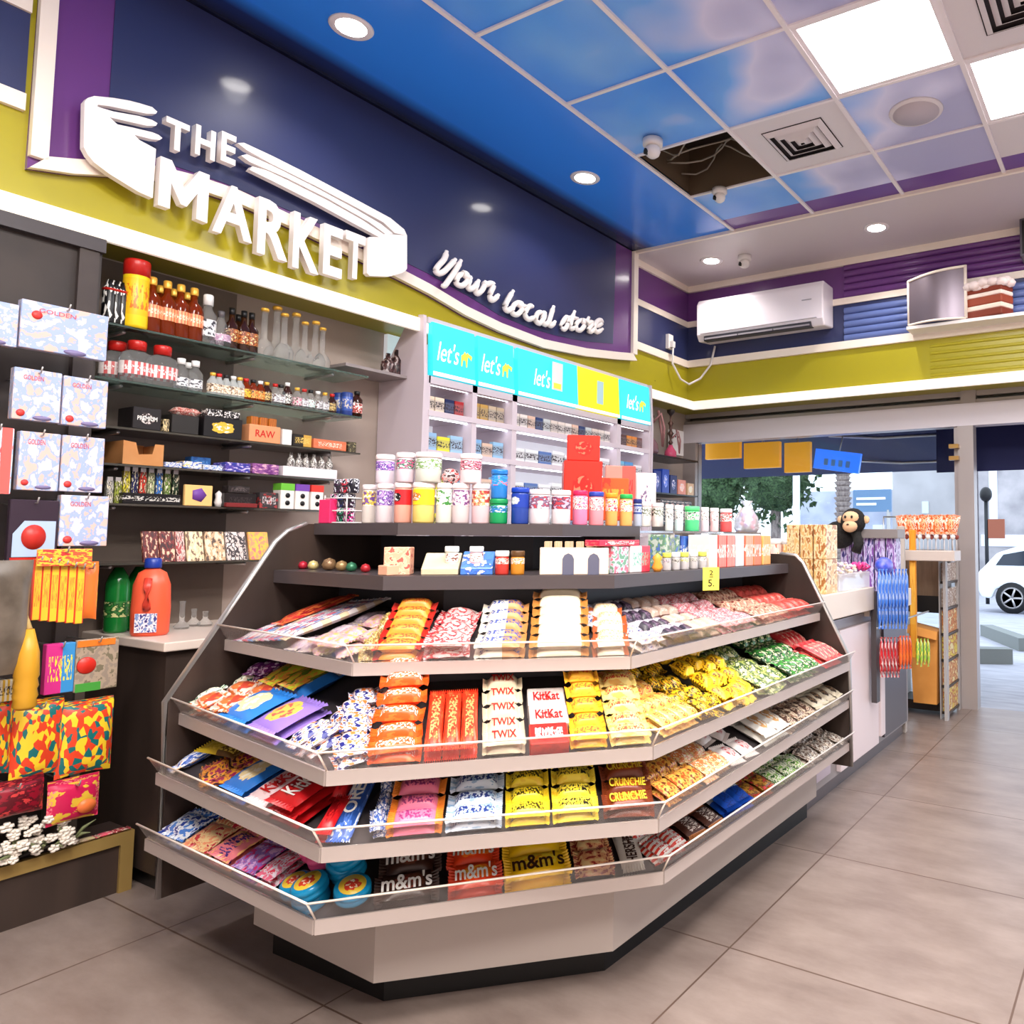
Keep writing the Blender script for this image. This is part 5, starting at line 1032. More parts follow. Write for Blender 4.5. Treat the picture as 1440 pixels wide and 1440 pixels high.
# ---------------------------------------------------------------- low shelf with flowers
t = tag(empty('low_plinth_shelf', (-3.16, .6, 0)), 'low dark plinth with gold edged front under the hanging display', 'plinth')
gold = mat('brass_trim', srgb(176, 146, 86), .35, .4)
MB().box(-.04, 0, -1.4, .815, 0, .195).build('front_panel', dark, t)
MB().box(-.01, .012, -1.4, .83, .165, .205).box(-.01, .012, .79, .83, .0, .165).build('gold_edge', gold, t)
MB().box(-.17, .0, -1.4, .83, .19, .2).build('top_board', mat('plinth_top', srgb(60, 48, 44), .4), t)
t2 = None
pet = mat('white_petal', srgb(236, 226, 214), .6); leaf = mat('sage_leaf', srgb(110, 116, 80), .6)
fl = MB(); lf = MB()
t = tag(empty('white_flower_bouquet', (-3.14, 1.0, .21)), 'bunch of small white flowers wrapped and lying on the low plinth', 'flowers')
for j in range(46):
    a_ = R.random(); X = 0+a_*112; Y = 1150+abs(a_-.55)*10+R.random()*(62-28*a_)
    p = onX(X, Y, -3.1-.05*R.random()); p.z = max(p.z, .225); q = p-Vector(t.location); r_ = .011+.006*R.random()
    f = MB()
    for kk in range(5):
        an = kk*1.257+j; f.lathe([(0, -.004), (r_*.6, 0), (r_*.5, r_*.5), (0, r_*.4)], c=(q.x+r_*.1, q.y+math.cos(an)*r_*.6, q.z+math.sin(an)*r_*.6), n=6)
    f.lathe([(0, 0), (r_*.55, r_*.3), (r_*.3, r_*.8), (0, r_*.9)], c=tuple(q), n=8)
    f.build('flower_head', pet, t)
for j in range(40):
    a_ = R.random(); p = Vector((-3.13, .8+.45*a_, .22+.03*R.random()))-Vector(t.location); d = Vector((R.uniform(-.02, .05), R.uniform(-.1, .06), R.uniform(0, .07))); lf.tube([p, p+d*.5+Vector((0, 0, .01)), p+d], .004, 5, rs=[.001, .006, .001])
lf.build('foliage', leaf, t)
MB().prism([Vector((0.02, .2, .03)), Vector((.03, -.1, .0)), Vector((-.06, -.15, .02)), Vector((-.06, .24, .04))], (0, 0, .004)).build('wrapping_film', mat('dark_wrap', srgb(40, 34, 34), .3), t)
for j, (X0, X1, cc, lb) in enumerate(((104, 134, (206, 186, 140), 'tan'), (138, 158, (220, 90, 110), 'pink'), (156, 176, (150, 50, 60), 'dark pink'))):
    p = onZ((X0+X1)/2, 1182-j*6, .206); o = MB().pillow(.03, .06, .012, 1, 6, 6, fin=.005).build('sweet_packet', pack(cc, (230, 200, 180), (90, 60, 60), 'logo', seed=340+j)); put(o, Vector((-3.165, p.y, .2065)), 'small %s packet lying at the right end of the low plinth' % lb, 'sweets', rz=math.pi/2)

t = tag(empty('wall_speaker', (-.60, 5.5, 3.15)), 'small dark grey box speaker at the right picture edge under the grey soffit', 'speaker')
bev(MB().box(-.08, .12, -.09, .085, 0, .26).build('cabinet', mat('grey_speaker', srgb(90, 84, 96), .4), t), .006); MB().box(-.065, .105, -.094, -.089, .015, .245).build('grille', black, t)
PAX = (1, 2, 0)
# ---------------------------------------------------------------- tobacco cabinet with lit header panels
XC, YA, YB = -3.30, 2.745, 4.87
cab = empty('cigarette_cabinet', (XC, YA, 0)); tag(cab, 'pale wall cabinet with lit cyan and yellow header panels and rows of small packs', 'cabinet')
lav = mat('lavender_plastic', srgb(214, 200, 208), .4); litw = mat('white_plastic_led_glow', srgb(240, 240, 246), .4, emit=(.9, .93, 1), es=.25)  # back panel's own glow stands in for LED light falling on it
def cb(mb, name, m, par=None): o = mb.build(name, m, par or cab); return o
def L(b, x0, x1, y0, y1, z0, z1): return b.box(x0-XC, x1-XC, y0-YA, y1-YA, z0, z1)
for y in (YA-.022, YB+.002): cb(MB().prism([Vector((-3.64-XC, y-YA, 0)), Vector((0, y-YA, 0)), Vector((.02, y-YA, 2.08)), Vector((-.0, y-YA, 2.42)), Vector((-.10, y-YA, 2.43)), Vector((-.34, y-YA, 2.10))], (0, .02, 0)), 'side_panel', lav)

cb(L(MB(), -3.64, -3.61, YA, YB, 0, 2.36), 'back_panel', litw)
fr = MB(); CY = [(2.775, 3.07), (3.105, 3.385), (3.425, 4.44), (4.485, 4.845)]
for y0, y1 in ((2.745, 2.775), (3.07, 3.105), (3.385, 3.425), (4.44, 4.485), (4.845, 4.87)): L(fr, -3.62, -3.29, y0, y1, 0, 2.10)
cb(fr, 'divider_frame', lav)
RZ = [(1.915, 2.055), (1.705, 1.875), (1.495, 1.665), (1.285, 1.455), (1.07, 1.25)]
for z0, z1 in RZ:
    b = MB(); L(b, -3.62, -3.285, YA+.02, YB-.02, z0-.03, z0); cb(b, 'shelf_board', lav)
    b = MB(); L(b, -3.34, -3.33, YA+.04, YB-.04, z1+.004, z1+.009); cb(b, 'led_strip', mat('led_strip', (1, 1, 1), .5, emit=(.85, .92, 1), es=5))
b = MB(); L(b, -3.62, -3.29, YA+.02, YB-.02, 2.06, 2.10); cb(b, 'header_base', lav)
b = MB(); L(b, -3.64, -3.31, YA+.02, YB-.02, 2.39, 2.42); cb(b, 'top_board', lav)
cyan = mat('lit_cyan_panel', srgb(60, 215, 226), .3, emit=srgb(60, 222, 236), es=.4); yel = mat('lit_yellow_panel', srgb(240, 232, 40), .3, emit=srgb(245, 238, 50), es=.35); wl = mat('lit_white_strip', (1, 1, 1), .4, emit=(.85, 1, 1), es=.9)
camelm = mat('camel_yellow', srgb(226, 216, 70), .4, emit=srgb(226, 216, 70), es=.5); wt = mat('lit_white_letters', (1, 1, 1), .4, emit=(1, 1, 1), es=.9)
HP = [(2.78, 3.075, cyan), (3.10, 3.385, cyan), (3.42, 3.985, cyan), (3.985, 4.45, yel), (4.475, 4.845, cyan)]
for k, (y0, y1, m_) in enumerate(HP):
    b = MB(); b.add([Vector((.022, y0-YA, 2.105)), Vector((.022, y1-YA, 2.105)), Vector((.004, y1-YA, 2.395)), Vector((.004, y0-YA, 2.395)), Vector((-.02, y0-YA, 2.105)), Vector((-.02, y1-YA, 2.105)), Vector((-.03, y1-YA, 2.395)), Vector((-.03, y0-YA, 2.395))], [(0, 1, 2, 3), (4, 7, 6, 5), (0, 4, 5, 1), (2, 6, 7, 3), (1, 5, 6, 2), (0, 3, 7, 4)])
    h = cb(b, 'header_panel', m_); MB().box(.0225, .0245, y0-YA, y1-YA, 2.105, 2.125).build('white_band', wl, h)
    if m_ is cyan:
        yc = (y0+y1)/2-YA
        text("let's", .15, .11, wt, h, (.018, yc-.045 if k != 2 else yc-.07, 2.245), FACE_X, shear=.25, bold=.0)
        if k != 2:   # little camel
            c_ = MB(); pts = [(0, 0), (.006, 0), (.010, .03), (.026, .03), (.03, 0), (.036, 0), (.038, .045), (.045, .05), (.06, .035), (.064, .055), (.055, .06), (.045, .062), (.036, .07), (.028, .06), (.02, .072), (.012, .058), (0, .05)]
            tri_prism(c_, [Vector((.0185, yc+.045+a*1.2, 2.19+b_*1.2)) for a, b_ in pts], .001); c_.build('camel_emblem', camelm, h)
        else:
            MB().box(.018, .02, yc+.02, yc+.12, 2.19, 2.37).build('pictured_pack', paper, h); MB().box(.0205, .0215, yc+.035, yc+.105, 2.20, 2.235).build('pack_band', camelm, h)
    else: MB().box(.018, .02, (y0+y1)/2-YA-.03, (y0+y1)/2-YA+.04, 2.17, 2.33).build('pictured_pack', mat('pale_blue_card', srgb(190, 226, 230), .4), h)
# cigarette packs
pkc = {0: [(236, 214, 190), (30, 40, 84), (170, 40, 44)], 1: [(190, 150, 80), (196, 176, 150), (186, 166, 140)], 2: [(226, 214, 206), (236, 226, 220), (226, 190, 170), (40, 60, 110), (200, 206, 206), (220, 206, 196)], 3: [(90, 60, 60), (226, 140, 60), (120, 80, 80)]}
def pck(y, z, w_, h_, cc, label, grp, x=-3.345):
    c2 = tuple(int(c*.6+60) for c in cc)
    key = ('pck', cc, w_, h_)
    if key in _proto: o = clone(_proto[key])
    else:
        o = MB().box(-.03, 0, -w_/2, w_/2, 0, h_).build('cigarette_pack', pack(cc, c2, (60, 50, 60), 'vert', seed=cc[0] % 7)); _proto[key] = o
    o.location = (x, y, z+.0005); return tag(o, label, 'pack', grp)
for c_, (y0, y1) in enumerate(CY):
    n = [4, 4, 14, 5][c_]; wd = (y1-y0-.02)/n
    for j in range(n): pck(y0+.01+wd*(j+.5), RZ[0][0], wd*.9, .088 if c_ != 1 else .10, pkc[c_][j % len(pkc[c_])] if c_ == 2 else pkc[c_][min(j*3//n, 2)], 'small pack, %s from left in the top row of the %s cabinet column' % (ORD[j] if j < 12 else ['thirteenth', 'fourteenth'][j-12], ORD[c_]), 'packs in the top row of the cabinet')
for c_, (y0, y1) in enumerate(CY):
    for r_ in (1, 2, 3):
        n = [3, 3, 8, 3][c_]; wd = (y1-y0-.02)/n
        for j in range(n):
            cc = [[(150, 190, 226), (240, 226, 60), (160, 200, 236)], [(130, 180, 226), (220, 190, 170), (150, 196, 232)], [(240, 240, 246), (244, 244, 248), (236, 240, 246), (90, 120, 180)], [(120, 190, 226), (90, 150, 210), (240, 240, 244)]][c_]
            pck(y0+.01+wd*(j+.5), RZ[r_][0], wd*.92, .10 if cc[j % len(cc)][0] < 200 else .085, cc[(j+r_) % len(cc)] if c_ == 2 else cc[j % 3], 'small pack, %s from left, %s row of the %s cabinet column' % (ORD[j], ORD[r_], ORD[c_]), 'packs in the lower rows of the cabinet')
# ---------------------------------------------------------------- pipes and boxes in the far corner
tag(MB().box(-.15, .15, -.34, .34, -.015, 0).build('corner_shelf', mat('black_shelf', srgb(30, 26, 30), .3)), 'black wall shelf carrying two ornate water pipes in the far corner', 'shelf').location = (-3.47, 5.3, 1.90)
def hookah(y, z, h, label, base_c):
    t = tag(empty('water_pipe', (-3.46, y, z)), label, 'water pipe')
    s = h/.62
    MB().lathe([(.05*s, 0), (.075*s, .03*s), (.07*s, .09*s), (.03*s, .15*s), (.025*s, .17*s)], n=16).build('glass_base', base_c, t)
    MB().lathe([(.012*s, .17*s), (.03*s, .2*s), (.012*s, .23*s), (.022*s, .28*s), (.04*s, .31*s), (.014*s, .34*s), (.02*s, .4*s), (.035*s, .43*s), (.012*s, .46*s), (.012*s, .52*s)], n=14).build('ornate_stem', mat('antique_metal', srgb(96, 70, 64), .35, .6), t)
    MB().lathe([(.01*s, .52*s), (.045*s, .56*s), (.05*s, .59*s), (.02*s, .60*s)], n=14).build('bowl', mat('dark_clay', srgb(46, 34, 34), .5), t)
    MB().tube([(.02*s, 0, .25*s), (.09*s, .03*s, .33*s), (.10*s, .06*s, .22*s), (.08*s, .07*s, .08*s), (.06*s, .08*s, .2*s), (.05*s, .05*s, .36*s)], .011*s, 8).build('hose', mat('pinkish_hose', srgb(170, 120, 120), .5), t)
hookah(5.10, 1.90, .64, 'tall ornate water pipe beside the lit cabinet end', mat('rose_glass', srgb(150, 110, 120), .15, trans=.3))
hookah(5.42, 1.90, .44, 'shorter ornate water pipe with pink glass base in far corner', mat('pink_glass', srgb(226, 90, 130), .15, trans=.3))
t = tag(MB().box(0, .05, -.09, .09, 0, .22).build('meter_box', white), 'white wall box with two dark dots below the yellow band corner', 'box'); t.location = (-3.62, 5.72, 1.97)
MB().box(.05, .052, .02, .03, .06, .14).build('dark_slot', black, t)
for y_ in (-.05, 0.0): MB().lathe([(0, .052), (.01, .052), (.01, .05)], n=10, axis='x').build('dark_dot', black, t).location = (0, y_, .16)
tag(MB().box(-.15, .15, -.34, .34, -.012, 0).build('corner_shelf', mat('black_shelf', srgb(30, 26, 30), .3)), 'black wall shelf of blue and striped boxes under the water pipes', 'shelf').location = (-3.47, 5.3, 1.60)
tag(MB().box(-.15, .15, -.34, .34, -.012, 0).build('corner_shelf', mat('black_shelf', srgb(30, 26, 30), .3)), 'lowest black wall shelf in the far corner', 'shelf').location = (-3.47, 5.3, 1.36)
for j, (y, w_, h_, cc, lb) in enumerate([(5.03, .10, .17, (36, 50, 130), 'dark blue'), (5.15, .10, .19, (40, 70, 170), 'royal blue'), (5.27, .10, .15, (30, 36, 96), 'navy'), (5.40, .12, .12, (226, 140, 120), 'salmon'), (5.54, .10, .10, (220, 180, 140), 'beige')]):
    o = MB().box(-.06, .06, -w_/2, w_/2, 0, h_).build('tobacco_box', pack(cc, tuple(min(255, c+60) for c in cc), (236, 230, 240), 'picture', seed=400+j)); put(o, Vector((-3.39, y, 1.6005)), '%s box on the corner shelf under the water pipes' % lb, 'box')
for j in range(7):
    o = MB().box(-.07, .07, -.24, .24, 0, .026).build('flat_box', pack([(60, 40, 44), (200, 150, 140)][j % 2], (30, 24, 28), (226, 206, 196), 'stripes', seed=410+j)); put(o, Vector((-3.39, 5.3, 1.3605+.0265*j)), 'flat striped box, %s from bottom of the pile on the lowest corner shelf' % ORD[j], 'box', 'flat boxes piled on the lowest corner shelf')
# small dark things left on top of the cabinet's lower return
for j, (X, h_) in enumerate(((545, .12), (557, .15), (572, .13))):
    o = MB().lathe([(.03, 0), (.035, .01), (.035, h_*.6), (.012, h_*.8), (.012, h_)], n=12).build('dark_bottle', pack((40, 30, 36), (90, 60, 60), (190, 180, 180), 'splotch', seed=420+j)); y = onX(X, 520, -3.5).y; put(o, Vector((-3.5, y, 2.1005)), 'small dark bottle, %s of three left of the lit cabinet' % ORD[j], 'bottle')
tag(MB().box(-.10, .12, -.24, .12, -.015, 0).build('side_shelf', mat('grey_shelf', srgb(150, 140, 140), .4)), 'small grey shelf under three dark bottles beside the lit cabinet', 'shelf').location = (-3.53, 2.60, 2.10)

PAX = (0, 2, 1)
# ---------------------------------------------------------------- jars and tubs on the top shelf of the sweet stand
TZ = 1.2925
tpl = [Vector((p.x, p.y)) for p in tp]
def on_top(X, d, z=TZ):
    pl = []
    for k in range(len(tpl)): 
        a = tpl[max(k-1, 0)]; b_ = tpl[min(k+1, len(tpl)-1)]; t_ = (b_-a).normalized(); pl.append(tpl[k]+Vector((-t_.y, t_.x))*d)
    pl = [pl[0]+(pl[0]-pl[1])*.2]+pl+[pl[-1]+(pl[-1]-pl[-2])*2.5]
    best = None; N_ = 400; tot = len(pl)-1
    for s in range(N_+1):
        f = s/N_*tot; i_ = min(int(f), tot-1); q = pl[i_].lerp(pl[i_+1], f-i_); e = abs(px((q.x, q.y, z))[0]-X)
        if best is None or e < best[0]: best = (e, q)
    return Vector((best[1].x, best[1].y, z))
def depth(p): return (Vector(p)-CO).dot(CF)
def jar(X0, X1, h, m_lab, m_body, m_lid, label, d=.07, z=TZ, name='gum_tub', cat='tub', lidh=.018, waist=False, grp=None, p=None):
    p = p or on_top((X0+X1)/2, d, z); r = (X1-X0)/CAM_F*depth(p)/2*.97
    pr_ = [(r*.9, 0), (r*.96, .006), (r*.96, h*.42), (r*.92, h*.46), (r*.96, h*.5), (r*.96, h-lidh), (r*.9, h-lidh)] if waist else [(r*.92, 0), (r*.97, .005), (r*.97, h-lidh*1.2), (r*.85, h-lidh)]
    o = MB().lathe(pr_, n=20).build(name, m_body)
    MB().lathe([(r*.985, h*.45), (r*.985, h-lidh*1.3)], n=20, cap=False).build('printed_sleeve', m_lab, o)
    MB().lathe([(r*.95, h-lidh), (r, h-lidh+.003), (r, h-.004), (r*.93, h), (0, h)], n=20).build('lid', m_lid, o)
    o.location = p; return tag(o, label, cat, grp)
lid_w = mat('pale_pink_white_lid', srgb(248, 232, 234), .35)
def body(cc): return mat('tub_body_%d_%d_%d' % cc, srgb(*cc), .2, trans=.25)
g = 'white lidded gum tubs on the top shelf'
lower = [(508, 528, (120, 80, 150), (230, 200, 70), 'purple and yellow', (226, 214, 206)), (529, 553, (190, 160, 220), (110, 70, 160), 'lilac', (236, 220, 224)), (554, 579, (206, 36, 44), (24, 20, 22), 'red with black dot', (236, 170, 150)), (580, 611, (246, 214, 40), (200, 120, 40), 'yellow with brown dot', (244, 214, 120)), (612, 635, (60, 130, 60), (236, 236, 230), 'green and white', (230, 224, 214)), (636, 661, (110, 60, 120), (220, 190, 200), 'plum', (226, 206, 206)), (662, 688, (176, 60, 60), (226, 170, 120), 'brick red', (230, 196, 200))]
for X0, X1, c1, c2, lb, bc in lower: jar(X0, X1, .135, pack(c1, c2, (240, 236, 236), 'picture' if 'dot' in lb else 'splotch', seed=X0 % 9), body(bc), lid_w, 'white lidded gum tub with %s label, lower row' % lb, grp=g, waist=X0 == 580)
upper = [(528, 554, (200, 150, 220), (90, 60, 150), 'lilac', (240, 226, 236)), (556, 582, (236, 100, 150), (40, 110, 90), 'pink and green', (230, 210, 220)), (584, 621, (226, 226, 226), (110, 150, 80), 'pale green', (216, 216, 206)), (646, 677, (240, 150, 170), (130, 50, 70), 'rose', (240, 220, 224))]
for X0, X1, c1, c2, lb, bc in upper: jar(X0, X1, .10, pack(c1, c2, (240, 236, 236), 'splotch', seed=X0 % 9), body(bc), lid_w, 'white lidded gum tub with %s label, upper row' % lb, grp=g, z=TZ+.1355)
o = MB().lathe([(.02, 0), (.034, .02), (.02, .045), (0, .05)], n=10).build('wrapped_candy', pack((60, 30, 34), (200, 180, 180), (230, 60, 60), 'splotch', seed=430)); put(o, on_top(634, .07, TZ+.1355), 'small dark crumpled candy between the upper gum tubs', 'sweet')
# wire rack of dark cans at left
t = tag(empty('can_rack', on_top(487, .07)), 'white wire rack of dark printed cans at the left of the top shelf', 'rack'); t.rotation_euler = (0, 0, 0)
b = MB()
for z_ in (.003, .045, .09): 
    for y_ in (-.045, .045): b.tube([(-.062, y_, z_), (.062, y_, z_)], .0025, 6)
    for x_ in (-.062, .062): b.tube([(x_, -.045, z_), (x_, .045, z_)], .0025, 6)
for x_ in (-.062, .062):
    for y_ in (-.045, .045): b.tube([(x_, y_, 0), (x_, y_, .10)], .0025, 6)
b.build('wire_frame', white, t)
ccs = [(24, 24, 40), (30, 120, 90), (200, 60, 140), (30, 40, 90), (60, 30, 60), (180, 40, 60)]
for r_ in range(3):
    for j in range(3):
        cc = ccs[(r_*2+j) % 6]; p = Vector(t.location)+Vector((-.04+.04*j+.018*(r_ == 2), -.018, .004+.052*r_)); key = ('can', cc)
        if key in _proto: o = clone(_proto[key])
        else: o = MB().lathe([(.017, 0), (.019, .003), (.019, .046), (.016, .05)], n=14).build('small_tin', pack(cc, (20, 20, 30), (226, 226, 236), 'bits', seed=440)); _proto[key] = o
        put(o, p, 'small dark printed tin, %s in the %s tier of wire rack' % (['left', 'middle', 'right'][j], ['bottom', 'middle', 'top'][r_]), 'tin', 'dark tins in the wire rack')
p = on_top(462, .03); o = bev(MB().box(-.032, .032, -.02, .02, 0, .085).build('magenta_box', mat('magenta_card', srgb(236, 50, 110), .4)), .002, 1); put(o, p, 'bright magenta box at the left end of the top shelf', 'box')
o = jar(689, 715, .085, pack((20, 130, 80), (30, 110, 190), (226, 236, 240), 'splotch', seed=450), mat('green_plastic', srgb(20, 140, 80), .25), mat('green_plastic', srgb(20, 140, 80), .25), 'green plastic tub under the blue one in the shelf middle')
o = jar(690, 714, .10, pack((40, 120, 200), (60, 160, 220), (226, 80, 80), 'splotch', seed=451), mat('blue_clear_plastic', srgb(40, 130, 210), .2, trans=.3), mat('blue_clear_plastic', srgb(40, 130, 210), .2, trans=.3), 'clear blue bottle stacked on the green tub', z=TZ+.0855)
jar(717, 743, .125, pack((30, 60, 160), (190, 196, 200), (240, 240, 244), 'picture', seed=452), body((40, 70, 160)), mat('deep_blue_lid', srgb(20, 60, 170), .3), 'deep blue tub right of the green and blue ones')
for j, (X0, X1, c1, c2, lb) in enumerate([(744, 774, (216, 200, 210), (110, 90, 120), 'grey labelled'), (775, 803, (206, 170, 190), (90, 60, 90), 'mauve labelled')]): jar(X0, X1, .12, pack(c1, c2, (190, 60, 70), 'splotch', seed=453+j), body((230, 220, 224)), lid_w, 'wide %s gum tub with white lid, middle of top shelf' % lb, grp=g)
for j, (X0, X1, c1, lid, lb) in enumerate([(804, 826, (236, 120, 160), (230, 40, 90), 'pink'), (827, 849, (240, 140, 150), (50, 70, 170), 'rose'), (851, 869, (240, 160, 80), (236, 150, 40), 'orange'), (870, 889, (236, 170, 90), (40, 170, 80), 'amber')]):
    jar(X0, X1, .125, pack(c1, (240, 236, 226), (220, 60, 80), 'splotch', seed=460+j), body(tuple(min(255, c+20) for c in c1)), mat('bottle_lid_%d' % j, srgb(*lid), .3), 'small %s sweet bottle with coloured cap on the top shelf' % lb, name='sweet_bottle', cat='bottle')
jar(890, 903, .11, pack((60, 80, 150), (180, 190, 220), (40, 50, 110), 'vert', seed=466), body((190, 200, 220)), mat('navy_lid', srgb(40, 50, 120), .3), 'narrow navy capped bottle near the right end of top shelf', name='sweet_bottle', cat='bottle')
for j, X in enumerate((908, 925)): jar(X-9, X+9, .10, pack((236, 230, 222), (120, 130, 110), (60, 60, 70), 'splotch', seed=467), body((236, 230, 224)), lid_w, 'clear gum tub with pale label, %s at top shelf right end' % ORD[j], grp=g)
# red two-tier display box and boxes behind the tubs
def tbox(X0, X1, Y0, Y1, d, m, name, label, cat='box', dep=.10, txt=None, z=None):
    p = on_top((X0+X1)/2, d); D = depth(p); w_ = (X1-X0)/CAM_F*D; zt = onP((X0+X1)/2, Y0, p, Vector((CF.x, CF.y, 0))).z; zb = z if z is not None else onP((X0+X1)/2, Y1, p, Vector((CF.x, CF.y, 0))).z
    o = bev(MB().box(-w_/2, w_/2, 0, dep, 0, zt-zb).build(name, m), .003, 1); o.location = (p.x, p.y, zb); o.rotation_euler = (0, 0, math.pi/4 if X0 > 590 else 0)
    if txt: text(txt[0], w_*txt[1], (zt-zb)*txt[2], MATS[txt[3]], o, (0, -.001, (zt-zb)*txt[4]), FACE_NY, name='printed_name')
    return tag(o, label, cat)
redb = pack((222, 44, 30), (206, 30, 24), (244, 120, 90), 'picture', seed=470)
tbox(792, 846, 648, 732, .22, redb, 'red_display_box', 'tall red display box with curly lettering behind the pink bottles')
tbox(796, 842, 612, 648, .24, redb, 'red_display_header', 'red rounded header standing above the red display box', dep=.02)
tbox(850, 893, 655, 732, .30, pack((226, 140, 126), (214, 90, 80), (200, 40, 40), 'half', seed=471), 'salmon_box', 'salmon pink box right of the red display box')
tbox(830, 885, 672, 732, .22, pack((236, 90, 40), (226, 60, 40), (244, 160, 60), 'logo', seed=472), 'orange_box', 'orange flat box in front of the salmon box', dep=.06)
tbox(893, 922, 665, 732, .28, pack((240, 230, 224), (230, 220, 216), (120, 100, 140), 'picture', seed=473), 'white_roll_box', 'white box with dark ring print behind the navy capped bottle')
# ---------------------------------------------------------------- goods on the middle shelf
MZ = 1.1305
spl = [Vector((p.x, p.y)) for p in sh]
def on_mid(X, d, z=MZ):
    pl = []
    for k in range(4):
        a = spl[max(k-1, 0)]; b_ = spl[min(k+1, 3)]; t_ = (b_-a).normalized(); pl.append(spl[k]+Vector((-t_.y, t_.x))*d)
    best = None
    for s in range(601):
        f = s/600*3; i_ = min(int(f), 2); q = pl[i_].lerp(pl[i_+1], f-i_); e = abs(px((q.x, q.y, z))[0]-X)
        if best is None or e < best[0]: best = (e, q, (pl[i_+1]-pl[i_]))
    return Vector((best[1].x, best[1].y, z)), math.atan2(best[2].y, best[2].x)
def mbox(X0, X1, h, m, name, label, cat='box', d=.05, dep=.08, z=MZ, grp=None, txt=None, slope=0):
    p, an = on_mid((X0+X1)/2, d, z); w_ = abs((on_mid(X1, d, z)[0]-on_mid(X0, d, z)[0]).length)*.97
    if slope: b = MB().prism([Vector((-w_/2, 0, 0)), Vector((-w_/2, dep, 0)), Vector((-w_/2, dep, h)), Vector((-w_/2, dep-.02, h)), Vector((-w_/2, 0, h*.3))], (w_, 0, 0))
    else: b = MB().box(-w_/2, w_/2, 0, dep, 0, h)
    o = bev(b.build(name, m), .002, 1); o.location = p; o.rotation_euler = (0, 0, an)
    if txt: text(txt[0], w_*txt[1], h*txt[2], MATS[txt[3]], o, (0, -.001, h*.55), FACE_NY, name='printed_name')
    return tag(o, label, cat, grp), w_
for j, (X, cc, r_, lb) in enumerate([(424, (190, 40, 60), .016, 'red'), (440, (210, 190, 130), .018, 'cream'), (463, (130, 100, 70), .024, 'bronze'), (480, (150, 120, 80), .02, 'gold-brown'), (494, (50, 110, 80), .018, 'green'), (514, (180, 40, 50), .016, 'crimson')]):
    p, _ = on_mid(X, .1); o = MB().lathe([(0, 0), (r_*.8, r_*.2), (r_, r_*.8), (r_*.7, r_*1.5), (0, r_*1.8)], n=12).build('foil_sweet', mat('foil_%d' % j, srgb(*cc), .3, .3)); put(o, p, 'small %s foil sweet on the middle shelf left side' % lb, 'sweet', 'foil sweets at the left of the middle shelf')
mbox(541, 573, .085, pack((236, 170, 140), (240, 190, 160), (190, 90, 80), 'splotch', seed=480), 'wafer_cup', 'tall salmon paper box with scalloped top on the middle shelf')
mbox(531, 545, .03, mat('salmon_card', srgb(226, 170, 140), .5), 'small_salmon_box', 'small low salmon box in front of the tall salmon one', d=.02)
kb = noisy('grey_card', srgb(196, 180, 150), srgb(206, 192, 162), 9, .7)
mbox(592, 645, .065, kb, 'sloped_card_tray', 'sloped grey card tray, left one on the middle shelf', 'tray', slope=1, dep=.12); mbox(647, 694, .07, pack((70, 120, 200), (60, 100, 190), (226, 226, 206), 'splotch', seed=481), 'blue_card_tray', 'sloped blue printed card tray, right of the grey one', 'tray', slope=1, dep=.12)
for j, (X, c1, lid, lb) in enumerate([(634, (226, 220, 200), (240, 240, 236), 'cream'), (670, (236, 180, 190), (240, 240, 240), 'pink'), (706, (206, 60, 50), (240, 236, 230), 'red'), (728, (214, 140, 40), (90, 60, 30), 'amber')]):
    p, _ = on_mid(X, .10 if j < 2 else .06); jar(X-10, X+10, .075 if j > 1 else .088, pack(c1, (240, 230, 220), (120, 60, 50), 'splotch', seed=482+j), body(c1), mat('jl_%d' % j, srgb(*lid), .4), 'small %s jar on the middle shelf beside card trays' % lb, p=p, name='small_jar', cat='jar')
o, w_ = mbox(758, 858, .085, mat('cream_card', srgb(226, 206, 190), .5), 'display_carton', 'long cream carton with two dark arched windows on the middle shelf', 'carton', d=.03)
for x_ in (-.02, .06): MB().prism([Vector((x_-.018, -.001, 0.0)), Vector((x_+.018, -.001, 0.0)), Vector((x_+.018, -.001, .05)), Vector((x_+.012, -.001, .062)), Vector((x_, -.001, .068)), Vector((x_-.012, -.001, .062)), Vector((x_-.018, -.001, .05))], (0, -.001, 0)).build('arched_window', mat('window_shadow', srgb(90, 90, 110), .5), o)
for j, X in enumerate((770, 785, 800, 815, 830, 845)): mbox(X-6, X+6, .105, pack((226, 196, 160), (110, 80, 60), (240, 230, 220), 'stripes', seed=490+j), 'gum_packet', 'small beige packet, %s standing behind the cream carton' % ORD[j], 'packet', d=.115, dep=.03, grp='beige packets behind the cream carton')
mbox(861, 884, .088, pack((226, 110, 130), (200, 200, 210), (110, 160, 130), 'splotch', seed=496), 'pink_carton', 'pink printed carton with arch right of the cream carton', 'carton'); mbox(886, 914, .09, pack((236, 226, 226), (226, 60, 80), (110, 180, 160), 'half', seed=497), 'white_red_carton', 'white and red carton at the support panel', 'carton')
mbox(840, 905, .02, pack((226, 40, 70), (236, 110, 100), (240, 220, 220), 'logo', seed=498), 'red_flat_pack', 'red flat pack lying on top of the pink cartons', 'packet', z=MZ+.0905, dep=.06)
o = MB().lathe([(.012, 0), (.02, .015), (.012, .035), (.018, .05), (0, .065)], n=10).build('orange_figurine', mat('orange_toy', srgb(236, 160, 60), .4)); put(o, on_mid(924, .03)[0], 'small orange and white figurine in front of the support panel', 'figurine')
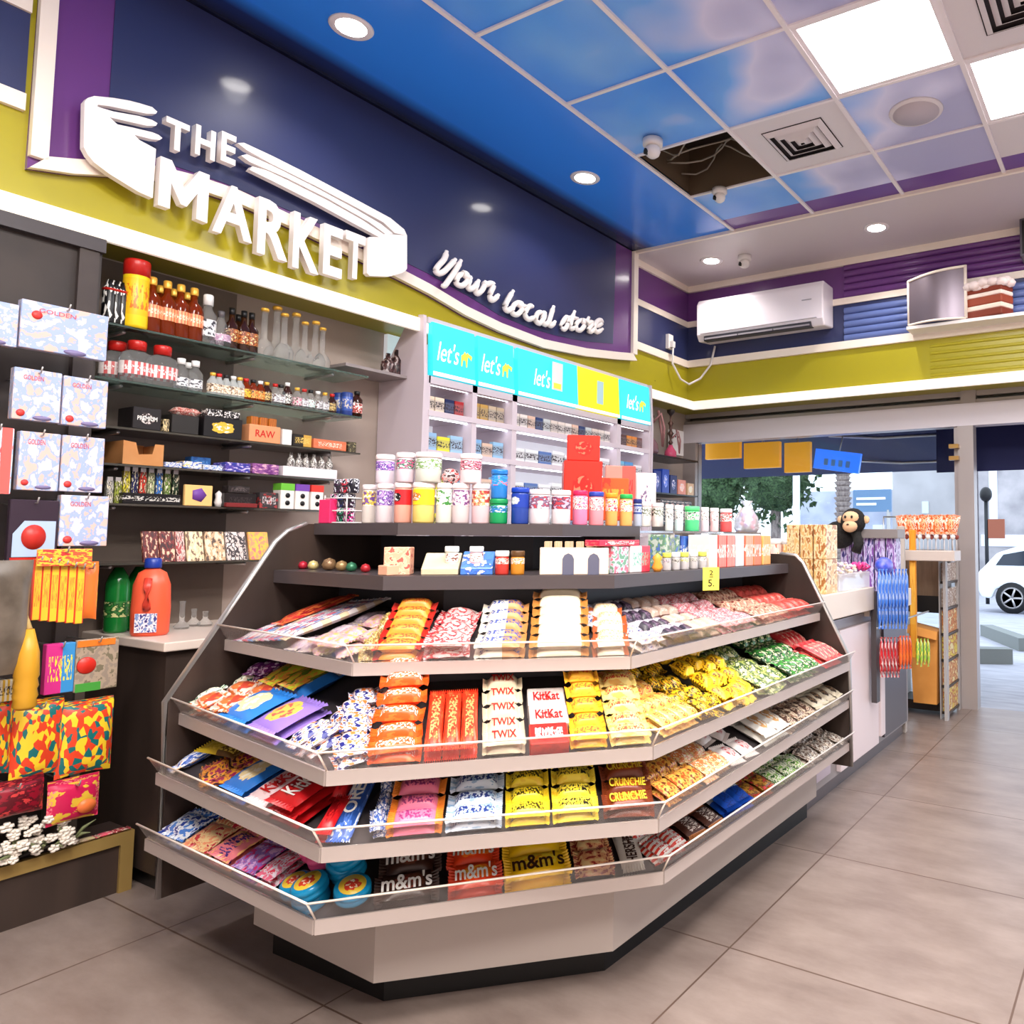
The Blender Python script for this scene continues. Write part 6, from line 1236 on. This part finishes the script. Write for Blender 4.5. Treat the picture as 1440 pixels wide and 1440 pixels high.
# right part of the middle shelf
for j, X in enumerate((938, 950, 962, 975, 988)): jar(X-6.5, X+6.5, .065, pack([(150, 130, 160), (60, 50, 50), (206, 200, 90), (90, 80, 90), (226, 220, 220)][j], (226, 220, 210), (60, 60, 60), 'splotch', seed=500+j), body((206, 200, 200)), mat('tiny_lid_%d' % (j % 2), srgb(*[(206, 210, 90), (236, 236, 236)][j % 2]), .4), 'tiny jar, %s of the row in front of the blue carton' % ORD[j], p=on_mid(X, .04)[0], name='tiny_jar', cat='jar', grp='tiny jars on the middle shelf')
mbox(958, 994, .125, pack((50, 90, 180), (70, 120, 200), (226, 230, 240), 'stripes', seed=506), 'blue_carton', 'blue and white striped carton on the middle shelf right side', 'carton', d=.14)
mbox(934, 956, .13, pack((190, 200, 190), (110, 150, 120), (90, 120, 190), 'splotch', seed=507), 'pale_green_carton', 'pale green carton left of the blue striped one', 'carton', d=.14)
for j, (c1, c2) in enumerate([((236, 222, 210), (226, 196, 180)), ((236, 90, 80), (240, 150, 130)), ((230, 80, 76), (240, 170, 150)), ((200, 206, 214), (240, 236, 236)), ((236, 120, 90), (240, 180, 150)), ((240, 140, 90), (226, 90, 70)), ((240, 190, 110), (236, 140, 90))]):
    mbox(998+12.5*j, 1009+12.5*j, .13, pack(c1, c2, (240, 232, 226), 'stripes', seed=510+j), 'upright_packet', 'slim upright packet, %s from left in the row right of blue carton' % ORD[j], 'packet', d=.03, dep=.10, grp='slim upright packets at the right of the middle shelf')
# riser shelf with jars above them
rz_ = 1.275
tag(MB().box(-1.86, -1.58, 2.50, 3.28, rz_-.008, rz_).box(-1.86, -1.58, 2.50, 2.51, 1.131, rz_-.008).box(-1.86, -1.58, 3.27, 3.28, 1.131, rz_-.008).build('clear_riser', acrylic), 'clear riser shelf carrying pale tubs above the upright packets', 'shelf')
def rs(X): 
    lo, hi = 2.3, 3.5
    for _ in range(30):
        m_ = (lo+hi)/2
        if px((-1.66, m_, rz_))[0] < X: lo = m_
        else: hi = m_
    return Vector((-1.66, lo, rz_+.0005))
for j, (X0, X1, c1, lidc, lb) in enumerate([(935, 947, (200, 206, 200), (240, 240, 236), 'grey'), (948, 961, (190, 210, 206), (240, 240, 240), 'pale blue'), (962, 984, (60, 190, 110), (90, 226, 130), 'green'), (985, 997, (230, 210, 220), (244, 238, 240), 'pale rose'), (998, 1011, (240, 190, 190), (244, 238, 236), 'pink'), (1012, 1030, (226, 70, 70), (244, 240, 240), 'red')]):
    jar(X0, X1, .105, pack(c1, (240, 236, 232), tuple(int(c*.5) for c in c1), 'splotch', seed=520+j), body(tuple(min(255, c+30) for c in c1)), mat('rl_%d' % j, srgb(*lidc), .35), 'tub with %s print on the clear riser shelf' % lb, p=rs((X0+X1)/2), grp='tubs on the clear riser shelf')
t = tag(empty('lollipop_bag', rs(1050)+Vector((0, 0, 0))), 'tied clear plastic bag of lollipops at the riser shelf end', 'bag')
MB().lathe([(.05, 0), (.062, .02), (.055, .07), (.03, .11), (.012, .125), (.03, .15)], n=14).build('clear_bag', mat('bag_film', (.95, .94, .97), .15, trans=.7, ior=1.1), t)
for k in range(9): o = MB().lathe([(0, -.014), (.013, 0), (0, .014)], c=(.03*math.cos(k*2.2), .03*math.sin(k*2.2), .025+.008*k), n=8).build('lollipop', mat('lolly_%d' % (k % 3), srgb(*[(220, 80, 140), (130, 90, 190), (240, 170, 190)][k % 3]), .3), t)
# ---------------------------------------------------------------- goods on the service counter
PAX = (1, 2, 0)
def fx(X0, X1, Y0, Y1, x, dep, m, name, label, cat, grp=None, z=None, bv=.003, sh_=None):
    """box whose +x face fills the picture rectangle on the plane x"""
    a, b_ = onX(X0, (Y0+Y1)/2, x), onX(X1, (Y0+Y1)/2, x); zt = onX((X0+X1)/2, Y0, x).z; zb = onX((X0+X1)/2, Y1, x).z if z is None else z
    o = MB().box(-dep, 0, -(b_.y-a.y)/2, (b_.y-a.y)/2, 0, zt-zb).build(name, m)
    if bv: bev(o, bv, 1)
    o.location = (x, (a.y+b_.y)/2, zb); return tag(o, label, cat, grp)
def fy(X0, X1, Y0, Y1, y, dep, m, name, label, cat, grp=None, z=None, bv=.003):
    a, b_ = onY(X0, (Y0+Y1)/2, y), onY(X1, (Y0+Y1)/2, y); zt = onY((X0+X1)/2, Y0, y).z; zb = onY((X0+X1)/2, Y1, y).z if z is None else z
    o = MB().box(-(b_.x-a.x)/2, (b_.x-a.x)/2, 0, dep, 0, zt-zb).build(name, m)
    if bv: bev(o, bv, 1)
    o.location = ((a.x+b_.x)/2, y, zb); return tag(o, label, cat, grp)
tan_p = lambda sd: pack((214, 170, 110), (236, 206, 160), (170, 110, 60), 'splotch', seed=sd)
PAX = (0, 2, 1)
for r_ in range(2):
    for j in range(3): fy(1106+19*j, 1123+19*j, 738, 787, 3.45+.001*r_, .16, tan_p(600+j+3*r_), 'wafer_tub', 'tan wafer tub, %s of the %s layer beyond the sweet stand' % (['left', 'middle', 'right'][j], ['lower', 'upper'][r_]), 'tub', 'tan wafer tubs on the service counter', z=.9855) if r_ == 0 else None
for o in [o for o in bpy.data.objects if o.name.startswith('wafer_tub')]:
    o.scale.z = .5
    c2_ = o.copy(); COL.objects.link(c2_); c2_.location.z += (max(v.co.z for v in o.data.vertices))*.5+.001; tag(c2_, o['label'].replace('lower', 'upper'), 'tub', 'tan wafer tubs on the service counter')
for j, (X, cc) in enumerate(((1070, (226, 130, 60)), (1090, (236, 190, 180)), (1112, (226, 170, 90)))):
    p = onY(X, 746, 4.3); o = MB().lathe([(.05, 0), (.055, .01), (.055, .28), (.045, .3)], n=16).build('sweet_tub', pack(cc, (240, 220, 190), (190, 90, 60), 'splotch', seed=610+j)); MB().lathe([(.056, .28), (.057, .31), (0, .315)], n=16).build('lid', whitecap, o); put(o, Vector((p.x, 4.3, .9305)), 'tall sweet tub, %s at the window end of the counter' % ORD[j], 'tub', 'tall sweet tubs at the window end of the counter')
# tray of clear boxes with wrapped sweets
t = tag(empty('clear_sweet_tray', (-1.42, 3.87, .9855)), 'clear tray of ivory wrapped sweets on the stone counter top', 'tray')
bev(MB().box(-.16, .10, -.24, .24, 0, .085).build('clear_bin', mat('bin_acrylic', (.97, .95, .97), .15, trans=.6, ior=1.1), t), .004)
b = MB()
for k in range(150): 
    x_, y_ = R.uniform(-.14, .08), R.uniform(-.22, .22); b.lathe([(0, -.012), (.013, -.002), (.012, .006), (0, .012)], c=(x_, y_, .03+R.random()*.07+.03*math.cos(y_*4)), n=6)
o = b.build('wrapped_sweets', pack((236, 220, 196), (190, 170, 190), (240, 236, 236), 'bits', seed=620), t); o['kind'] = 'stuff'
t = tag(empty('gift_bow', (-1.36, 4.05, 1.10)), 'bright pink gift bow on the sweet tray', 'bow')
b = MB()
for k in range(10):
    a = k*.628; b.tube([(0, 0, 0), (.035*math.cos(a), .035*math.sin(a), .03), (.06*math.cos(a), .06*math.sin(a), .012), (.03*math.cos(a), .03*math.sin(a), -.005)], .008, 5)
b.build('ribbon_loops', mat('pink_ribbon', srgb(236, 60, 140), .35), t); t.location.z = 1.085
for j in range(5): fy(1182+16*j, 1196+16*j, 756, 790, 4.45, .1, pack((130, 80, 160), (200, 190, 226), (60, 50, 120), 'splotch', seed=630+j), 'purple_packet', 'purple and silver packet, %s of the row under the grey rail' % ORD[j], 'packet', 'purple packets under the grey rail', z=.9305)
fy(1188, 1262, 744, 757, 4.42, .16, mat('grey_rail', srgb(130, 122, 120), .4), 'grey_rail', 'grey metal rail box above the purple packets', 'rail')
# monkey plush: body, arms reaching down, beige face, ears
t = tag(empty('plush_monkey', onY(1200, 745, 4.40)), 'black plush monkey with beige face slumped over the grey rail', 'soft toy')
fur = noisy('black_fur', srgb(16, 14, 14), srgb(34, 30, 28), 60, .9, .6); face = mat('beige_plush', srgb(222, 180, 140), .8)
def ell(mb, c, rx, ry, rz, n=16, k=8): return mb.add([(c[0]+rx*math.sin(math.pi*i/k)*math.cos(2*math.pi*j/n), c[1]+ry*math.sin(math.pi*i/k)*math.sin(2*math.pi*j/n), c[2]+rz*math.cos(math.pi*i/k)) for i in range(k+1) for j in range(n)], [(i*n+j, i*n+(j+1) % n, (i+1)*n+(j+1) % n, (i+1)*n+j) for i in range(k) for j in range(n)], 0, True)
b = MB(); ell(b, (0, 0, .05), .075, .075, .08); ell(b, (-.10, .03, -.03), .10, .08, .085); b.tube([(-.12, 0, .0), (-.19, -.02, -.06), (-.21, -.05, -.15), (-.19, -.06, -.24)], .035, 10, rs=[.04, .036, .032, .03]); b.tube([(.02, -.01, -.02), (.05, -.05, -.08), (.04, -.07, -.13)], .03, 10)
b.build('body', fur, t)
b = MB(); ell(b, (.0, -.045, .07), .052, .04, .04); ell(b, (0, -.06, .02), .045, .04, .036); ell(b, (-.08, 0, .06), .02, .012, .024); ell(b, (.08, 0, .06), .02, .012, .024); b.build('face', face, t)
for s in (-1, 1): ell(MB(), (s*.02, -.086, .075), .007, .005, .009).build('eye', black, t)
ell(MB(), (0, -.1, .03), .008, .005, .005).build('nose', mat('dark_thread', srgb(60, 36, 28), .6), t)
# blue and red hanging packs on the counter end
PAX = (1, 2, 0)
fr_ = onX(1228, 900, -1.315)
tag(MB().box(0, .03, -.03, .03, .36, .96).build('hanging_strip_panel', darkgrey), 'dark narrow frame at the left of the blue hanging sticks', 'panel').location = (-1.318, fr_.y, 0)
bluep = pack((36, 96, 206), (80, 140, 230), (200, 210, 240), 'splotch', seed=640); redp = pack((206, 30, 40), (150, 20, 30), (240, 226, 220), 'splotch', seed=641); orp = pack((226, 70, 30), (240, 120, 40), (200, 40, 30), 'splotch', seed=642); grp_ = pack((150, 200, 60), (240, 220, 80), (60, 160, 70), 'bits', seed=643)
def stick(X, Y0, Y1, x, m, label, grp, w_=.030, name='hanging_stick_pack'):
    c_ = onX(X, (Y0+Y1)/2, x); z1 = onX(X, Y0, x).z; z0 = onX(X, Y1, x).z; key = (name, m.name)
    if key in _proto: o = clone(_proto[key])
    else:
        o = MB().pillow(w_, 1, .02, 2, 8, 4, fin=.06).build(name, m); _proto[key] = o
    o.matrix_world = Matrix.Translation((x, c_.y, (z0+z1)/2)) @ Matrix.Rotation(R.uniform(-.05, .05), 4, 'X') @ Matrix.Rotation(math.pi/2, 4, 'Y') @ Matrix.Diagonal((z1-z0, 1, 1, 1)); return tag(o, label, 'packet', grp)
for r_ in range(2):
    for j in range(9): stick(1234+4.8*j, 812-12*r_, 884-25*r_, -1.27+.022*r_, bluep, 'blue stick pack, %s from left in the %s layer hanging on the counter end' % (ORD[j], ['back', 'front'][r_]), 'blue stick packs hanging on the counter end')
for j in range(6): stick(1237+4.8*j, 896, 952, -1.265, redp, 'red stick pack, %s from left hanging below the blue ones' % ORD[j], 'red stick packs below the blue ones')
for j in range(4): stick(1264+4.5*j, 894, 940, -1.25, orp, 'orange-red stick pack, %s from left beside the red ones' % ORD[j], 'orange-red stick packs')
for j in range(4): stick(1288+5*j, 898, 934+3*(j % 2), -1.2, grp_, 'green and yellow pack, %s from left at the end of the hanging row' % ORD[j], 'green and yellow hanging packs')
b = ell(MB(), (0, 0, 0), .05, .07, .05); tag(b.build('blue_ribbon_bunch', noisy('blue_foil', srgb(50, 80, 200), srgb(120, 120, 220), 30, .3)), 'shiny blue ribbon bunch above the blue stick packs', 'ribbon').location = onX(1243, 796, -1.27)
tag(MB().tube([(-1.29, onX(1232, 884, -1.29).y, onX(1232, 884, -1.29).z), (-1.29, onX(1306, 893, -1.29).y, onX(1232, 884, -1.29).z)], .006, 6).build('hanging_rail', silver), 'thin metal rail holding the hanging stick packs', 'rail')
# ---------------------------------------------------------------- tall rack, chest and carton near the door
PAX = (0, 2, 1)
fy(1262, 1272, 740, 1000, 5.0, .04, mat('grey_post', srgb(190, 180, 172), .4), 'rack_post', 'pale upright post beside the yellow strip', 'post', z=0)
fy(1279, 1288, 745, 925, 5.25, .03, pack((236, 160, 50), (226, 140, 40), (250, 200, 90), 'logo', seed=650), 'yellow_strip', 'long orange-yellow cardboard strip hanging behind the post', 'strip')
t = tag(empty('metal_chest', (-1.36, 5.6, 0)), 'brown-grey metal chest with glass top near the door', 'chest')
MB().box(-.24, .065, 0, .30, .84, 1.17).build('body', noisy('brushed_bronze', srgb(150, 126, 104), srgb(120, 100, 84), 3, .3, 0, .5, (6, 1, 1)), t); MB().box(-.24, .065, 0, .30, .72, .84).build('dark_gap', black, t)
MB().box(-.24, -.22, 0.01, .3, 0, .72).build('leg_panel', greymetal, t); MB().box(-.22, .06, .0, .28, .03, .095).build('bottom_shelf', mat('dark_bottom', srgb(44, 34, 30), .6), t)
t = tag(empty('cardboard_carton', (-1.34, 5.52, .10)), 'open orange-brown cardboard carton on the rack\'s lower shelf', 'cardboard box')
ob = noisy('orange_cardboard', srgb(206, 136, 60), srgb(220, 150, 72), 6, .7)
MB().prism([Vector((-.11, -.04, 0)), Vector((.05, -.04, 0)), Vector((.06, -.04, .50)), Vector((-.14, -.04, .54))], (0, .2, 0)).build('carton_body', ob, t)
MB().prism([Vector((-.14, -.04, .54)), Vector((.06, -.04, .50)), Vector((.065, -.09, .45)), Vector((-.15, -.10, .49))], (0, .004, .0)).build('front_flap', ob, t)
t = tag(empty('magazine_rack', (-1.215, 5.5, 0)), 'tall narrow metal rack with slots of yellow packs beside the door post', 'rack')
MB().box(-.02, .0, -.03, .03, 0, 1.12).build('front_upright', greymetal, t); MB().box(-.02, .0, .36, .42, 0, 1.12).build('rear_upright', greymetal, t)
b = MB()
for z_ in (.04, .22, .40, .58, .76, .94, 1.1): b.box(-.05, .0, .03, .36, z_-.008, z_+.008)
b.build('slot_shelves', mat('dark_slots', srgb(70, 60, 56), .4, .5), t); MB().box(-.056, -.05, 0, .38, 0, 1.12).build('rack_back', greymetal, t)
PAX = (1, 2, 0)
for j, z_ in enumerate((.0485, .2285, .4085, .5885)):
    o = MB().box(-.048, -.008, .05, .35, 0, .155).build('yellow_packet', pack([(226, 200, 90), (220, 170, 110), (230, 210, 80), (226, 150, 80)][j], (190, 110, 60), (240, 226, 170), 'splotch', seed=660+j)); put(o, Vector((-1.215, 5.5, z_)), 'yellow and orange packet, %s slot from the bottom of the tall rack' % ORD[j], 'packet')
for j in range(2):
    o = MB().box(-.048, -.01, .05, .35, 0, .13).build('clear_packet', pack((200, 186, 176), (160, 130, 110), (226, 216, 206), 'splotch', seed=666+j)); put(o, Vector((-1.215, 5.5, .7685+.18*j)), 'grey-brown packet in the %s slot of the tall rack' % ['second highest', 'highest'][j], 'packet')
# row of orange and white packs and wrapped lollies on top
PAX = (0, 2, 1)
tag(MB().tube([(-1.6, 5.3, 1.40), (-1.13, 5.3, 1.40)], .006, 6).tube([(-1.6, 5.3, 1.17), (-1.6, 5.3, 1.40)], .005, 6).tube([(-1.13, 5.3, 1.17), (-1.13, 5.3, 1.40)], .005, 6).build('lolly_rail', silver), 'thin metal frame carrying the row of orange packs', 'rail')
tag(bev(MB().box(-1.62, -1.1, 5.22, 5.42, 1.10, 1.17).build('lolly_tray', mat('lolly_tray', srgb(206, 190, 180), .4)), .004, 1), 'long pale tray of wrapped lollipops beside the door post', 'tray')
for j in range(13):
    X = 1268+6.3*j; p = onY(X, 746, 5.3); o = MB().pillow(.055, .13, .02, 1, 6, 5, fin=.012).build('orange_white_packet', pack([(236, 120, 50), (244, 226, 206), (226, 96, 40)][j % 3], [(244, 226, 206), (236, 130, 60), (240, 200, 150)][j % 3], (200, 60, 30), 'splotch', seed=670+j % 3))
    o.matrix_world = Matrix.Translation((p.x, 5.29, 1.345)) @ Matrix.Rotation(R.uniform(-.3, .3), 4, 'Y') @ Matrix.Rotation(math.pi/2, 4, 'Y') @ Matrix.Rotation(math.pi/2, 4, 'X'); tag(o, 'orange and white packet, %s from left in the row above the lollipops' % (ORD+['thirteenth'])[j], 'packet', 'orange and white packets by the door')
PAX = (0, 1, 2)
for j in range(20):
    X = 1270+3.9*j; Y = 775+8*math.sin(j*1.9); p = onY(X, Y, 5.28); key = ('lol', j % 3)
    if key in _proto: o = clone(_proto[key])
    else:
        o = MB().lathe([(0, -.02), (.016, -.008), (.017, .006), (0, .02)], n=10).build('wrapped_lollipop', mat('lol_%d' % (j % 3), srgb(*[(236, 226, 220), (150, 70, 60), (226, 190, 180)][j % 3]), .25)); MB().tube([(0, 0, -.02), (0, 0, -.09)], .002, 5).build('stick', white, o); _proto[key] = o
    put(o, Vector((p.x, 5.28+.03*(j % 3), max(1.262, p.z))), 'wrapped lollipop in the row standing in the pale tray near the door post', 'lollipop', 'wrapped lollipops in the pale tray')
    o.location.z = 1.262

# ---------------------------------------------------------------- outside, beyond the glass
gp = noisy('grey_pavers', srgb(150, 150, 160), srgb(176, 176, 184), 3, .7, .3, 0, (1, 4, 1))
o = MB().add([(-30, 6.06, -.005), (30, 6.06, -.005), (30, 60, -1.6), (-30, 60, -1.6)], [(0, 1, 2, 3)]).build('floor_outside', gp); struct(o)
def gz(y): return -.005-(y-6.06)*1.595/53.94
conc = noisy('grey_concrete', srgb(176, 170, 172), srgb(196, 190, 192), .8, .8)
def bld(name, X0, X1, Ytop, y, dep, m, label, wins=(), wm=None):
    a, b_ = onY(X0, 700, y), onY(X1, 700, y); zt = onY((X0+X1)/2, Ytop, y).z
    t = tag(empty(name, ((a.x+b_.x)/2, y, gz(y)-.3)), label, 'building'); w_ = b_.x-a.x
    MB().box(-w_/2, w_/2, 0, dep, 0, zt-gz(y)+.3).build('wall', m, t)
    for (wx0, wx1, wy0, wy1) in wins:
        c_ = onY(wx0, wy1, y), onY(wx1, wy0, y); b = MB().box(c_[0].x-t.location.x, c_[1].x-t.location.x, -.04, .02, c_[0].z-t.location.z, c_[1].z-t.location.z); b.build('window', wm or mat('pale_window', srgb(226, 232, 244), .2), t)
    return t
bld('concrete_building', 1255, 1372, 560, 30, 8, conc, 'large grey concrete building seen through the shop window', [(1345, 1368, 680, 725), (1297, 1306, 705, 722)])
bld('stone_building', 1376, 1560, 560, 26, 8, noisy('weathered_stone', srgb(150, 146, 148), srgb(190, 184, 184), 1.2, .8), 'weathered grey building seen through the open doorway', [(1392, 1402, 660, 740), (1380, 1440, 752, 768)], mat('bright_shop_window', srgb(230, 236, 246), .3))
bld('kiosk_building', 1125, 1262, 690, 34, 6, noisy('lilac_grey_wall', srgb(160, 164, 186), srgb(190, 192, 206), 1, .8), 'low lilac grey kiosk building behind the palm trunk', [(1180, 1200, 735, 775), (1228, 1245, 738, 770)])
# hedge and trees
lfm = noisy('dark_foliage', srgb(24, 44, 24), srgb(84, 110, 70), 18, .8, .4); bark = noisy('grey_bark', srgb(120, 104, 100), srgb(160, 144, 138), 20, .9, .5, 0, (1, 1, .3))
def leafy(name, X0, X1, Y0, Y1, y, label, n=700, sz=.16):
    a, b_ = onY(X0, Y1, y), onY(X1, Y0, y); cx_, cz = (a.x+b_.x)/2, (a.z+b_.z)/2; w_, h_ = (b_.x-a.x)/2, (b_.z-a.z)/2
    t = tag(empty(name, (cx_, y, gz(y))), label, 'tree'); b = MB()
    ell(b, (0, 0, cz-gz(y)), w_*.8, w_*.5, h_*.8, 14, 8)
    for k in range(n):
        th, ph = R.uniform(0, 6.283), math.acos(R.uniform(-1, 1)); rr = R.uniform(.78, 1.02)*(1+.12*math.sin(th*5)+.1*math.sin(ph*7)); c_ = Vector((w_*rr*math.sin(ph)*math.cos(th), w_*.6*rr*math.sin(ph)*math.sin(th), cz-gz(y)+h_*rr*math.cos(ph)))
        d1 = Vector((R.uniform(-1, 1), R.uniform(-1, 1), R.uniform(-1, 1))).normalized()*sz; d2 = d1.cross(Vector((R.uniform(-1, 1), R.uniform(-1, 1), 1))).normalized()*sz*.5
        b.add([c_-d1, c_+d2, c_+d1, c_-d2], [(0, 1, 2, 3)])
    b.build('foliage', lfm, t); b = MB(); b.tube([(0, 0, -.2), (0, 0, cz-gz(y))], .18, 8); b.build('trunk', bark, t)
leafy('leafy_tree', 960, 1052, 600, 745, 19, 'dark leafy tree outside the left end of the window'); leafy('leafy_tree', 1035, 1150, 585, 735, 23, 'dark leafy tree behind the white pole outside')
p = onY(1186, 790, 17); t = tag(empty('palm_tree', (p.x, 17, gz(17))), 'palm tree with shaggy grey trunk outside the window', 'tree')
b = MB()
for k in range(34):
    z_ = .12*k; b.lathe([(.14, z_), (.21+.02*math.sin(k*2.3), z_+.1), (.15, z_+.13)], n=10)
b.build('shaggy_trunk', bark, t)
b = MB()
for k in range(14):
    a = k*.449; pts = [Vector((0, 0, 4.1)), Vector((.7*math.cos(a), .7*math.sin(a), 4.6)), Vector((1.5*math.cos(a), 1.5*math.sin(a), 4.4)), Vector((2.0*math.cos(a), 2.0*math.sin(a), 3.7))]
    b.tube(pts, .03, 5, rs=[.03, .09, .07, .01])
b.build('fronds', lfm, t)
p = onY(1120, 760, 14); t = tag(MB().tube([(0, 0, 0), (0, 0, 4.2)], .07, 12).build('white_pole', mat('white_painted_pole', srgb(226, 232, 240), .4)), 'white street pole outside in front of the dark trees', 'pole'); t.location = (p.x, 14, gz(14))
t = tag(empty('street_sign', onY(1226, 704, 16)), 'blue-grey rectangular street sign outside beside the palm', 'sign'); D = 16/CF.y
MB().box(-.42, .42, 0, .05, -.24, .24).build('sign_board', mat('blue_grey_sign', srgb(96, 126, 160), .4), t); MB().tube([(.35, .03, -.2), (.35, .03, -2.3)], .04, 8).build('post', greymetal, t)
MB().box(-.34, .3, -.012, 0, .02, .07).build('white_line', paper, t); MB().box(-.34, .1, -.012, 0, -.1, -.05).build('white_line', paper, t)
# awning with yellow light panels, dark underside
t = tag(empty('shop_awning', (-2.3, 6.2, 2.18)), 'dark navy awning outside above the window', 'awning')
nav = mat('navy_canvas', srgb(16, 22, 74), .7)
zf = onY(1250, 664, 7.9).z-2.18
MB().prism([Vector((-2.6, 0, .12)), Vector((-2.6, 1.7, zf)), Vector((-2.6, 1.7, zf+.04)), Vector((-2.6, 0, .16))], (7.5, 0, 0)).build('canvas_roof', nav, t)
b = MB()
for f_ in (.3, .75): b.tube([(-.2, 1.7*f_-.1, .12+(zf-.12)*f_-.01), (.2, 1.7*f_+.1, .12+(zf-.12)*f_-.03), (1.35, 1.7*f_+.1, .12+(zf-.12)*f_-.03)], .014, 6)
b.build('frame_arm', silver, t)
valp = onY(1400, 662, 6.5); MB().box(-1.5+2.3, 2.5+2.3, .28, .30, valp.z-2.18, .09).build('door_valance', nav, t)
for j, (X0, X1, Ya, Yb) in enumerate([(992, 1040, 622, 645), (1046, 1096, 622, 658), (1103, 1139, 622, 664)]):
    fy(X0, X1, Ya, Yb, 6.35, .05, mat('amber_light_panel', srgb(226, 156, 40), .4, emit=srgb(230, 160, 40), es=.3), 'amber_sign_panel', 'amber sign panel outside the window top, %s from the left' % ORD[j], 'sign', 'amber sign panels above the window', bv=0)
for o in [o for o in bpy.data.objects if o.name.startswith('amber_sign_panel')]:
    MB().tube([(0, .025, .1), (0, .025, 2.262-o.location.z)], .006, 6).build('hanger_rod', silver, o)
t = fy(1143, 1207, 634, 662, 6.6, .04, mat('blue_lit_screen', srgb(40, 100, 230), .3, emit=srgb(40, 110, 240), es=.7), 'blue_lit_board', 'tilted bright blue lit board beside the amber sign panels', 'sign', bv=0); t.rotation_euler = (0, .16, 0); MB().tube([(0, .02, .1), (.02, .02, 2.235-t.location.z)], .006, 6).build('hanger_rod', silver, t)
for k in range(4): MB().box(-.12+.07*k, -.08+.07*k, -.003, 0, .04, .10).build('menu_column', mat('pale_blue_print', srgb(110, 170, 250), .4), t)
# kerb planter and car
for nm, (Xa, Ya), (Xb, Yb), lb in (('kerb', (1372, 903), (1424, 903), 'nearer'), ('kerb', (1378, 862), (1432, 884), 'farther diagonal')):
    q = []
    for X, Y in ((Xa, Ya), (Xb, Yb)):
        d = ray(X, Y); s_ = (CAM_Z-.15)/-d.z; q.append(CO+d*s_)
    for v in q: v.z = gz(v.y)
    dr = (q[1]-q[0]).normalized(); nn = Vector((-dr.y, dr.x, 0))*.18
    tag(MB().prism([q[0], q[1], q[1]+nn, q[0]+nn], (0, 0, .16)).build(nm, mat('grey_kerb_stone', srgb(120, 124, 120), .8)), '%s low grey stone kerb outside the doorway' % lb, 'kerb')
cy_ = 17.5; cg = gz(cy_)
w0 = onY(1423, 826, cy_); sc_ = 1
t = tag(empty('parked_car', (w0.x, cy_, cg)), 'white hatchback car parked outside beyond the open doorway', 'car'); car_w = mat('white_car_paint', srgb(232, 238, 246), .2, coat=.6); dg = mat('dark_car_glass', srgb(40, 48, 60), .08); tyre = mat('tyre_rubber', srgb(24, 24, 26), .7)
body_ = [(-.62, .32), (-.72, .5), (-.70, .85), (-.55, 1.0), (-.30, 1.28), (.1, 1.42), (1.2, 1.45), (1.9, 1.30), (2.5, .98), (3.3, .86), (3.55, .7), (3.6, .35), (3.0, .25), (.45, .24), (.33, .5), (.0, .62), (-.33, .5), (-.42, .3)]
b = MB(); tri = [Vector((0, z, 0)) for z in ()]
from mathutils.geometry import tessellate_polygon
n_ = len(body_); tt = tessellate_polygon([[Vector((x, z, 0)) for x, z in body_]])
b.add([(x, 0, z) for x, z in body_]+[(x, 1.7, z) for x, z in body_], [tuple(q) for q in tt]+[tuple(n_+i for i in q[::-1]) for q in tt]+[(k, (k+1) % n_, n_+(k+1) % n_, n_+k) for k in range(n_)])
bev(b.build('body_shell', car_w, t), .05, 2, .5)
for pts in ([(-.32, 1.02), (-.16, 1.25), (.28, 1.34), (.34, 1.02)], [(.42, 1.02), (.42, 1.34), (1.15, 1.36), (1.15, 1.0)], [(1.24, 1.0), (1.24, 1.35), (1.75, 1.26), (2.2, .99)]):
    MB().prism([Vector((x, -.012, z)) for x, z in pts], (0, .01, 0)).build('side_window', dg, t)
for x_ in (0, 2.75):
    MB().lathe([(.22, -.01), (.33, .02), (.34, .06), (.34, .2), (.3, .22)], n=24, axis='y', c=(x_, -.03, .33), cap=False).build('tyre', tyre, t)
    b = MB().lathe([(.20, 0), (.23, -.01), (.23, .04)], n=24, axis='y', c=(x_, -.03, .33), cap=False)
    for k in range(5):
        a = k*1.2566; b.tube([(x_, -.03, .33), (x_+.2*math.cos(a), -.03, .33+.2*math.sin(a))], .025, 6)
    b.build('alloy_wheel', silver, t); MB().lathe([(0, .06), (.23, .06)], n=20, axis='y', c=(x_, -.03, .33)).build('brake_disc', mat('brake_dark', srgb(60, 62, 66), .5), t)
# street post with round lamp near the doorway
p = onY(1388, 790, 21); t = tag(empty('street_lamp', (p.x, 21, gz(21))), 'dark street post with a small round lamp and orange panel outside the doorway', 'lamp')
MB().tube([(0, 0, 0), (0, 0, 2.75)], .05, 10).build('post', mat('black_post', srgb(30, 32, 36), .5), t); ell(MB(), (0, 0, 2.85), .16, .16, .2).build('round_head', black, t)
MB().box(.05, .45, -.06, .06, 1.7, 2.2).build('panel', mat('brown_orange_panel', srgb(150, 84, 60), .6), t)
